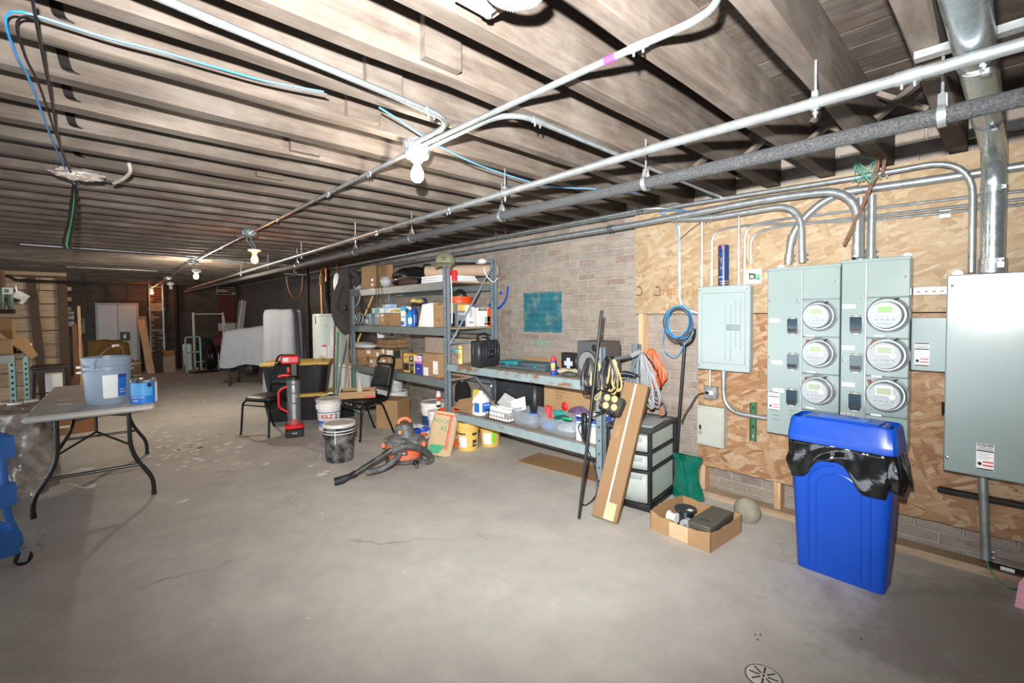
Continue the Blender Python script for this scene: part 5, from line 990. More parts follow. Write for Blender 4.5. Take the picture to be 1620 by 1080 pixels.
# wire basket with papers
a, b = at(767, 660, x=2.83), at(803, 675, x=2.83); ya, yb = at(768, 655, x=2.83).y, at(803, 660, x=2.83).y; L = ya-yb; w = .24; h = .085
t = thing('wire_basket', 'black wire basket overflowing with white papers on the bottom deck', 'basket', (2.835, yb, T4)); mb = MB(); r = .0022
for z in (r, h*.5, h): mb.tube([(0, 0, z), (w, 0, z), (w, L, z), (0, L, z)], r*1.2, 5, closed=True)
for k in range(9): y = L*k/8; mb.tube([(0, y, h), (0, y, r), (w, y, r), (w, y, h)], r*.8, 4)
for k in range(7): x = w*k/6; mb.tube([(x, 0, h), (x, 0, r), (x, L, r), (x, L, h)], r*.8, 4)
part('wire_frame', mb, BLK, t)
PG = 'papers and parts in the wire basket'
rr = random.Random(5)
for k in range(7):
    lab = ['flat white packet lowest in the wire basket', 'white packet standing against the front wires', 'crumpled white packet in the middle of the basket', 'grey framed folder sticking up at the back of the basket', 'thin white sheet sticking up at the right of the basket', 'small white carton at the left of the basket', 'bent white instruction sheet on top of the basket'][k]
    cz = [.02, .05, .08, .145, .14, .075, .115][k]; cy = [.5, .6, .5, .75, .12, .88, .45][k]*L; cx = [.12, .03, .13, .2, .17, .09, .15][k]
    ds = [(.2, .26, .03), (.012, .2, .08), (.16, .2, .05), (.012, .2, .13), (.004, .15, .13), (.08, .07, .08), (.12, .18, .02)][k]
    o = solo('paper_packet', MB().box((0, 0, 0), ds, .003 if min(ds) > .006 else 0, None), PAPER if k != 3 else M('cfd0cf', .6), lab, 'papers', PG); o.location = (2.835+cx, yb+cy, T4+cz); o.rotation_euler = [(0, 0, 0), (0, .1, 0), (.05, .05, .1), (.25, .7, 0), (-.4, .5, .2), (0, 0, .1), (.1, -.15, .3)][k]
# clear bins with hardware
def open_bin(label, y0, y1, x0, x1, h, items, rz=0):
    w, l = x1-x0, y1-y0; t = thing('clear_bin', label, 'bin', ((x0+x1)/2, (y0+y1)/2, T4), rz, 'clear plastic bins of parts'); e = .88
    def sh(u, v):
        a = 2*PI*u; k = e+(1-e)*v; c, s_ = math.cos(a), math.sin(a); q = (abs(c)**6+abs(s_)**6)**(-1/6); return (w/2*k*q*c, l/2*k*q*s_, .003+v*h)
    part('shell', MB().surf(sh, 32, 3, True), CLEARF, t, mods=[('SOLIDIFY', dict(thickness=.002))]); part('floor', MB().box((0, 0, .003), (w*e*.94, l*e*.94, .004)), CLEARF, t); part('rim', MB().tube([sh(i/32, 1.0) for i in range(32)], .004, 6, closed=True), CLEARF, t)
    return t
ya, yb = at(803, 655, x=2.83).y, at(846, 670, x=2.83).y
open_bin('clear plastic bin of odds and ends, next to the wire basket', yb+.012, ya-.012, 2.835, 3.13, .125, 0)
yc = at(908, 690, x=2.83).y
open_bin('clear plastic bin of green and blue packets, nearer the right post', yc+.006, yb-.006, 2.83, 3.10, .125, 0)
def odd(label, c, d, m, cat='part', rz=0, shape='box', sd=1, nm='hardware_item'):
    if shape == 'box': o = solo(nm, MB().box((0, 0, 0), d, .004), m, label, cat, 'odds and ends in the clear bins')
    else: o = lump(nm, label, cat, (0, 0, -d[2]*.42), d, m, sd, .2, (16, 9)); o['group'] = 'odds and ends in the clear bins'
    o.location = c; o.rotation_euler = (0, 0, rz); return o
ym = (ya+yb)/2; ym2 = (yb+yc)/2
odd('red and white carton standing in the left clear bin', (3.0, at(867, 643, x=3.0).y, T4+.125), (.04, .055, .12), M('e0464a', .5), nm='small_carton'); odd('dark blue clamp lying in the left clear bin', (2.93, at(846, 655, x=2.93).y, T4+.1), (.05, .09, .04), M('1f4fae', .4), nm='clamp'); odd('cream roll of tape in the left clear bin', (2.98, at(856, 647, x=2.98).y+.04, T4+.09), (.09, .09, .05), M('d9d6b8', .6), shape='l', sd=31, nm='tape_roll'); odd('teal plastic bag at the back of the left clear bin', (3.08, at(885, 643, x=3.08).y, T4+.09), (.08, .14, .12), M('2aa39a', .4), shape='l', sd=32, nm='plastic_packet'); odd('grey cloudy packets filling the left clear bin', (2.96, ym, T4+.048), (.22, .24, .08), M('8494a2', .4, var=.3), shape='l', sd=33, nm='plastic_packet')
odd('dark green packets heaped in the right clear bin', (2.97, at(888, 660, x=2.97).y, T4+.1), (.15, .15, .07), M('16665a', .35, var=.4, scale=30), shape='l', sd=34, nm='plastic_packet'); odd('light green tool handle in the right clear bin', (2.93, at(897, 667, x=2.93).y, T4+.128), (.014, .09, .012), M('3fd07f', .4), nm='tool_handle'); odd('bright blue packet low in the right clear bin', (2.92, yb-.085, T4+.045), (.13, .1, .075), M('3f8fe0', .4), shape='l', sd=35, nm='plastic_packet'); odd('red scoop behind the clear bins', (3.17, at(893, 645, x=3.17).y, T4+.16), (.03, .07, .08), RED, shape='l', sd=36, nm='scoop'); odd('pale packets filling the bottom of the right clear bin', (2.955, ym2-.05, T4+.044), (.17, .2, .07), M('c9d3dc', .4, var=.3), shape='l', sd=37, nm='plastic_packet')
lump('purple_bag', 'purple translucent plastic bag behind the right bin', 'bag', (3.19, at(917, 640, x=3.19).y, T4), (.17, .27, .2), M('6f5a80', .25, bump=.4, coat=.3), 38, .14)
boxt('cardboard_box', 'large cardboard box with printed lines standing at the rear of the bottom deck', (3.2, 3.31, 2.24, 2.98, T4, .79), CARD, group=CG, tape=False)
bxb = [o for o in bpy.data.objects if o.get('label', '').startswith('large cardboard box with printed lines')][0]
for k, s in enumerate(('Contents', 'Hardware', 'Fittings', 'Qty 12')): text(s, .026, CARDINK, bxb, (-.0565, .22, .31-.03*k), '-x', align='LEFT')
for k, (px0, px1, lab) in enumerate(((911, 921, 'white and blue printed box just left of the black adapter'), (927, 944, 'white and blue printed box just left of the right post'))):
    bb = PB(px0, px1, None, 648, T4, 2.84+.01*k, .13); boxt('product_box', lab, (bb[0], bb[1], bb[2]+.003, bb[3], bb[4], T4+.2), WHITE, tape=False, group='white printed boxes by the right post', decals=[('-x', .5, .86, .99, .2, M('3b4f9a', .5), 'blue_top'), ('-x', .5, .68, .99, .06, M('4fb3e0', .5), 'cyan_line'), ('-x', .5, .9, .6, .05, PAPER, 'printed_line')])
boxt('product_box', 'white and blue printed box just right of the right post', NB(957, 976, 652, T4, 2.085, .12), WHITE, tape=False, group='white printed boxes by the right post', decals=[('-y', .5, .8, .9, .2, M('4a5fb0', .5), 'blue_top')])
# ------------------------------------------------------------ cords on the right post
PO = V((FX-.03, YR, 0))
YC_ = M('b5a068', .5); GC = M('8b8e90', .5)
def hank(mb, c, ry, rz, n, r, sd, jx=.03, jy=.025, lean=0, ax=(0, 1)):
    rr = random.Random(sd)
    for k in range(n):
        a0, b0 = ry*rr.uniform(.7, 1.1), rz*rr.uniform(.82, 1.06); dx, dy = rr.uniform(-jx, jx), rr.uniform(-jy, jy); ph = rr.uniform(-.12, .12)
        P = []
        for i in range(22):
            a = 2*PI*i/22; w = a0*math.sin(a)*(1-.35*math.cos(a)); z = -b0+b0*math.cos(a)
            P.append((c[0]+dx*(1-math.cos(a))*.5+w*ax[0], c[1]+dy*(1-math.cos(a))*.5+w*ax[1]+z*lean+ph*.1*math.sin(2*a), c[2]+z))
        mb.tube(P, r, 6, closed=True)
    return mb
t = thing('extension_cord', 'black and yellow extension cords looped over the right rack post with a four outlet block', 'cord')
c1 = at(940, 566, x=2.755); c2 = at(966, 566, x=2.74)
part('black_loops', hank(MB(), c1+V((-.02, .03, 0)), .055, .13, 11, .0052, 1, .03, .05), LBK, t); part('yellow_loops', hank(MB(), c1+V((.012, -.01, -.02)), .045, .135, 2, .006, 2), YC_, t, label='yellow loops')
part('black_loops', hank(MB(), c2+V((-.02, .012, .012)), .05, .12, 9, .005, 3, .03, .05), LBK, t); part('yellow_loops', hank(MB(), c2+V((-.01, -.035, -.01)), .035, .12, 5, .0068, 4, .02, .05), YC_, t, label='yellow loops')
part('tie', MB().tube([(c2.x-.03, c2.y+.02, c2.z-.01), (c2.x+.02, c2.y-.01, c2.z+.004)], .012, 8), LBK, t)
o_ = at(968, 639, x=2.66); ob = part('outlet_block', MB().box((0, 0, 0), (.055, .165, .125), .012), M('35342f', .6), t); ob.location = o_; ob.rotation_euler = (.26, .28, .12)
for y, z in ((.035, .03), (-.02, .04), (.025, -.022), (-.038, -.012)): part('yellow_outlet', MB().lathe([(.023, 0), (.023, .003), (.018, .005), (.001, .005)], 16, (-.027, y, z), XROT), M('b3a272', .6), ob)
part('red_switch', MB().box((-.029, .062, -.035), (.006, .007, .016), .002), RED, ob)
mb = MB()
for k in range(4): mb.box((-.0285, .055-.036*k, -.052), (.003, .022, .014), .001)
part('slot', mb, BLK, ob)
t = thing('power_adapter', 'black adapter block hanging by its lead in front of the white printed boxes', 'adapter'); q = at(924, 675, x=2.72)
part('body', MB().box((q.x, q.y, q.z), (.03, .045, .2), .008), BLK, t)
mb = MB()
for k in range(4): mb.box((q.x-.0155, q.y+.006, q.z-.06-.014*k), (.001, .012, .006))
part('pins', mb, GREYINK, t); part('lead', MB().tube(spline([q+V((0, .0, .1)), at(945, 652, x=2.7), at(958, 650, x=2.69), q+V((-.03, -.05, .06)), q+V((-.03, .03, .0)), at(925, 700, x=2.69), at(940, 735, x=2.70), at(946, 770, x=2.70), at(938, 790, x=2.68), at(925, 800, x=2.66)], 6), .0045, 6), LBK, t)
e = at(924, 800, x=2.66); part('plug', MB().box((e.x, e.y, e.z), (.02, .026, .016), .004, Euler((.5, 0, .3))), BLK, t)
# orange and grey cords on the end bar
t = thing('extension_cord', 'bundle of orange extension cord hanging from the end of the rack', 'cord'); oc = at(1030, 552, x=3.36); OR_ = M('e9602a', .45)
part('orange_loops', hank(MB(), (oc.x, oc.y-.0, oc.z), .06, .15, 14, .0075, 11, .05, .06, lean=.18), OR_, t)
part('black_lead', MB().tube(spline([at(1018, 558, x=3.33), at(1035, 580, x=3.30), at(1046, 610, x=3.30), at(1038, 622, x=3.3), at(1050, 640, x=3.3), at(1053, 655, x=3.3), at(1045, 660, x=3.3)], 6), .0055, 6), LBK, t)
part('tail', MB().tube(spline([at(1040, 620, x=3.33), at(1043, 640, x=3.33), at(1047, 660, x=3.33)], 5), .006, 6), OR_, t)
t = thing('extension_cord', 'bundle of grey cord hanging on the end bar beside the orange one', 'cord'); gc = at(1008, 558, x=3.2)
part('grey_loops', hank(MB(), (gc.x+.02, gc.y-.03, gc.z), .04, .21, 13, .0065, 12, .04, .05, lean=.2), GC, t)
part('tie_wrap', MB().tube([at(1000, 562, x=3.12), at(1012, 556, x=3.2)], .02, 8), M('a5a7a8', .5), t)
# leaning black rod
a, b = at(916, 820, z=0.006), at(952, 491, x=2.70)
solo('black_rod', MB().tube([a, b], .0105, 10), M('2e3032', .4, .4), 'long thin black rod leaning against the right rack post', 'rod')
# long carton
CT = M('8c6c4a', .75, var=.05, scale=4, rnd=0)
a, b = at(957, 826, z=0), at(1008, 612, x=2.93)
t = thing('long_carton', 'long narrow cardboard carton leaning against the rack end and drawer tower', 'box'); d = (b-a); L = d.length; d.normalize()
sd_ = V((.33, -.94, 0)); sd_ = (sd_-d*sd_.dot(d)).normalized(); nn = d.cross(sd_).normalized(); R3 = Matrix((sd_, nn, d)).transposed()
o = part('carton', MB().box((0, 0, L/2), (.175, .06, L), .004), CT, t); o.rotation_euler = R3.to_euler(); o.location = a-nn*.0+V((0, 0, .02))
f = -1 if (R3 @ V((0, -1, 0))).dot(V((-1, -.6, 0))) > 0 else 1
part('glossy_tape', MB().box((.0, f*.0306, L/2), (.012, .001, L*.985)), M('efe2cf', .2), o, smooth=0); part('fold_line', MB().box((.024, f*.0306, L/2), (.0025, .0008, L*.99)), CARDD, o, smooth=0); part('tape', MB().box((.03, f*.0308, .06), (.065, .001, .11)), M('d8b48c', .35), o, smooth=0)
me = text('VINYL', .036, M('b08a60', .8, rnd=0), None, (0, 0, 0), '+z'); me.parent = o; me.matrix_parent_inverse = Matrix.Identity(4); me.data.transform((Matrix.Rotation(PI if f > 0 else 0, 4, 'Z') @ Matrix.Rotation(PI/2, 4, 'X')) @ Matrix.Rotation(PI/2, 4, 'Z')); me.location = (-.045, f*.0312, L*.62)
# drawer tower
A, B, D_ = at(988, 797, z=0), at(1030, 812, z=0), at(1080, 768, z=0)
t = thing('drawer_tower', 'black framed tower of three translucent drawers at the rack end', 'drawers'); u = (D_-B); u.z = 0; wd = .40; u.normalize(); v = V((-u.y, u.x, 0))
ang = math.atan2(u.y, u.x); t.location = B; t.rotation_euler = (0, 0, ang)   # local x: to the wall, local y: away from the camera, front face is x = 0
HT = at(1033, 681, x=B.x+.01).z; D_ = at(1079, 657, z=HT); u = D_-V((B.x, B.y, HT)); u.z = 0; FW = .345; DP = min(u.length, .5); u.normalize(); v = V((-u.y, u.x, 0)); ang = math.atan2(u.y, u.x); t.rotation_euler = (0, 0, ang); DRW = M('c6cfc8', .35, var=.05, rnd=0, alpha=.72); FR = M('1d1e20', .4)
def drw(z0, z1):
    d = part('drawer', MB().rng(.018, DP-.02, .03, FW-.03, z0+.01, z1-.018), DRW, t, smooth=0)
    part('drawer_front', MB().surf(lambda a, b: (.006-.018*math.sin(PI*a), .03+(FW-.06)*a, z0+.01+(z1-z0-.022)*b), 10, 2), DRW, d, mods=[('SOLIDIFY', dict(thickness=.003))]); part('drawer_pull', MB().surf(lambda a, b: (-.012-.03*math.sin(PI*a)*(1-.2*b), .06+(FW-.12)*a, z1-.03-.026*b), 10, 3), CLEARF, d, mods=[('SOLIDIFY', dict(thickness=.003))])
zs = [.05, HT*.49, HT*.71, HT-.03]
for a, b in zip(zs, zs[1:]): drw(a, b)
for x in (.012, DP-.012):
    for y in (.014, FW-.014): part('frame_post', MB().box((x, y, HT/2), (.026, .028, HT), .005), FR, t)
for z in zs[:-1]:
    part('frame_shelf', MB().rng(.0, DP, .012, FW-.012, z-.012, z+.004, .003), FR, t)
    part('frame_lip', MB().tube([(-.004-.02*math.sin(PI*i/8), .01+(FW-.02)*i/8, z-.004) for i in range(9)], .009, 6), FR, t)
part('foot_rail', MB().rng(.0, DP, .01, FW-.01, .0, .03, .004), FR, t)
part('top_frame', MB().rng(-.01, DP+.005, -.004, .03, HT-.02, HT+.004, .004).rng(-.01, DP+.005, FW-.03, FW+.004, HT-.02, HT+.004, .004).rng(-.012, .02, .03, FW-.03, HT-.02, HT+.004, .004).rng(DP-.025, DP+.005, .03, FW-.03, HT-.02, HT+.004, .004), M('3a3b3d', .4), t); part('top_panel', MB().rng(.012, DP-.016, .022, FW-.022, HT-.012, HT-.004), M('9aa0a2', .3), t, smooth=0)
solo('grey_clipboard', MB().box((0, 0, 0), (.3, .13, .006), .002), M('aeb3b5', .4), 'grey flat board lying on the drawer tower', 'board').matrix_world = Matrix.Translation(t.location+v*.09+u*.2+V((0, 0, HT+.0085))) @ Matrix.Rotation(ang+.06, 4, 'Z')
o = lump('red_cloth', 'crumpled red cloth at the rear of the drawer tower top', 'cloth', (0, 0, 0), (.2, .14, .035), M('b3232c', .7, bump=.4), 41, .2); o.location = t.location+v*.26+u*.24+V((0, 0, HT+.006)); o.rotation_euler = (0, 0, ang)
# white handled pole by the wall
t = thing('push_tool', 'black long handled tool with a loop grip leaning on the bricks behind the drawer tower', 'tool'); a, b = at(1074, 668, x=3.40), at(1083, 548, x=3.44); k = (a-b).normalized(); foot = a+k*((a.z-.012)/max(.05, -k.z))
part('shaft', MB().tube([foot, b], .0125, 10), M('26282a', .35, .3), t); g = [at(1083, 548, x=3.44), at(1074, 541, x=3.43), at(1070, 535, x=3.425)]; part('grip', MB().tube(spline(g, 5), .009, 8), BLK, t); g = [at(1083, 548, x=3.44), at(1094, 540, x=3.43), at(1098, 530, x=3.42), at(1099, 520, x=3.415)]; part('grip', MB().tube(spline(g, 5), .009, 8), BLK, t)
part('blade', MB().box((foot.x-.01, foot.y, .012), (.14, .05, .02), .006), BLK, t)
# green bag, stone
gb = at(1095, 783, z=0)
t = thing('green_bag', 'glossy dark green plastic bag standing between the drawer tower and the boards', 'bag', (3.345, gb.y+.01, 0)); GRN = M('0c6a58', .18, var=.2, coat=.5, bump=.2, scale=6)
zg = at(1092, 722, x=3.33).z
def gbf(u, v):
    a = 2*PI*u; k = 1-.25*math.sin(PI*v*.9)**2+.08*math.sin(3*a+4*v); f = (.06 if v > .97 else 1); return (.075*k*math.cos(a)*(1 if v < .98 else .2), .12*k*math.sin(a), v*zg)
part('bag', MB().surf(gbf, 26, 14, True), GRN, t); part('crease', MB().tube([(-.07, .02, zg*.9), (-.058, .0, zg*.5), (-.07, -.03, zg*.15)], .012, 8), GRN, t)
st = at(1178, 836, z=0); lump('round_stone', 'pale rounded lump standing behind the open cardboard box', 'stone', (3.23, at(1182, 815, x=3.23).y, 0), (.14, .17, .17), M('9a9382', .9, var=.15, bump=.3), 44, .03, (22, 14))
# open carton with spool and cash box
A, B, D_ = at(1026, 838, z=0), at(1124, 875, z=0), at(1173, 842, z=0)
u = D_-B; ang = math.atan2(u.y, u.x); wv = A-B; W_ = u.length; L_ = wv.length; hh = at(1124, 842, x=B.x).z*.98
t = thing('open_carton', 'open cardboard box on the floor holding a wire spool and a metal box', 'box', B, ang); pv = V((-math.sin(ang), math.cos(ang), 0)); sk = wv.dot(V((math.cos(ang), math.sin(ang), 0))); L_ = wv.dot(pv)
th = .006
def wavy(p, q, h0, amp, sd):
    rr = random.Random(sd); p = V(p); q = V(q); n = 14; d = (q-p); nrm = V((-d.y, d.x, 0)).normalized()*th; vs = []; fs = []
    for i in range(n+1):
        c = p+d*i/n; h = h0+amp*math.sin(PI*i/n)*(1 if sd % 2 else -1)+rr.uniform(-.006, .004); vs += [c, c+nrm, c+nrm+V((0, 0, h)), c+V((0, 0, h))]
    for i in range(n):
        a, b = 4*i, 4*i+4
        for j in range(4): fs.append((a+j, b+j, b+(j+1) % 4, a+(j+1) % 4))
    fs += [(0, 1, 2, 3), (4*n+3, 4*n+2, 4*n+1, 4*n)]; return MB().add(vs, fs)
for nm, p, q, sd, am in (('front_wall', (0, L_, 0), (0, 0, 0), 2, .022), ('near_wall', (0, 0, 0), (W_, 0, 0), 4, .018), ('far_wall', (W_, L_, 0), (0, L_, 0), 3, .02), ('rear_wall', (W_, 0, 0), (W_, L_, 0), 6, .01)): part(nm, wavy(p, q, hh, am, sd), CARD, t, smooth=0)
part('base', MB().rng(.004, W_-.004, .004, L_-.004, .0, .005), CARD, t, smooth=0); part('packing_tape', MB().rng(-.0018, -.0006, L_*.35, L_*.66, .004, hh*.82), M('d6b48e', .3), t, smooth=0)
def loc(x, y, z): return t.location+V((x*math.cos(ang)-y*math.sin(ang), x*math.sin(ang)+y*math.cos(ang), z))
bxt = t
sp = thing('wire_spool', 'black wire spool with a small white tag in the open box', 'spool', loc(W_*.48, L_*.66, .0055), ang); R = .068; h = .12
part('flange', MB().lathe([(.001, 0), (R, 0), (R, .005), (.001, .005)], 28), BLK, sp); part('flange', MB().lathe([(.012, h), (.012, h+.004), (R, h+.004), (R, h), (.012, h-.001)], 28), M('34383b', .35), sp); part('wound_wire', MB().lathe([(R*.72+(.003 if i % 2 else 0), .005+(h-.005)*i/22) for i in range(23)], 24), M('1d2630', .3), sp); part('paper_tag', MB().box((-.01, -.038, h+.0046), (.03, .03, .001)), PAPER, sp, smooth=0)
sp = thing('white_spool', 'white reel lying on its side in the open box', 'spool', loc(W_*.3, L_*.78, .075), ang); part('reel', MB().lathe([(.001, -.03), (.034, -.03), (.034, -.026), (.026, -.024), (.026, .024), (.034, .026), (.034, .03), (.001, .03)], 22, M=Matrix.Rotation(PI/2, 3, 'X')), PORC, sp)
sp = thing('grey_roll', 'grey roll of tape standing at the front of the open box', 'roll', loc(W_*.26, L_*.5, .06), ang); part('roll', MB().lathe([(.016, -.02), (.044, -.02), (.044, .02), (.016, .02), (.016, -.02)], 26, M=Matrix.Rotation(PI/2, 3, 'Y') @ Matrix.Rotation(.0, 3, 'X')), M('b9bcbe', .4), sp)
cb = thing('cash_box', 'dark grey metal lock box with a keyhole in the open box', 'box', loc(W_*.5, L_*.24, .0055), ang+.04); MT = M('66655c', .4, .35, var=.08); bw, bl, bh = W_*.82, L_*.34, hh*1.04
part('body', MB().box((0, 0, bh*.42), (bw, bl, bh*.84), .004), MT, cb); part('lid', MB().box((0, 0, bh*.92), (bw+.005, bl+.005, bh*.16), .004), MT, cb); part('lid_recess', MB().box((-bw*.26, 0, bh+.0005), (.014, bl*.42, .002), .0005), M('3f3e38', .5, .3), cb); part('keyhole', MB().lathe([(.011, 0), (.01, .003), (.001, .003)], 12, (-bw/2-.0005, -.01, bh*.6), XROT).box((-bw/2-.004, -.01, bh*.55), (.003, .006, .02)), CHROME, cb)
# recycling bin
A, B, D_ = at(1259, 893, z=0), at(1398, 943, z=0), at(1417, 917, z=0)
t = thing('recycling_bin', 'tall slim blue recycling bin with a black liner folded over its rim', 'bin', (0, 0, 0)); BB = M('0a48b4', .33, var=.04, rnd=0); Lb = (A-B).length
bd_ = (A-B).normalized(); bn = V((bd_.y, -bd_.x, 0)); bn = bn if bn.x > 0 else -bn; an = math.atan2(bn.y, bn.x); t.location = (A+B)/2; t.rotation_euler = (0, 0, an)   # local x: depth, local y: along the front
Db = .185; L2 = Lb/2; HB = .70; fl_ = .045
def bsec(z): k = z/HB; return -fl_*.45*k, Db+fl_*.5*k, L2+fl_*.75*k
def bin_sh(u, v):
    z = v*HB; x0, x1, l = bsec(z); n = 4; r = .03
    cx, cy = (x0+x1)/2, 0; a = 2*PI*u; c, s_ = math.cos(a), math.sin(a); e = (abs(c)**9+abs(s_)**9)**(-1/9); return (cx+(x1-x0)/2*c*e, l*s_*e, z)
part('body', MB().surf(bin_sh, 72, 10, True).rng(.01, Db-.01, -L2+.01, L2-.01, 0, .004), BB, t)
def arch(w, zt, r, off):
    P = []
    for z in (.02, .15, .3): P.append((-w, z))
    n = 12
    for i in range(n+1): a = PI-PI*i/n; P.append((w*math.cos(a), zt-w*.9+w*.9*math.sin(a)))
    for z in (.3, .15, .02): P.append((w, z))
    return MB().tube([(bsec(z)[0]+off, y, z) for y, z in P], r, 8, caps=True)
part('moulded_arch', arch(.135, .60, .007, .0025), BB, t); part('moulded_arch', arch(.098, .555, .006, .0025), BB, t)
part('front_panel', MB().surf(lambda u, v: (lambda y, z: (bsec(z)[0]-.005, y, z))((u-.5)*2*.17*(1 if v < .8 else 1), .02+v*.6), 8, 8), BB, t) if False else None
LIN = M('0f1113', .16, var=.2, rnd=0, coat=.6, bump=.35, scale=9)
def liner(u, v):
    a = 2*PI*u; c, s_ = math.cos(a), math.sin(a); e = (abs(c)**9+abs(s_)**9)**(-1/9)
    yy = s_*e; front = c*e < -.95
    dep = .155+.03*math.sin(5*a+1)+.015*math.sin(11*a)
    if front:
        q = yy-.12; g = math.exp(-(q/.42)**4); dep = (.20 if yy > 0 else .22)*(1-g)+.085*g
    if c*e > .95: dep = .2
    z = HB+.004-v*dep; x0, x1, l = bsec(z); k = .007+.012*v+.006*math.sin(9*a+7*v)*v+.004*math.sin(23*a+2)
    if yy < -.95 and not front: k += .03*v
    return ((x0+x1)/2+((x1-x0)/2+k)*c*e, (l+k)*yy, z)
part('bin_liner', MB().surf(liner, 120, 10, True), LIN, t, smooth=60, mods=[('SOLIDIFY', dict(thickness=.002))])
# hood lid
x0, x1, l = bsec(HB)
def lid(u, v):
    a = 2*PI*u; c, s_ = math.cos(a), math.sin(a); e = (abs(c)**10+abs(s_)**10)**(-1/10); k = [1.0, 1.0, .99, .9, .86][min(4, int(v*4+.001))]; z = HB+[.0, .028, .034, .115, .125][min(4, int(v*4+.001))]
    return ((x0+x1)/2+((x1-x0)/2+.012)*(k if k > .97 else k*.93)*c*e, (l+.012)*(1 if k > .97 else (k+.06))*s_*e, z)
part('hood', MB().surf(lid, 72, 4, True).rng(x0+.03, x1-.03, -l*.84, l*.84, HB+.09, HB+.122, .01), BB, t, smooth=30)
xm = (x0+x1)/2; hw = (x1-x0)/2
part('swing_flap', MB().box((xm, 0, HB+.126), (hw*1.3, l*1.42, .012), .004), BB, t); part('flap_recess', MB().box((xm-.01, 0, HB+.1325), (hw*.75, l*.95, .004), .0015), M('2a6ce0', .3, dust=.5, rnd=0), t)
pl = part('front_plate', MB().box((0, 0, 0), (.006, l*1.25, .05), .003), M('1a6af0', .35, rnd=0), t); pl.location = (x0+.010, -.0, HB+.072); pl.rotation_euler = (0, .42, 0)
for s in (-1, 1): part('hood_groove', MB().tube(spline([(x0+.03, s*l*.78, HB+.128), (x0+.016, s*l*.79, HB+.105), (x0+.003, s*l*.82, HB+.055), (x0-.004, s*l*.76, HB+.045)], 5), .003, 6), M('0a48b8', .4, rnd=0), t)
# floor drain
p = at(1208, 1071, z=0); t = thing('floor_drain', 'round grey floor drain cover with radial slots at the bottom edge', 'drain', (p.x, p.y-.0, 0)); part('cover', MB().lathe([(.06, -.001), (.06, .004), (.054, .006), (.001, .006)], 32), M('dcd9d3', .5), t); part('rim', MB().lathe([(.06, .0), (.066, .001), (.066, .003), (.06, .0042)], 32), M('6f6a62', .7), t)
for k in range(8): a = 2*PI*k/8+.2; part('slot', MB().box((.032*math.cos(a), .032*math.sin(a), .0062), (.036, .006, .001), 0, Euler((0, 0, a))), M('4a352c', .8), t, smooth=0)
part('screw', MB().lathe([(.005, .006), (.004, .0085), (.001, .0085)], 10), IRON, t)
# ------------------------------------------------------------ shop vacuum
A, B = at(607, 749, z=0), at(657, 749, z=0); c = at(634, 742, z=0); VC = V((c.x+.1, c.y+.1, 0))
t = thing('shop_vacuum', 'dusty orange and charcoal wet dry vacuum with its hose wrapped round it', 'vacuum', VC, -.72); ORV = M('f0703a', .5, dust=.35); CHV = M('54575a', .6, dust=1.0)
R = .175
part('tank', MB().lathe([(.001, .06), (R*.78, .06), (R*.84, .075), (R*.98, .2), (R*1.0, .215), (R*1.0, .22)], 36), ORV, t); part('base_ring', MB().lathe([(R*.8, .045), (R*.95, .05), (R*.95, .072), (R*.82, .08)], 36), M('3b3c3d', .6, dust=.3), t)
part('lid', MB().lathe([(R*1.06, .215), (R*1.12, .225), (R*1.1, .24), (R*.8, .262), (R*.62, .27), (.001, .27)], 36), CHV, t)
for s in (-1, 1): part('orange_latch', MB().box((s*R*1.05, -.02, .195), (.035, .07, .05), .008), ORV, t)
hd = part('motor_head', MB().surf(lambda u, v: (lambda a, z: ((.095-.02*z)*math.copysign(abs(math.cos(a))**.7, math.cos(a)), (.095-.02*z)*math.copysign(abs(math.sin(a))**.7, math.sin(a)), .262+.105*z))(2*PI*u, v), 28, 6, True), M('404446', .5, dust=.45), t); part('head_cap', MB().lathe([(.075, .364), (.07, .385), (.045, .392), (.001, .392)], 24), M('3a3d40', .5, dust=.3), t)
part('carry_handle', MB().tube(spline([(-.05, -.02, .385), (-.035, -.01, .42), (.02, .0, .432), (.06, .01, .4)], 5), .016, 10), ORV, t, label='orange carry handle'); part('power_switch', MB().box((-.02, -.1, .325), (.03, .014, .034), .004), M('f08a58', .5), t, label='orange power switch')
part('badge', MB().box((.0, -R*.935, .15), (.115, .012, .038), .005), M('1f2123', .5), t); text('RIDGID', .027, PAPER, t, (.0, -R*.935-.0075, .15), '-y')
for k in range(4):
    a = PI/4+k*PI/2; cx, cy = R*1.02*math.cos(a), R*1.02*math.sin(a); part('caster_bracket', MB().box((cx*.93, cy*.93, .052), (.06, .05, .04), .01, Euler((0, 0, a))), BLK, t); w = part('caster', MB().lathe([(.001, -.012), (.022, -.012), (.024, -.006), (.024, .006), (.022, .012), (.001, .012)], 18, (cx*1.05, cy*1.05, .0245), Matrix.Rotation(PI/2, 3, 'Y') ), M('4b4e50', .5), t)
def vl(px, py, z): p = at(px, py, z=z)-VC; an_ = .72; return V((p.x*math.cos(an_)-p.y*math.sin(an_), p.x*math.sin(an_)+p.y*math.cos(an_), z))
def vd(px, py, d):
    "point on the sight line at camera depth d, in the vacuum's own frame"
    dr = fwd+RT*((px-CX)/FPX)+UP*((CY-py)/FPX); p = CAM+dr*d-VC; an_ = .72; return V((p.x*math.cos(an_)-p.y*math.sin(an_), p.x*math.sin(an_)+p.y*math.cos(an_), p.z))
HO = M('45484a', .55, dust=.4)
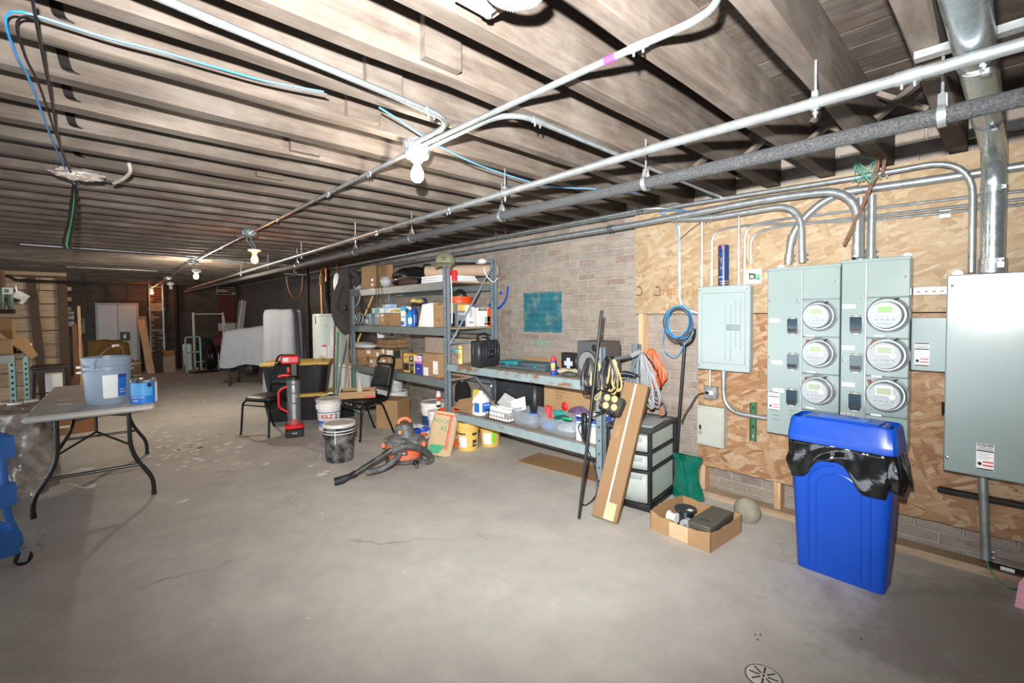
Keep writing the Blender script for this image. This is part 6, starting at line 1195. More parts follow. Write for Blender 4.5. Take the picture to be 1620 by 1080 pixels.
hs = spline([vd(618, 715, 4.02), vd(635, 707, 3.98), vd(650, 706, 4.0), vd(667, 710, 4.1), vd(679, 719, 4.25), vd(682, 727, 4.32), vd(673, 731, 4.36), vd(664, 727, 4.42)], 14); part('hose', MB().tube(hs, [.029 if i % 2 else .0265 for i in range(len(hs))], 12), HO, t, smooth=70)
hs = spline([vd(632, 716, 4.05), vd(629, 722, 4.02), vd(620, 731, 3.97), vd(606, 740, 3.94), vd(590, 745, 3.93), vd(579, 746, 3.92)], 12); part('hose_end', MB().tube(hs, [.027 if i % 2 else .025 for i in range(len(hs))], 12), HO, t, smooth=70)
a, b = vd(620, 711, 4.0), vd(560, 750, 3.86); part('wand', MB().tube([a, a+(b-a)*.22, a+(b-a)*.25, b], [.026, .028, .023, .022], 14), M('26282a', .45, dust=.25), t); e = vd(541, 759, 3.84); part('wand_cuff', MB().tube([b+(b-a)*-.05, b, b+(e-b)*.4], [.03, .029, .022], 14), BLK, t); nz = vd(529, 763, 3.82); nz.z = max(nz.z, .034); part('nozzle', MB().tube([b+(e-b)*.4, e, nz], [.024, .034, .033], 14), M('1d2226', .6), t)
# ------------------------------------------------------------ buckets on the floor
DUST = M('202427', .4, dust=.55, var=.3)
p = at(532, 731, z=0); t = bucket('black_bucket', 'black bucket with a white lid, spattered with white, in front of the vacuum', (p.x+.06, p.y+.06, 0), .355, .145, DUST, lidm=M('dedcd6', .45, dust=.4), handle=None, ribs=2, group='large buckets')
for z in (.3, .275): part('white_drip_ring', MB().lathe([(.151, z), (.1525, z+.004), (.151, z+.008)], 36), PORC, t)
for k in range(3): part('white_drip', MB().box((-.09+.025*k, -.118+.01*k, .25-.03*k), (.007, .006, .12)), PORC, t)
part('bail', MB().tube(spline([(-.15, .03, .27), (-.19, -.02, .2), (-.2, -.06, .1), (-.17, -.07, .03)], 5), .0032, 6), GALV, t)
p = at(516, 681, z=0); t = bucket('paint_bucket', 'white KILZ 2 paint bucket with a dusty lid behind the black bucket', (p.x+.08, p.y+.1, 0), .36, .145, PORC, lidm=M('dcd6cf', .5, dust=.5), handle=.35, group='large buckets')
rk_ = .145
def bandr(t, r, z0, z1, m, a0=PI*.72, a1=PI*1.75, nm='printed_band'): 
    return part(nm, arcband(r, z0, z1, a0, a1, 24), m, t)
k0 = lambda z, r=.145, h=.36: r*.86+(r*.095)*min(z/(h*.66), 1)+.0015
def cband(t, r, h, z0, z1, m, a0=PI*.75, a1=PI*1.75, nm='printed_band', off=.0012):
    mb = MB(); n = 24; vs = []
    def rz(z): return r*.86+(r*.955-r*.86)*z/(h*.66)+off
    for i in range(n+1):
        a = a0+(a1-a0)*i/n; vs += [(rz(z0)*math.cos(a), rz(z0)*math.sin(a), z0), (rz(z1)*math.cos(a), rz(z1)*math.sin(a), z1)]
    return part(nm, mb.add(vs, [(2*i, 2*i+2, 2*i+3, 2*i+1) for i in range(n)]), m, t)
cband(t, .145, .36, .02, .115, M('2763c8', .4)); cband(t, .145, .36, .212, .222, M('2f5fb8', .4))
def curvetext(t, s, size, m, r, a, z, sx=1, bold=0):
    "lettering wrapped on a round body about angle a"
    o = text(s, size, m, t, (0, 0, 0), '-y', sx=sx, bold=bold)
    for v in o.data.vertices: th = a+v.co.x/r; dd = r-v.co.y; v.co = V((dd*math.cos(th), dd*math.sin(th), v.co.z+z))
    return o
def face_angle(loc): return math.atan2(CAM.y-loc[1], CAM.x-loc[0])
fa = face_angle(t.location)+.02
curvetext(t, 'KILZ', .07, REDINK, .1425, fa-.2, .168, .95, .025); curvetext(t, '2', .085, BLUEINK, .1425, fa+.56, .165, 1, .02); curvetext(t, 'interior exterior', .018, BLUEINK, .142, fa-.1, .13)
p = at(626, 668, z=0); p = V((3.24, at(629, 650, x=3.24).y, 0)); t = bucket('paint_bucket', 'white bucket with a blue band and a grey can on its lid, beside the chair', (p.x, p.y, 0), .33, .14, PORC, lidm=PORC, group='large buckets'); cband(t, .14, .33, .01, .21, M('6f9fd0', .4)); cband(t, .14, .33, .12, .2, M('24568f', .4))
q = thing('grey_can', 'pale grey ribbed can standing on the white bucket lid', 'can', (p.x-.02, p.y-.02, .3435)); part('body', MB().lathe([(.001, 0), (.085, 0), (.087, .01), (.085, .014), (.085, .1), (.087, .105), (.085, .11), (.085, .2), (.08, .205), (.07, .21), (.001, .21)], 26), M('c9ccca', .5), q)
p = V((3.12, at(686, 660, x=3.12).y, 0)); t = bucket('paint_bucket', 'white bucket with a dark blue printed band at the back under the left bay', (p.x, p.y, 0), .34, .145, PORC, lidm=PORC, group='large buckets'); cband(t, .145, .34, .015, .2, M('27487c', .4)); fa = face_angle(p); curvetext(t, 'JOINT', .055, PAPER, .1425, fa, .14, .8); curvetext(t, 'COMPOUND', .03, PAPER, .1415, fa, .085, .8)
p = V((3.0, at(692, 655, x=3.0).y, 0)); t = bucket('white_pail', 'small white pail behind the cement bag with a caulk tube on it', (p.x, p.y, 0), .29, .105, PORC, lidm=PORC, ribs=2, group='large buckets'); cband(t, .105, .29, .03, .1, M('c8306c', .5))
q = thing('caulk_tube', 'white tube with a red band standing on the small white pail', 'tube', (p.x+.02, p.y-.0, .3035)); part('tube', MB().lathe([(.001, 0), (.028, 0), (.028, .19), (.02, .2), (.02, .215), (.001, .215)], 18), PORC, q); part('red_band', arcband(.0287, .1, .15, PI*1.0, PI*1.6), RED, q); part('dark_print', arcband(.0287, .03, .06, PI*1.0, PI*1.6), INK, q)
a = at(707, 712, z=0); t = bucket('orange_bucket', 'orange bucket standing behind the middle rack post', (2.935, 4.095, 0), .37, .145, ORANGE, group='orange buckets', handle=None); part('metal_clip', MB().box((-.09, -.125, .2), (.05, .02, .03), .004, Euler((0, 0, .6))), GALV, t); curvetext(t, 'HOMER', .06, PAPER, .134, face_angle((2.93, 4.1))+.5, .1)
p = at(741, 714, z=0); YB_ = M('e6c069', .42, var=.05); t = bucket('yellow_bucket', 'open yellow bucket with black and white labels in front of the rack', (p.x+.06, p.y+.09, 0), .29, .118, YB_, ribs=2, group='yellow buckets', handle=None); fa = face_angle(t.location)
cband(t, .118, .29, .04, .15, PAPER, fa-.9, fa-.1, 'white_label'); cband(t, .118, .29, .172, .185, INK, fa-1.1, fa-.15, 'black_band'); cband(t, .118, .29, .16, .185, INK, fa+.45, fa+1.0, 'black_band'); cband(t, .118, .29, .04, .11, M('3a2c22', .5), fa+.5, fa+1.0, 'dark_label'); curvetext(t, 'thinset', .03, PAPER, .1145, fa+.75, .075, .6)
part('bail', MB().tube(spline([(-.12, .03, .26), (-.15, -.03, .2), (-.15, -.05, .12), (-.125, -.04, .07)], 5), .003, 6), GALV, t); lump('putty_lump', 'hardened grey lump inside the open yellow bucket', 'lump', (t.location.x, t.location.y+.0, .18), (.1, .1, .1), M('9a8a72', .8), 51, .15)
p = V((3.2, at(775, 680, x=3.2).y, 0)); t = bucket('yellow_bucket', 'yellow bucket with a green stripe and white label under the bottom deck', (p.x, p.y, 0), .26, .115, YB_, ribs=2, group='yellow buckets', lidm=PORC); fa = face_angle(p); cband(t, .115, .26, .03, .15, PAPER, fa-.75, fa+.1, 'white_label'); cband(t, .115, .26, .04, .16, M('6fdc2a', .5), fa+.25, fa+.55, 'green_stripe')
# cement bag
p = at(683, 716, z=0); t = thing('cement_bag', 'brown paper cement bag with green and red print leaning on the rack post', 'bag', (2.585, 3.83, 0), rot=(0, 0, -.62)); w, h, d = .26, .43, .1; PB_ = M('cbb08a', .8, var=.06, bump=.2)
def cbag(u, v):
    a = 2*PI*u; c, s_ = math.cos(a), math.sin(a); e = (abs(c)**3.2+abs(s_)**3.2)**(-1/3.2); k = .86+.14*math.sin(PI*v)**.5; z = h*v; y = d/2*e*s_*(.5+.5*math.sin(PI*min(max(v, .04), .96))**.4)
    return (w/2*k*e*c, y, z)
b_ = part('bag', MB().surf(cbag, 30, 14, True), PB_, t); tl = Matrix.Rotation(-.34, 4, 'X') @ Matrix.Rotation(.2, 4, 'Y'); b_.matrix_local = tl
for nm, rect, m in (('green_print', (-.12, .02, .015, .1), M('2f9a6c', .6)), ('red_stripe', (.045, .058, .06, .4), REDINK), ('red_stripe', (.066, .072, .06, .4), REDINK), ('red_stripe', (-.1, .09, .395, .405), REDINK)):
    x0, x1, z0, z1 = rect; mb = MB(); n = 8; mb.surf(lambda u, v: (x0+(x1-x0)*u+(.06*v-.03 if nm[0] == 'g' else 0), -d/2*(.62+.38*math.sin(PI*min(max((z0+(z1-z0)*v)/h, .04), .96))**.4)-.0035, z0+(z1-z0)*v), 2, n); part(nm, mb, m, b_)
o = text('ROCK', .06, M('2f9a6c', .6), b_, (-.03, -d/2-.004, .33), '-y'); o = text('45', .07, M('2f9a6c', .6), b_, (-.0, -d/2-.004, .26), '-y')
lump('plastic_sack', 'crumpled blue, white and orange plastic sack behind the vacuum', 'sack', (2.72, 4.45, 0), (.34, .3, .2), M('e9e9ee', .3, var=.1, bump=.5), 61, .18)
q = [o for o in bpy.data.objects if o.name.startswith('plastic_sack')][0]
for nm, c_, m, s_ in (('blue_print', (2.66, 4.36, .13), M('2947b0', .35), .07), ('orange_print', (2.72, 4.32, .09), M('f07a3c', .4), .05), ('blue_print', (2.75, 4.33, .15), M('3a5cc8', .35), .05)): part(nm, MB().ball(c_, s_, 12, 7, (1.2, .6, .6), .15, 4), m, q)
boxt('cardboard_box', 'cardboard box on the floor behind the right chair leg', (2.74, 3.04, 5.12, 5.42, 0, .35), CARD, rz=.5, group='cardboard boxes on the floor')
solo('cardboard_sheet', MB().box((0, 0, .004), (.34, .85, .006), .001, Euler((0, 0, .1))), CARD, 'flat cardboard sheet lying on the floor under the bottom deck', 'cardboard').location = (3.22, 2.75, 0)
# ------------------------------------------------------------ chairs
VIN = M('121312', .45, var=.15); CBLK = M('131415', .3, .3)
def chair(label, loc, rz):
    t = thing('stacking_chair', label, 'chair', loc, rz, 'black stacking chairs'); w = .2; sh = .44; r = .0115
    def seat(u, v): a = 2*PI*u; c, s_ = math.cos(a), math.sin(a); e = (abs(c)**4+abs(s_)**4)**-.25; k = [.9, 1, 1, .92, .5, .02][min(5, int(v*5+.01))]; z = [-.035, -.025, .0, .012, .02, .022][min(5, int(v*5+.01))]; return (.205*k*e*c, .205*k*e*s_, sh+z)
    part('seat', MB().surf(seat, 32, 5, True), VIN, t)
    part('seat_rim', MB().tube([(.2*(abs(math.cos(a))**4+abs(math.sin(a))**4)**-.25*math.cos(a), .2*(abs(math.cos(a))**4+abs(math.sin(a))**4)**-.25*math.sin(a), sh-.03) for a in [2*PI*i/32 for i in range(32)]], .011, 6, closed=True), CBLK, t)
    for s in (-1, 1):
        part('leg', MB().tube(fillet([(s*.2, -.02, sh-.045), (s*.2, -.185, sh-.05), (s*.215, -.21, 0)], .06, 5), r, 8), CBLK, t)
        part('leg', MB().tube(fillet([(s*.185, .02, sh-.045), (s*.185, .1, sh-.06), (s*.2, .25, 0)], .06, 5), r, 8), CBLK, t)
        for y in (-.214, .25): part('foot_cap', MB().cyl((s*(.2 if y > 0 else .215), y, 0), (s*(.2 if y > 0 else .215), y-.002, .02), .014, n=8), BLK, t)
    part('stretcher', MB().tube([(-.2, -.19, sh-.09), (.2, -.19, sh-.09)], .008, 6), CBLK, t)
    th = .26; 
    def bk(x, z): return (x, .185+(z-sh)*th, z)
    P = fillet([bk(-.175, sh-.03), bk(-.185, sh+.15), bk(-.16, sh+.46), bk(.16, sh+.46), bk(.185, sh+.15), bk(.175, sh-.03)], .075, 6); part('back_frame', MB().tube(P, .0125, 8), CBLK, t)
    def pad(u, v): x = (u-.5)*2; z = sh+.1+.27*v; wx = .17-.012*v; return (x*wx, .185+(z-sh)*th+.018*(1-x*x)-.012, z)
    part('back_pad', MB().surf(pad, 8, 6), VIN, t, mods=[('SOLIDIFY', dict(thickness=.03, offset=0))])
    part('top_rail', MB().tube([bk(-.165, sh+.375), bk(.165, sh+.375)], .01, 6), CBLK, t)
    return t
chair('empty black vinyl stacking chair, left of the red tower light', (1.68, 6.07, 0), -1.1)
chair('black vinyl stacking chair with a cardboard tray on its seat', (2.44, 5.10, 0), -1.45)
# tray on the chair
t = thing('cardboard_tray', 'shallow cardboard tray with red edge print on the seat of the right chair', 'tray', (2.36, 5.1, .464), -.5); w, l, h = .38, .3, .075
part('tray', MB().rng(-w/2, w/2, -l/2, -l/2+.005, 0, h).rng(-w/2, w/2, l/2-.005, l/2, 0, h).rng(-w/2, -w/2+.005, -l/2+.005, l/2-.005, 0, h).rng(w/2-.005, w/2, -l/2+.005, l/2-.005, 0, h).rng(-w/2+.005, w/2-.005, -l/2+.005, l/2-.005, 0, .005), CARD, t, smooth=0); part('red_print', MB().rng(-w/2-.0012, -w/2-.0002, -l/2, l/2, .004, .016).rng(w*.2, w*.48, -l/2-.0012, -l/2-.0002, .004, .022), M('d84048', .5), t, smooth=0)
part('dark_panel', MB().rng(-w*.46, -w*.1, -l*.44, l*.1, h*.75, h*.8), M('4a4e48', .6), t, smooth=0); part('folded_flap', MB().add([(-.03, -.02, .01), (.05, -.06, .01), (.02, -.03, .19), (-.028, -.018, .012), (.052, -.058, .012), (.023, -.027, .19)], [(0, 1, 2), (5, 4, 3), (0, 3, 4, 1), (1, 4, 5, 2), (2, 5, 3, 0)]), M('d9c4ac', .7), t, smooth=0); part('contents', MB().box((.02, .05, .03), (.2, .12, .045), .004), M('9a9088', .7), t)
# red tower light
p = at(464, 686, z=0); t = thing('tower_light', 'red and black upright tower work light with a clear tube', 'work light', ((p.x+.03)*.97, (p.y+.05)*.97, 0), -.3); RD = M('e01f1f', .35, var=.05, rnd=0); h = .97; t.scale = (.97, .97, .97)
part('battery', MB().box((0, 0, .05), (.2, .15, .1), .012), BLK, t); part('collar', MB().box((0, 0, .125), (.2, .16, .06), .018), RD, t); part('collar_spike', MB().lathe([(.05, .15), (.02, .22), (.016, .25), (.001, .25)], 14), RD, t)
part('clear_tube', MB().lathe([(.074, .14), (.074, .69), (.066, .71)], 24), M('c9ced2', .08, var=0, rnd=0, alpha=.16, coat=.4), t); part('led_strip', MB().box((0, -.02, .44), (.036, .014, .46), .003), M('c7ccd4', .3), t)
for z in (.4, .52, .62): part('strip_bracket', MB().box((0, -.02, z), (.12, .03, .012), .002), BLK, t)
for x in (-.05, .05): part('inner_rod', MB().cyl((x, 0, .16), (x, 0, .7), .006, n=8), BLK, t)
part('tube_cap', MB().lathe([(.076, .68), (.076, .715), (.05, .73), (.001, .73)], 24), BLK, t)
part('neck', MB().box((.01, 0, .8), (.08, .07, .17), .012), BLK, t); part('head', MB().box((-.03, 0, .92), (.2, .11, .1), .018), RD, t); part('head_lens', MB().box((-.075, -.057, .925), (.06, .006, .05), .002), M('d9dadc', .2), t); part('head_grip', MB().box((.065, 0, .925), (.02, .115, .07), .004), BLK, t)
part('side_handle', MB().tube(fillet([(-.07, 0, .6), (-.16, 0, .56), (-.16, 0, .36), (-.07, 0, .3)], .04, 5), .0135, 10), RD, t); part('hook', MB().tube(fillet([(0, 0, .72), (-.1, 0, .74), (-.16, 0, .725)], .02, 4), .018, 10), RD, t); part('hook', MB().box((-.05, 0, .8), (.03, .04, .07), .008), RD, t); text('M18', .03, PAPER, t, (.0, -.0756, .05), '-y')
# black and yellow totes
def tote(label, x0, x1, y0, y1, z0, h):
    t = thing('storage_tote', label, 'tote', ((x0+x1)/2, (y0+y1)/2, z0), -.5, 'black totes with yellow lids'); w, l = x1-x0, y1-y0; TB = M('18191a', .42); TY = M('d9b45a', .45, var=.06)
    def sh(u, v): a = 2*PI*u; k = .84+.13*v; c, s_ = math.cos(a), math.sin(a); e = (abs(c)**7+abs(s_)**7)**(-1/7); return (w/2*k*e*c, l/2*k*e*s_, v*(h-.05))
    part('tub', MB().surf(sh, 48, 4, True).box((0, 0, .004), (w*.78, l*.78, .006)), TB, t); part('rim', MB().box((0, 0, h-.055), (w*.985, l*.985, .02), .008), TB, t); part('lid', MB().box((0, 0, h-.025), (w, l, .045), .014), TY, t); part('lid_panel', MB().box((0, 0, h-.001), (w*.78, l*.78, .014), .005), TY, t)
    for s in (-1, 1): part('latch', MB().box((s*w*.3, -l*.49, h-.06), (.06, .02, .05), .005), TB, t); part('lid_rib', MB().box((s*w*.2, 0, h+.006), (.03, l*.6, .008), .003), TY, t)
    part('maker_plate', MB().box((-.02, -l*.458, h*.72), (.1, .012, .05), .005), M('c3c6c8', .4), t)
    return t
tote('upper black storage tote with a yellow lid', 1.79, 2.64, 6.38, 6.88, .362, .42)
tote('lower black storage tote with a yellow lid', 1.79, 2.64, 6.38, 6.88, 0, .36)
solo('yellow_glove', MB().ball((2.5, 6.55, .81), .03, 10, 6, (1.2, 1.8, .6), .2, 3), M('d9cba0', .7), 'pale crumpled scrap lying on the upper tote lid', 'scrap')
# ------------------------------------------------------------ folding table and paint
TT = .74; cx_, yT0, wT, lT, rT = .075, 4.42, .70, 1.80, -.06
t = thing('folding_table', 'pale grey plastic folding table with black bent legs', 'table', (cx_, yT0, 0), rT); PLT = M('c9c7c3', .5, var=.05, scale=60, dust=.35); LEGM = M('2b2a29', .35, .3)
part('tabletop', MB().rng(-wT/2, wT/2, 0, lT, TT-.045, TT, .018), PLT, t)
part('apron', MB().rng(-wT/2+.06, wT/2-.06, .08, lT-.08, TT-.06, TT-.044), LEGM, t, smooth=0)
for y0, s in ((.2, 1), (lT-.2, -1)):
    for k in (-1, 1):
        part('leg', MB().tube(fillet([(k*.2, y0, TT-.05), (k*.2, y0, .36), (k*.335, y0, .13), (k*.335, y0, 0)], .12, 7), .0155, 10), LEGM, t)
        part('foot_cap', MB().cyl((k*.335, y0, 0), (k*.335, y0, .03), .018, n=10), BLK, t)
        part('brace', MB().tube([(k*.2, y0, .42), (0, y0+s*.28, .5)], .008, 8), LEGM, t)
    part('cross_bar', MB().cyl((-.275, y0, .255), (.275, y0, .255), .012, n=10), M('5a5856', .3, .6), t); part('cross_bar', MB().cyl((-.2, y0, TT-.06), (.2, y0, TT-.06), .013, n=10), LEGM, t); part('centre_strut', MB().tube([(0, y0+s*.28, .5), (0, y0+s*.28, TT-.05)], .011, 8), LEGM, t)
def tl_(px, py): p = at(px, py, z=TT); return p
b0 = tl_(172, 640); rB = .172
t = bucket('paint_bucket', 'large blue-grey paint bucket with a white label on the folding table', (b0.x+.005, b0.y+.12, TT+.001), .355, .15, M('8d9fb2', .38, var=.03, rnd=0), cat='bucket', ribs=2, group='large buckets', handle=.4, rz=1.0)
fa = face_angle(t.location)-1.0; cband(t, .15, .355, .05, .225, PAPER, fa-.22, fa+.42, 'white_label', .0014); cband(t, .15, .355, .06, .225, M('1f6fc8', .4), fa+.42, fa+.85, 'blue_label', .0014); cband(t, .15, .355, .2, .225, M('174a9a', .4), fa+.42, fa+.85, 'dark_label', .0024)
for k, z in enumerate((.11, .09)): curvetext(t, 'latex' if k else 'paint', .018, PAPER, .1415, fa+.62, z)
for s_, z in ((PI*.97, .285), (PI*.97, .245)): part('white_tab', MB().box((.16*math.cos(fa-1.25), .16*math.sin(fa-1.25), z+.005), (.05, .03, .018), .004), PORC, t)
b1 = tl_(227, 640)
t = thing('paint_can', 'small blue paint can with a silver lid beside the large bucket on the table', 'can', (b1.x+.01, b1.y+.085, TT+.001)); R = .083; hh = .185; fa = face_angle(t.location)
part('body', MB().lathe([(.001, 0), (R*.96, 0), (R, .004), (R, hh-.006), (R*1.03, hh), (R*.9, hh+.002), (R*.86, hh-.01), (R*.6, hh-.006), (.001, hh-.006)], 30), CHROME, t); part('wrap_label', arcband(R+.001, .008, hh-.02, fa-2.2, fa+.95, 30), M('1e6fcc', .4, var=.3, scale=3), t); part('label_field', arcband(R+.002, hh*.35, hh-.025, fa-1.0, fa+.7, 20), M('4aa0dc', .4, var=.25, scale=9), t); part('white_strip', arcband(R+.002, .01, hh-.022, fa+.95, fa+1.5, 10), PAPER, t); s_ = part('black_seal', MB().lathe([(.016, 0), (.001, .001)], 16), BLK, t)
a = fa+.45; s_.location = ((R+.003)*math.cos(a), (R+.003)*math.sin(a), hh*.78); s_.rotation_euler = (0, PI/2, a)
curvetext(t, 'interior paint', .016, PAPER, R+.0035, fa-.45, hh*.3); curvetext(t, 'satin', .02, PAPER, R+.0035, fa-.6, hh*.17)
part('wire_bail', MB().tube(spline([(R*1.03*math.cos(fa-1.4), R*1.03*math.sin(fa-1.4), hh*.8), (R*1.2*math.cos(fa-.7), R*1.2*math.sin(fa-.7), hh*.95), (R*1.2*math.cos(fa+.4), R*1.2*math.sin(fa+.4), hh*.97), (R*1.03*math.cos(fa+1.3), R*1.03*math.sin(fa+1.3), hh*.8)], 5), .002, 5), GALV, t)
for k, (a, b) in enumerate(((( 92, 634), (110, 631)), ((88, 640), (112, 639)))):
    p, q = tl_(*a), tl_(*b); solo('paper_strip', MB().box((0, 0, 0), ((q-p).length, .022, .0015)), PAPER, ['thin white strip farther from the table edge', 'thin white strip nearer the table edge'][k], 'paper', 'white strips on the table', smooth=0).matrix_world = Matrix.Translation((p+q)/2+V((0, 0, .0015))) @ Matrix.Rotation(math.atan2(q.y-p.y, q.x-p.x), 4, 'Z')
# ------------------------------------------------------------ blue cart at the left edge
CB_ = M('2a63ad', .4, var=.05, rnd=0); w1 = at(37, 893, z=.0); t = thing('utility_cart', 'blue three tier rolling cart cut off by the left edge', 'cart', (w1.x, w1.y, 0), .35)
XW2 = .36; DW = .44
zr = [at(10, y, y=w1.y).z for y in (690, 770, 860)]
pu = MB(); 
for y in (.0, ):
    part('frame_tube', MB().tube(fillet([(-.6, .0, .12), (-.012, .0, .12), (-.012, 0, .16), (-.055, .0, .30), (-.065, 0, at(10, 680, y=w1.y).z), (-.22, 0, at(10, 676, y=w1.y).z+.02)], .07, 6), .0165, 10), CB_, t); part('frame_tube', MB().tube(fillet([(-.6, DW, .12), (-.012, DW, .12), (-.012, DW, .16), (-.055, DW, .30), (-.065, DW, at(10, 680, y=w1.y).z), (-.22, DW, at(10, 676, y=w1.y).z+.02)], .07, 6), .0165, 10), CB_, t)
for y in (0, DW): part('frame_tube', MB().tube([(-.58, y, .05), (-.58, y, at(10, 680, y=w1.y).z)], .0165, 10), CB_, t)
for px0, px1 in ((689, 722), (764, 798), (838, 876)):
    za, zb = at(14, px0, y=w1.y).z, at(14, px1, y=w1.y).z
    s = part('tray', MB().rng(-.62, -.02, -.024, -.018, zb, za).rng(-.62, -.02, DW-.018, DW-.012, zb, za).rng(-.026, -.02, -.018, DW-.018, zb, za).rng(-.62, -.026, -.018, DW-.018, zb, zb+.006), CB_, t, smooth=0)
def caster(t, x, y, R=.04):
    part('caster_fork', MB().box((x, y, R*2+.008), (.05, .045, .012), .003).box((x, y-.016, R*1.3), (.036, .004, R*1.5), 0, Euler((0, .3, 0))).box((x, y+.016, R*1.3), (.036, .004, R*1.5), 0, Euler((0, .3, 0))), GALV, t); part('caster_wheel', MB().lathe([(.001, -.011), (R*.8, -.012), (R, -.007), (R, .007), (R*.8, .012), (.001, .011)], 24, (x, y, R), Matrix.Rotation(PI/2, 3, 'X')), BLKR, t); part('hub', MB().lathe([(R*.35, -.014), (R*.35, .014), (.001, .014)], 12, (x, y, R), Matrix.Rotation(PI/2, 3, 'X'), True), GALV, t)
caster(t, -.0, .0); caster(t, -.0, DW); caster(t, -.55, 0); caster(t, -.55, DW)
# ------------------------------------------------------------ wrapped bundle
b = at(25, 788, z=0)
WR = M('a3978e', .12, var=.4, scale=14, rnd=0, bump=.6, coat=.6); 
t = thing('wrapped_bundle', 'tall bundle shrink wrapped in clear shiny plastic beside the blue cart', 'bundle', (-.43, 5.62, 0)); rr = random.Random(8); ph = [rr.uniform(0, 6) for _ in range(8)]
def wrp(u, v):
    a = 2*PI*u; c, s_ = math.cos(a), math.sin(a); e = (abs(c)**4+abs(s_)**4)**-.25; k = (1-.14*v)*(1+.05*math.sin(5*a+6*v+ph[0])+.035*math.sin(11*a-9*v+ph[1])+.02*math.sin(23*a+15*v))*(1 if v < .95 else .8 if v < .99 else .05); j = 1+rr.uniform(-.022, .022); return (.3*k*e*c*j, .36*k*e*s_*j, .70*min(v, .97)+rr.uniform(-.008, .008)*(.05 < v < .97))
part('plastic_wrap', MB().surf(wrp, 60, 26, True), WR, t, smooth=60); part('contents', MB().box((0, 0, .34), (.46, .52, .64), .03), M('8a7465', .8, var=.3), t)
for k in range(4): part('wrapped_end', MB().lathe([(.001, .7), (.045, .7), (.045, .715), (.001, .716)], 14, (-.12+.09*k, -.1+.08*(k % 2), 0)), PORC, t)
# ------------------------------------------------------------ slotted steel shelf with cardboard
SP = M('93b0ac', .4, .3); pA, pB = at(20.5, 600, y=7.0), at(42.5, 600, y=8.0)
t = thing('slotted_shelf', 'low steel shelf with pale slotted posts at far left', 'shelf', (0, 0, 0))
for p, zt0 in ((pA, at(20, 573, y=7.0).z), (pB, at(42, 566, y=8.0).z)):
    part('post', MB().rng(p.x-.028, p.x+.022, p.y, p.y+.004, 0, zt0+.02).rng(p.x+.018, p.x+.022, p.y, p.y+.03, 0, zt0+.02), SP, t, smooth=0)
    mb = MB(); n = int(zt0/.062)
    for k in range(n): mb.box((p.x-.004, p.y-.0006, .05+.062*k), (.018, .0012, .024))
    part('slots', mb, INK, t, smooth=0, kind='stuff')
zt0 = at(20, 566, y=7.0).z
part('shelf_board', MB().rng(-2.0, pB.x+.02, 6.98, 8.05, zt0, zt0+.03), M('8b8378', .7), t, smooth=0); part('shelf_edge', MB().rng(-2.0, pA.x+.02, 6.965, 6.98, zt0-.05, zt0+.03), M('8d938f', .4, .4), t, smooth=0)
part('shelf_board', MB().rng(-2.0, pB.x+.02, 6.98, 8.05, .12, .15), M('8b8378', .7), t, smooth=0)
for x in (-1.9,): 
    for y in (7.0, 8.0): part('post', MB().rng(x-.025, x+.025, y, y+.004, 0, zt0+.02), SP, t, smooth=0)
ty = zt0+.0305
a, b = at(2, 540, y=7.3), at(19, 510, y=7.3)
boxt('cardboard_box', 'orange-brown cardboard box on the slotted shelf at the left edge', (-1.55, b.x, 7.3, 7.7, ty, at(10, 505, y=7.3).z), M('94704a', .8), group='cardboard boxes at far left', tape=False)
boxt('cardboard_box', 'small upright cardboard carton on the slotted shelf, nearer the camera', (at(0, 545, y=7.05).x-.1, at(18, 545, y=7.05).x, 7.05, 7.22, ty, at(10, 537, y=7.05).z), CARD, group='cardboard boxes at far left', tape=False)
p0, p1, p2, p3 = at(0, 525, y=7.02), at(60, 566, y=7.9), at(48, 545, y=7.95), at(20, 528, y=7.3)
t = thing('cardboard_flap', 'dark bent sheet of cardboard sliding off the slotted shelf', 'cardboard'); P = [at(-12, 530, y=7.0), at(30, 552, y=7.25), at(50, 568, y=7.5), at(60, 562, y=7.9), at(42, 536, y=7.9), at(5, 524, y=7.4)]; n_ = V((0, 0, .01)); part('sheet', MB().add(P+[p+n_ for p in P], [(0, 1, 2, 3, 4, 5), (11, 10, 9, 8, 7, 6)]+[(i, (i+1) % 6, 6+(i+1) % 6, 6+i) for i in range(6)]), CARDD, t, smooth=0)
solo('crumpled_paper', MB().ball((at(30, 536, y=8.0).x, 8.0, at(30, 536, y=8.0).z-.07), .07, 12, 7, (1.6, 1, .5), .2, 6), PAPER, 'crumpled pale paper on the bent cardboard sheet at left', 'paper')
# dark wooden stool/bench
ST = M('2e201b', .4, var=.2); y_ = 9.0; xa, xb = at(47, 590, y=y_).x, at(106, 590, y=y_).x; zt0 = at(75, 579, y=y_).z
t = thing('wooden_bench', 'dark stained wooden bench in front of the plank partition', 'bench', ((xa+xb)/2, y_, 0)); w = (xb-xa)
part('seat', MB().box((0, .2, zt0-.02), (w, .42, .04), .012), ST, t); part('apron', MB().box((0, .03, zt0-.07), (w*.86, .02, .05)), ST, t, smooth=0)
for s in (-1, 1):
    for y in (.04, .36): part('leg', MB().tube([(s*w*.42, y, zt0-.03), (s*w*.5, y+(.03 if y > .2 else -.03), 0)], [.022, .016], 8), ST, t)
part('stretcher', MB().tube([(-w*.46, .02, zt0*.5), (w*.46, .02, zt0*.5)], .01, 6), ST, t)
a, b = at(71, 592, y=9.5), at(99, 602, y=9.5); boxt('white_carton', 'white carton under the dark bench', (a.x, b.x, 9.5, 9.75, .0, a.z), PAPER, tape=False)
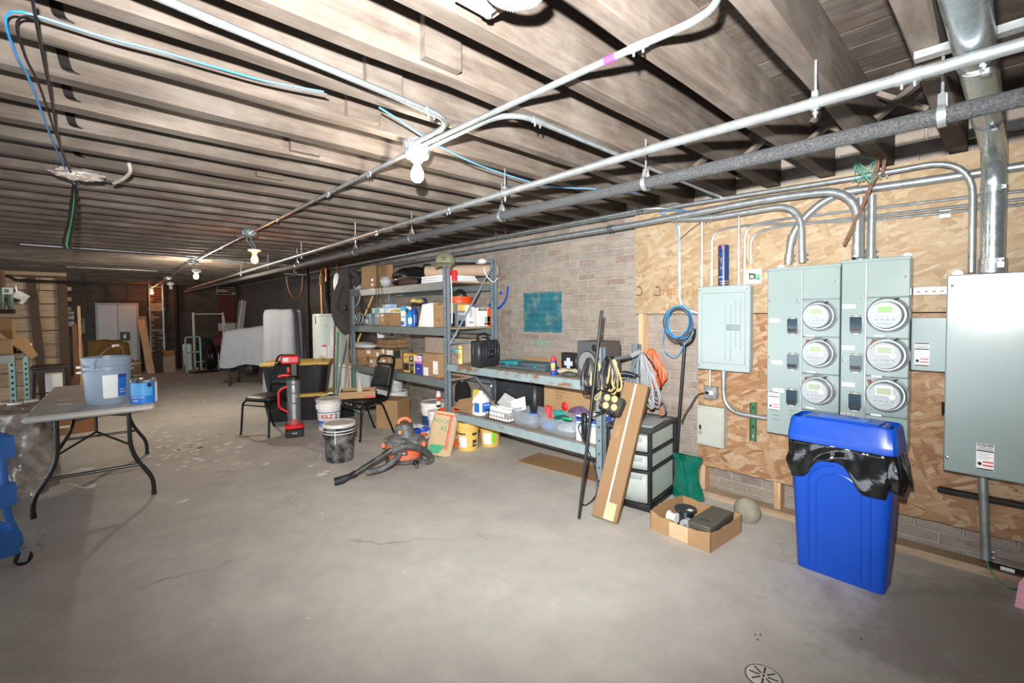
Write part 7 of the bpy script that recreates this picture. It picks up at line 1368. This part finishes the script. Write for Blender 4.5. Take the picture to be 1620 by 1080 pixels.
# ------------------------------------------------------------ plank partition
YP = 9.9; t = thing('plank_partition', 'partition of wide horizontal barn planks at far left', 'partition'); xr_ = at(105, 500, y=YP).x; ztp = at(80, 436.5, y=YP).z; n = 10; bh_ = ztp/n*.99
for k in range(n):
    xm_ = at(52+k*1.3, 500, y=YP).x
    for xa, xb in ((-2.35, xm_-.003), (xm_+.003, xr_)): part('plank', MB().box(((xa+xb)/2, YP, bh_*(k+.5)), (xb-xa, .03, bh_-.012), .003), PLANK, t, smooth=0)
a, b = at(49, 440, y=YP-.05), at(70, 590, y=YP-.05); part('batten', MB().add([(a.x-.055, YP-.05, ztp), (a.x+.045, YP-.05, ztp), (b.x+.05, YP-.05, 0), (b.x-.05, YP-.05, 0), (a.x-.055, YP-.016, ztp), (a.x+.045, YP-.016, ztp), (b.x+.05, YP-.016, 0), (b.x-.05, YP-.016, 0)], [(0, 1, 2, 3), (7, 6, 5, 4), (0, 4, 5, 1), (1, 5, 6, 2), (2, 6, 7, 3), (3, 7, 4, 0)]), M('4b3a30', .85), t, smooth=0)
part('end_post', MB().rng(xr_-.09, xr_+.02, YP-.06, YP+.05, 0, ztp), M('4b3a30', .85), t, smooth=0); part('top_rail', MB().rng(-2.35, xr_+.02, YP-.06, YP+.04, ztp, ztp+.05), PLANK, t, smooth=0)
# stove/boards stack beyond the partition
t = thing('upright_rack', 'dim wooden upright behind the partition end that carries boards and white boxes', 'shelf'); a = at(109, 500, y=10.6); b = at(118, 500, y=10.6); part('upright', MB().rng(a.x-.12, a.x-.06, 10.55, 10.62, 0, 2.0), M('3a2d26', .85), t, smooth=0)
for z in (457, 473, 489): q = at(109, z, y=10.5); part('plank_end', MB().rng(a.x-.12, at(113, z, y=10.5).x, 10.46, 10.56, q.z-.03, q.z+.03), PLANK, t, smooth=0)
for z in (498, 507, 523, 535): q = at(110, z, y=10.6); part('shelf_board', MB().rng(a.x-.12, b.x, 10.5, 10.9, q.z-.012, q.z+.012), M('6a5140', .85), t, smooth=0)
for k, (u0, u1) in enumerate(((493, 505), (507, 516))): p, q = at(107, u0, y=10.52), at(117, u1, y=10.52); boxt('white_carton', ['upper white carton behind the partition end', 'lower white carton behind the partition end'][k], (p.x, q.x, 10.52, 10.7, q.z, p.z), M('c9c9c6', .6), tape=False, group='white cartons behind the partition')
t = thing('leaning_lumber', 'pale timber post with a brown board standing right of the partition', 'lumber'); p, q = at(119, 484, y=10.3), at(128, 600, y=10.3); part('post', MB().rng(at(122, 484, y=10.3).x, at(127, 484, y=10.3).x, 10.3, 10.36, 0, p.z), PINE, t, smooth=0); part('board', MB().rng(at(114, 512, y=10.25).x, at(121.5, 512, y=10.25).x, 10.25, 10.29, 0, at(116, 512, y=10.25).z), M('8a5f40', .8), t, smooth=0)
a, b = at(127, 503, y=11.5), at(136, 528, y=11.5); t = thing('wall_box', 'dull green electrical box on a post in the dark alley left of the door', 'electrical box'); part('box', MB().rng(a.x, b.x, 11.5, 11.62, b.z, a.z, .01), M('4d5f54', .5), t); part('dial', MB().lathe([(.035, 0), (.03, .012), (.001, .012)], 14, ((a.x+b.x)/2-.03, 11.5, (a.z+b.z)/2+.08), Matrix.Rotation(PI/2, 3, 'X')), BLK, t); part('post', MB().rng(a.x+.03, a.x+.09, 11.62, 11.7, 0, 2.2), M('3a302a', .8), t, smooth=0)
a = at(122, 600, y=10.1); t = thing('grey_pail', 'small dull grey-green pail on the floor right of the bench', 'pail', (at(120, 600, y=9.9).x, 9.7, 0)); part('shell', MB().lathe([(.001, 0), (.1, 0), (.13, .27), (.125, .27), (.095, .012), (.001, .012)], 22), M('5d6b62', .45), t)
# green cylinders with a tag and black pipe at the far left
t = thing('green_cylinders', 'pair of dull green gas meters with small sticker hung at the left edge', 'gas meter'); GM = M('50695c', .45)
for px0, px1 in ((-8, 9), (10, 22)):
    a, b = at(px0, 455, y=8.6), at(px1, 488, y=8.6); r_ = (b.x-a.x)/2; part('canister', MB().lathe([(.001, b.z), (r_*.8, b.z), (r_, b.z+.04), (r_, a.z-.03), (r_*.8, a.z), (.001, a.z)], 20, ((a.x+b.x)/2, 8.6, 0)), GM, t)
a = at(12, 460, y=8.45); part('white_sticker', MB().box((a.x, 8.45, a.z), (.09, .004, .08)), PAPER, t, smooth=0); part('sticker_print', MB().box((a.x-.01, 8.4475, a.z), (.04, .002, .045)), M('5f8a5a', .5), t, smooth=0); part('support', MB().rng(at(-5, 490, y=8.6).x-.3, at(23, 490, y=8.6).x, 8.5, 8.75, at(5, 492, y=8.6).z-.03, at(5, 489, y=8.6).z), M('2c211c', .8), t, smooth=0); part('inlet_pipe', MB().tube(fillet([(at(4, 455, y=8.6).x, 8.6, at(4, 455, y=8.6).z), (at(4, 440, y=8.6).x, 8.6, 2.0), (at(4, 440, y=8.6).x-.3, 8.6, 2.05)], .08), .025, 8), M('6a4330', .7), t)
part('rear_bracket', MB().rng(at(-5, 470, y=8.6).x, at(20, 470, y=8.6).x, 8.7, YP-.016, at(5, 474, y=8.6).z, at(5, 470, y=8.6).z), IRON, t, smooth=0)
a = at(31, 470, y=9.7); t = thing('hanging_tag', 'white paper tag hanging crooked on the partition beside the green meters', 'tag', (a.x, 9.78, a.z)); part('tag', MB().box((0, 0, 0), (.15, .01, .15), 0, Euler((0, .6, 0))), M('dedbd6', .6), t, smooth=0); part('hook', MB().tube([(-.03, 0, .08), (-.04, .0, .16), (-.04, .1, .17)], .006, 6), GALV, t)
conduit('black iron pipe with an elbow across the top of the partition', [(at(10, 437, y=9.72).x-.4, 9.72, at(12, 436, y=9.72).z), (at(14, 437, y=9.72).x, 9.72, at(14, 437, y=9.72).z), (at(24, 443, y=9.72).x, 9.72, at(24, 443, y=9.72).z), (xr_+.3, 9.72, at(104, 447, y=9.72).z)], .022, m=IRON, bend=.06, cat='pipe', name='black_pipe')
# ------------------------------------------------------------ far end things
def fx(px, y): return at(px, 500, y=y).x
def fz(py, y, px=250): return at(px, py, y=y).z
y_ = 12.2; t = thing('armchair', 'old gold velvet armchair half hidden by the paint bucket', 'armchair', ((fx(125, y_)+fx(202, y_))/2, y_, 0)); w = (fx(202, y_)-fx(125, y_))*1.18; GO = M('7d5c28', .8, var=.35, scale=8, bump=.3); hb = fz(537, y_, 160)
part('back_rest', MB().surf(lambda u, v: (w*.5*(1-.1*v)*math.cos(2*PI*u)*(abs(math.cos(2*PI*u))**4+abs(math.sin(2*PI*u))**4)**-.25, .35+.14*math.sin(2*PI*u)*(abs(math.cos(2*PI*u))**4+abs(math.sin(2*PI*u))**4)**-.25*(1-.5*v**4), .2+(hb-.2)*v**.9+(-.1*abs(math.cos(2*PI*u))*v**5)), 26, 8, True).box((0, .35, hb-.06), (w*.66, .2, .06), .03), GO, t); part('seat', MB().box((0, 0, .32), (w*.78, .6, .22), .05), M('3d2f1c', .8), t)
for s in (-1, 1): part('arm_rest', MB().box((s*w*.43, .02, .38), (w*.14, .66, .4), .06), GO, t); part('leg', MB().box((s*w*.38, -.2, .11), (.05, .05, .22)), ST, t, smooth=0); part('leg', MB().box((s*w*.38, .35, .11), (.05, .05, .22)), ST, t, smooth=0)
part('dark_bundle', MB().ball((.05, -.05, .52), .2, 14, 8, (1.5, 1, .5), .15, 4), BAGM, t, label='dark shiny bundle on the seat')
p = V((fx(214, 11.2), 11.2, 0)); t = thing('wicker_barrel', 'brown fibre barrel with pale rim behind the table bucket', 'barrel', p); r_ = (fx(222, 11.2)-fx(206, 11.2))/2*.95; hb = fz(572, 11.2, 214); part('body', MB().lathe([(.001, 0), (r_*.9, 0), (r_, hb*.5), (r_*.95, hb), (r_*.85, hb), (r_*.8, .05), (.001, .05)], 22), M('6f5a40', .8), t)
for z in (.1, .55, .95): part('hoop', MB().lathe([(r_*1.0, hb*z-.015), (r_*1.03, hb*z), (r_*1.0, hb*z+.015)], 22), M('a58d68', .7), t)
part('contents', MB().ball((0, 0, hb), r_*.8, 10, 6, (1, 1, .5), .2, 5), M('8f6c38', .8), t)
a, b = at(223, 507, y=15.0), at(238, 584, z=0); b = V((b.x, 14.2, 0)); b.x = fx(236.5, 14.2)
t = thing('leaning_board', 'long pale board leaning beside the white double door', 'board'); d = (a-b); o = part('board', MB().box((0, 0, d.length/2), (.14, .03, d.length), .003), PINE, t); o.location = b+V((0, 0, .02)); o.rotation_euler = d.to_track_quat('Z', 'Y').to_euler(); o.rotation_euler = (math.atan2(-d.y, d.z), math.atan2(d.x, d.z), 0)
o = part('second_board', MB().box((0, 0, .72), (.14, .03, 1.44), .003), M('8d877e', .8), t, label='greyer short board behind'); o.location = (b.x+.02, 14.85, .0); o.rotation_euler = (-.2, -.05, 0)
for k, (x0, x1, yt, m, lab) in enumerate(((255, 275, 564, M('a98c78', .8), 'pinkish cardboard box on the floor at the back wall'), (241, 256, 558, M('3d342e', .8), 'dark box at the foot of the brick pier'))): boxt('cardboard_box', lab, (fx(x0, 14.4), fx(x1, 14.4), 14.4, 14.8, 0, fz(yt, 14.4)), m, group='boxes at the back wall', tape=False)
boxt('cardboard_box', 'orange-brown carton topping the pinkish box at the back wall', (fx(256.5, 14.42), fx(275, 14.42), 14.42, 14.78, fz(564, 14.4)+.002, fz(563, 14.4)+.12), M('a06a3c', .8), group='boxes at the back wall', tape=False)
y_ = 14.5; t = thing('plastic_sheet', 'rounded white plastic panel leaning by the hand truck', 'panel', (fx(294.5, y_+.1), y_+.1, 0)); w = fx(302, y_)-fx(287, y_); part('panel', MB().box((0, 0, fz(546, y_)/2), (w, .06, fz(546, y_)), .05), M('dcdcdc', .45), t)
WT = M('cfd2c8', .45); GRW = M('9fc3a0', .45)
y_ = 14.0; t = thing('hand_truck', 'small pale green hand truck standing against the back wall', 'hand truck', (0, y_, 0)); xa, xb = fx(292.5, y_), fx(316, y_); zt0 = fz(535, y_); zm_ = fz(560, y_)
part('frame', MB().tube(fillet([(xa, 0, .02), (xa, .05, zt0), (xb, .05, zt0), (xb, 0, .02)], .05, 4), .022, 8), GRW, t); part('cross_bar', MB().cyl((xa, .03, zm_), (xb, .03, zm_), .022, n=8), GRW, t); part('toe_plate', MB().box(((xa+xb)/2, -.08, .012), (xb-xa, .18, .015)), GRW, t, smooth=0)
for x in (xa, xb): part('wheel', MB().lathe([(.001, -.02), (.09, -.02), (.1, 0), (.09, .02), (.001, .02)], 18, (x, .12, .1), Matrix.Rotation(PI/2, 3, 'Y')), BLKR, t)
y_ = 14.85; t = thing('garment_rack', 'tall white garment rack with a single top rail at the back wall', 'rack', (0, y_, 0)); xa, xb = fx(306, y_), fx(352.5, y_); zt0 = fz(497, y_)
for x in (xa, xb): part('upright', MB().tube([(x, 0, .05), (x, 0, zt0+.04)], .03 if x == xa else .022, 8), WT, t); part('foot', MB().tube([(x, -.25, .03), (x, .22, .03)], .025, 8), WT, t)
part('top_rail', MB().cyl((xa, 0, zt0), (xb, 0, zt0), .016, n=8), WT, t); part('brace', MB().tube([(xb+.01, -.02, zt0-.03), (xb+.09, -.1, .55)], .016, 8), WT, t); part('low_rail', MB().cyl((xa, 0, .18), (xb, 0, .18), .016, n=8), WT, t)
lump('dark_bags', 'tall heap of black bags under the garment rack', 'bags', (fx(331, 14.3), 14.3, 0), (fx(341, 14.3)-fx(320, 14.3), .5, fz(545, 14.4)), BAGM, 71, .12)
lump('dark_coat', 'dark coat bundle on the rack behind the hand truck', 'coat', (fx(323, 15.05), 15.08, 0), (.5, .22, fz(533, 15.05)), M('1d2624', .8), 72, .1)
lump('black_floor_cloth', 'flat black cloth on the floor before the black bags', 'cloth', (fx(322, 13.6), 13.7, 0), (.7, .4, .06), BLKR, 73, .15)
t = thing('red_chair', 'dark red folding chair at the foot of the red pier', 'chair', (fx(353, 14.1), 14.1, 0)); DR = M('6a2222', .6)
part('seat', MB().box((0, 0, .45), (.36, .36, .04), .01), DR, t); part('backrest', MB().box((0, .18, .72), (.36, .04, .22), .01), DR, t)
for x in (-.16, .16):
    for y in (-.16, .17): part('leg', MB().tube([(x, y, 0), (x, y*.9, .45 if y < 0 else .82)], .014, 6), M('c8c8c6', .4) if x < 0 and y < 0 else DR, t)
lump('blue_grey_bag', 'blue-grey bag beside the red chair', 'bag', (fx(364, 13.4), 13.4, 0), (.3, .4, .5), M('44506a', .7), 74, .1)
for k, (x0, x1, y0, y1, m) in enumerate(((386, 379, 476, 535, M('dcdcd8', .5)), (380, 375, 476, 530, M('9a9a96', .5)))):
    a, b = at(x0, y0, x=3.46), at(x1, y1, x=3.3); d = a-b; k_ = b.z/max(d.z, .01); f = b-d*k_; f.y = max(min(f.y, 14.6), 11); f.z = 0; d = a-f
    t = thing('white_board', ['wide white trim board leaning on the dark wall', 'narrow grey trim board leaning on the dark wall'][k], 'board', f+V((0, 0, .01))); o = part('board', MB().box((0, 0, d.length/2), (.03, .16-.07*k, d.length), .003), m, t); o.rotation_euler = d.to_track_quat('Z', 'Y').to_euler()
# black stack pipe, white thin pipes on the back wall
for px, m, lab, y_ in ((237.5, M('9c9a94', .4, .4), 'thin upright pipe left of the brick pier', 15.14), (258.5, M('a9c8c4', .35, .3), 'thin bright upright pipe right of the brick pier', 15.1), (280, IRON, 'black upright pipe on the back wall', 15.2)):
    x = fx(px, y_); t = thing('wall_pipe', lab, 'pipe', (x, y_, .0)); part('tube', MB().cyl((0, 0, .35 if px < 270 else .0), (0, 0, 2.235), .022 if px < 270 else .04, n=10), m, t); part('clip', MB().box((0, .03, 1.6), (.08, .06, .03)).box((0, .03, .7), (.08, .06, .03)), m, t, smooth=0)
solo('black_beam', MB().rng(XL+.02, XR-.02, 15.02, 15.1, 2.06, 2.16), M('1c1917', .8), 'dark timber beam along the head of the back wall', 'beam', smooth=0) if False else None
# ------------------------------------------------------------ grey covered things
CV = M('a3a6ad', .75, var=.06, scale=5, bump=.08)
def drape(label, cx, cy, w, l, zt, hem, seed, rz=0, slope=0, flare=.1, hump=None):
    t = thing('grey_cover', label, 'cover', (cx, cy, 0), rz, 'pale grey fabric covers'); rr = random.Random(seed); ph = [rr.uniform(0, 6.3) for _ in range(4)]
    def fn(u, v):
        a = 2*PI*u; c, s_ = math.cos(a), math.sin(a); e = (abs(c)**7+abs(s_)**7)**(-1/7)
        if v < .3:
            k = v/.3; return (w/2*e*c*k, l/2*e*s_*k, zt+slope*e*c*k+.006*math.sin(6*a)*k-(.02*k**6))
        q = (v-.3)/.7; cr = (abs(c*s_)*2)**2; hm = hem+.12*(1-cr)-.05*math.sin(3*a+ph[2]); f = 1+flare*q*(.35+.65*cr)+.06*q*math.sin(7*a+ph[0]+1.5*q)+.035*q*math.sin(13*a+ph[1])+.015*q*math.sin(23*a+ph[3])
        top = zt+slope*e*c-.02; return (w/2*e*c*f, l/2*e*s_*f, top+(hm-top)*q)
    part('cloth', MB().surf(fn, 96, 18, True), CV, t, smooth=70); return t
dg = 9.6
def fp(px, d):
    dr = fwd+RT*((px-CX)/FPX)+UP*((CY-500)/FPX); return CAM+dr*d
def fzd(py, d, px=400): dr = fwd+RT*((px-CX)/FPX)+UP*((CY-py)/FPX); return (CAM+dr*d).z
c1 = fp(393, 9.55); t = drape('pale grey cover over a low wheeled grill', c1.x, c1.y, .80, .6, fzd(518, 9.5, 395), .36, 2, -.55, .05, .2)
GL = M('1d1d1f', .5)
for sx in (-1, 1):
    for sy in (-1, 1): part('leg', MB().cyl((sx*.3, sy*.24, .04), (sx*.3, sy*.24, fzd(525, 9.5, 395)), .016, n=8), GL, t, label=None); part('caster', MB().lathe([(.001, -.015), (.045, -.015), (.05, 0), (.045, .015), (.001, .015)], 16, (sx*.3, sy*.24, .05), Matrix.Rotation(PI/2, 3, 'Y')), M('3a3b3d', .3), t)
part('gas_bottle', MB().lathe([(.001, .2), (.1, .2), (.13, .26), (.13, .4), (.09, .47), (.001, .48)], 18, (.05, -.1, 0)), BLK, t); part('side_rail', MB().cyl((.1, -.2, .36), (.42, -.2, .36), .03, n=8), BLK, t)
c2 = fp(445, 8.6); drape('tall pale grey cover over an upright machine beside the grill', c2.x, c2.y, .52, .5, fzd(489, 8.55, 440), .05, 3, -.5, .0, .16)
c3 = fp(467, 9.15); drape('rear tall pale grey cover with a pointed fold, next to the black pipe', c3.x, c3.y, .28, .36, fzd(490, 9.1, 466), .1, 4, -.5, .0, .3)
# ------------------------------------------------------------ water heater corner
hp_ = fp(524, 7.6); R = .285; zt0 = fzd(496, 7.4, 515)
t = thing('water_heater', 'tall white water heater tank behind the brooms', 'water heater', (hp_.x, hp_.y, 0)); WHM = M('c2cac4', .35, var=.03)
part('tank', MB().lathe([(.001, .06), (R*.98, .06), (R, .08), (R, zt0-.03), (R*.97, zt0-.005), (R*.9, zt0), (.001, zt0)], 40), WHM, t); part('base', MB().lathe([(.001, 0), (R*.9, 0), (R*.9, .06)], 24), BLK, t); fa = face_angle(hp_)
part('top_seam', MB().lathe([(R+.001, zt0-.045), (R+.003, zt0-.04), (R+.001, zt0-.035)], 40), GREYINK, t); part('white_label', arcband(R+.0015, .62, .92, fa-.22, fa+.28, 12), PAPER, t); part('red_label', arcband(R+.0025, .72, .93, fa-.52, fa-.27, 8), M('e6e0dc', .5), t); part('red_header', arcband(R+.0032, .9, .93, fa-.52, fa-.27, 8), M('b5523c', .5), t); part('emblem', arcband(R+.002, zt0-.22, zt0-.16, fa-.35, fa-.2, 6), M('b7bcb9', .4), t); part('black_marks', arcband(R+.002, zt0-.16, zt0-.06, fa-.98, fa-.9, 4), INK, t)
for a, m in ((fa-1.1+PI, M('b8683f', .4, .7)), (fa+.6+PI, M('b8683f', .4, .7))): part('copper_pipe', MB().cyl((.12*math.cos(a), .12*math.sin(a), zt0-.01), (.12*math.cos(a), .12*math.sin(a), 2.2), .013, n=8), m, t)
part('copper_pipe', MB().tube(fillet([(-.16, -.02, zt0), (-.16, -.02, 2.15), (.1, .1, 2.18)], .08), .012, 8), M('b8683f', .4, .7), t); part('brass_valve', MB().box((-.16, -.02, 1.95), (.04, .04, .16), .006), M('b08a4a', .4, .6), t)
part('flue', MB().tube([(-.02, .02, zt0-.01), (-.03, .1, 1.7), (.02, .2, 2.2)], .05, 14), IRON, t)
# black stack by the heater, hose loop
p = fp(487, 8.4); t = thing('stack_pipe', 'black iron stack pipe between the covers and the water heater', 'pipe', (p.x, p.y, 0)); part('pipe', MB().cyl((0, 0, 0), (0, 0, 2.235), .036, n=14), IRON, t)
for z in (.3, .9, 1.5, 2.1): part('hub', MB().lathe([(.036, z-.05), (.048, z-.045), (.048, z+.045), (.036, z+.05)], 14), IRON, t)
t = thing('red_hose', 'thin red hose looped from the ceiling before the stack pipe', 'hose'); part('hose', MB().tube(spline([at(453, 436, y=8.08), at(456, 455, y=8.08), at(463, 470, y=8.08), at(470, 472, y=8.08), at(477, 460, y=8.08), at(479, 436, y=8.08)], 6), .011, 8), M('7a3f32', .5), t); a, b = at(450, 434, y=8.08), at(484, 434, y=8.08); part('carrier', MB().rng(a.x, b.x, 8.06, 8.1, a.z, a.z+.02).rng((a.x+b.x)/2-.02, (a.x+b.x)/2+.02, 8.06, 8.1, a.z, 2.243), GALVD, t, smooth=0)
# white utility tub
a = at(562, 600, x=2.95); t = thing('utility_tub', 'white low chest behind the left rack post', 'chest', (0, 0, 0)); part('body', MB().rng(2.98, 3.46, 6.42, 7.05, .04, .60, .015), M('dfe4e4', .4, var=.03), t); part('lid_rim', MB().rng(2.96, 3.48, 6.40, 7.07, .60, .64, .012), M('e8ecec', .4), t)
for x in (3.02, 3.42):
    for y in (6.46, 7.0): part('foot', MB().cyl((x, y, 0), (x, y, .045), .02, n=8), BLK, t)
part('grey_strut', MB().tube([at(597, 592, x=3.2)*0+V((3.1, 6.36, .02)), V((3.16, 6.38, .66))], .012, 8), GREYP, t)
# brooms and handles
def handle(label, top, foot, m, r=.0125, name='broom', head=None, cat='broom'):
    t = thing(name, label, cat, foot, group='long handles leaning by the left rack post'); d = V(top)-V(foot); part('handle', MB().tube([(0, 0, .0), tuple(d)], r, 8), m, t)
    if head == 'knob': part('knob', MB().ball(tuple(d), .024, 10, 8), CHROME, t)
    if head == 'grip': part('grip', MB().tube([tuple(d*.93), tuple(d)], r*1.4, 8), ORANGE, t, label='orange hang grip')
    if head == 'pan': part('dust_pan', MB().prism([(-.15, 0), (.15, 0), (.12, .12), (.03, .17), (-.03, .17), (-.12, .12)], 'y', -.05, .03), BLKR, t, smooth=0); part('socket', MB().tube([(0, 0, .14), tuple(d*.3)], .02, 8), BLK, t)
    return t
def hb_(px, py, z, dep): dr = fwd+RT*((px-CX)/FPX)+UP*((CY-py)/FPX); return CAM+dr*dep
dp_ = 6.75
def leg_(label, top, foot, m, d1, d2, **k):
    a = hb_(*top, 0, d1); b = hb_(*foot, 0, d2); dd = (a-b); f = b-dd*((b.z-.01)/dd.z); handle(label, a, f, m, **k)
leg_('brown handle with a chrome knob, leftmost of the leaning handles', (529.5, 514), (527, 630), M('7a4a36', .5), 6.8, 6.7, head='knob')
leg_('bright green handle beside the brown one', (534.5, 524), (530, 630), M('2a8a4c', .4), 6.75, 6.6)
leg_('grey metal handle slanting in front of the white chest', (549, 530), (531, 628), M('7d8184', .4, .4), 6.7, 6.45)
leg_('pale wooden handle beside the left rack post', (550, 510), (552, 632), PINE, 6.66, 6.6)
leg_('grey handle of the black upright dustpan with an orange grip', (552.5, 525), (545, 622), M('6f6a66', .4, .3), 6.55, 6.4, head='pan')
leg_('dark green bottle-like handle standing inside the left end of the rack', (559, 525), (559, 620), M('1f7a3c', .4), 6.45, 6.42, cat='broom')
# coat hanging on the rack end
a = at(549, 424, x=2.78); t = thing('hanging_coat', 'dark grey coat hanging over the left end of the rack', 'coat', (2.74, 6.3, 0)); CO = M('3f3c39', .9, var=.15, bump=.3, scale=20)
prof = [(-.045, .052, 423), (-.07, .075, 432), (-.1, .1, 447), (-.17, .13, 470), (-.2, .12, 490), (-.17, .1, 505), (-.09, .09, 520), (-.02, .05, 528)]
zc = [at(545, y, y=6.3).z for _, _, y in prof]
def coat(u, v):
    f = v*(len(prof)-1); i = min(int(f), len(prof)-2); k = f-i; l = prof[i][0]*(1-k)+prof[i+1][0]*k; r = prof[i][1]*(1-k)+prof[i+1][1]*k; z = zc[i]*(1-k)+zc[i+1]*k; a = 2*PI*u; fold = 1+.1*math.sin(5*a+6*v)
    return ((l+r)/2+(r-l)/2*math.cos(a)*fold*(.05 if v in (0, 1) else 1), .045*math.sin(a)*fold*(1+.4*v)-.03, z)
part('body', MB().surf(coat, 36, 22, True), CO, t, smooth=70); 
def slv(pp, r, nm): part(nm, MB().tube(spline([V((at(x, y, y=6.24).x-2.74, -.06-dy, at(x, y, y=6.24).z)) for x, y, dy in pp], 5), r, 12), CO, t)
slv(((538, 452, 0), (531, 470, .02), (528, 488, .03), (536, 498, .03)), [.05]*16, 'sleeve'); slv(((557, 430, .0), (562, 436, .03), (566, 444, .02), (560, 452, .0)), [.04]*16, 'sleeve')
p = at(547, 487, y=6.2); part('shiny_patch', MB().ball((p.x-2.74, -.085, p.z), .03, 10, 6, (1, .5, 1.3), .15, 2), BAGM, t); part('hanger_hook', MB().tube([(0, 0, zc[0]-.02), (.04, .0, zc[0]+.02), (.06, -.03, zc[0]-.1)], .008, 6), GALV, t)
p = at(533, 448, y=6.6); t = thing('welding_hood', 'white rounded hood hung from the joists behind the dark coat', 'hood', p); part('shell', MB().ball((0, 0, 0), .1, 16, 10, (.5, .5, 1.5)), PORC, t); part('cord', MB().cyl((0, 0, .14), (0, 0, 2.24-p.z), .004, n=6), BLK, t)
# ------------------------------------------------------------ paper scraps and chips on the floor
SC = M('e6e4de', .7, var=.05); rr = random.Random(21)
scr = [(243, 683), (236, 690), (248, 676), (262, 684), (232, 694), (258, 709), (276, 711), (285, 706), (292, 712), (303, 714), (300, 708), (312, 702), (318, 708), (266, 720), (272, 718), (262, 725), (280, 722), (315, 688), (326, 683), (300, 697), (345, 690), (291, 792), (372, 733), (395, 731), (342, 832), (364, 700), (380, 707), (420, 733), (250, 735), (236, 722), (256, 663), (272, 697), (290, 738), (492, 737), (508, 750), (517, 745), (338, 988), (178, 1050), (488, 978), (510, 812), (640, 905), (380, 685)] + [(rr.gauss(280, 38), rr.gauss(708, 13)) for _ in range(26)] + [(rr.gauss(360, 60), rr.gauss(702, 22)) for _ in range(14)]
for i, (px, py) in enumerate(scr):
    p = at(px, py, z=0); n = rr.randint(5, 7); s = rr.uniform(.018, .05) if py < 800 else rr.uniform(.005, .009); a0 = rr.uniform(0, 6); P = [(s*rr.uniform(.5, 1.4)*math.cos(a0+2*PI*k/n), s*rr.uniform(.4, 1.0)*math.sin(a0+2*PI*k/n)) for k in range(n)]
    o = solo('paint_chip', MB().prism(P, 'z', 0, .0025), SC, None, 'scrap', 'white chips scattered on the floor', smooth=0); o['label'] = 'small white chip of paint lying on the concrete floor'; o.location = (p.x, p.y, .0006); o.rotation_euler = (0, 0, rr.uniform(0, 3))
for k, (pp, lab) in enumerate((([(100, 752), (128, 740), (148, 739), (147, 745), (128, 747), (106, 757)], 'bent white paper strip on the floor beyond the table cross bar'), ([(104, 763), (132, 770), (153, 764), (150, 770), (132, 772)], 'bent white paper strip on the floor before the table cross bar'))):
    P = [at(x, y, z=.001) for x, y in pp]; solo('paper_strip', MB().prism([(p.x, p.y) for p in P], 'z', .0008, .003), PAPER, lab, 'paper', 'paper strips under the table', smooth=0)
p, q = at(75, 668, z=0), at(145, 700, z=0); solo('cardboard_sheet', MB().box(((p.x+q.x)/2, (p.y+q.y)/2+.3, .006), (.55, 1.0, .01), .001), M('9a6a44', .8), 'brown cardboard sheet on the floor under the folding table', 'cardboard'); a = at(93, 678, z=0); solo('white_envelope', MB().box((a.x, a.y, .014), (.2, .16, .004), .001), PAPER, 'white envelope on the brown cardboard under the table', 'paper')
p = at(400, 690, z=0); solo('wood_strip', MB().box((0, 0, .004), (.35, .02, .007), .001, Euler((0, 0, -.5))), M('8d6b4c', .8), 'thin brown wood strip on the floor below the left chair', 'wood').location = (p.x, p.y, 0)
for k, (px, py) in enumerate(((1195, 1004), (1203, 1004), (1199, 1012), (1363, 1011))): p = at(px, py, z=0); solo('rust_flake', MB().prism([(.007, 0), (0, .004), (-.006, .001), (-.002, -.004)], 'z', 0, .002), RUST, 'tiny rust flake lying on the floor near the drain', 'scrap', 'rust flakes near the drain', smooth=0).location = (p.x, p.y, .0005)
bpy.context.view_layer.update()
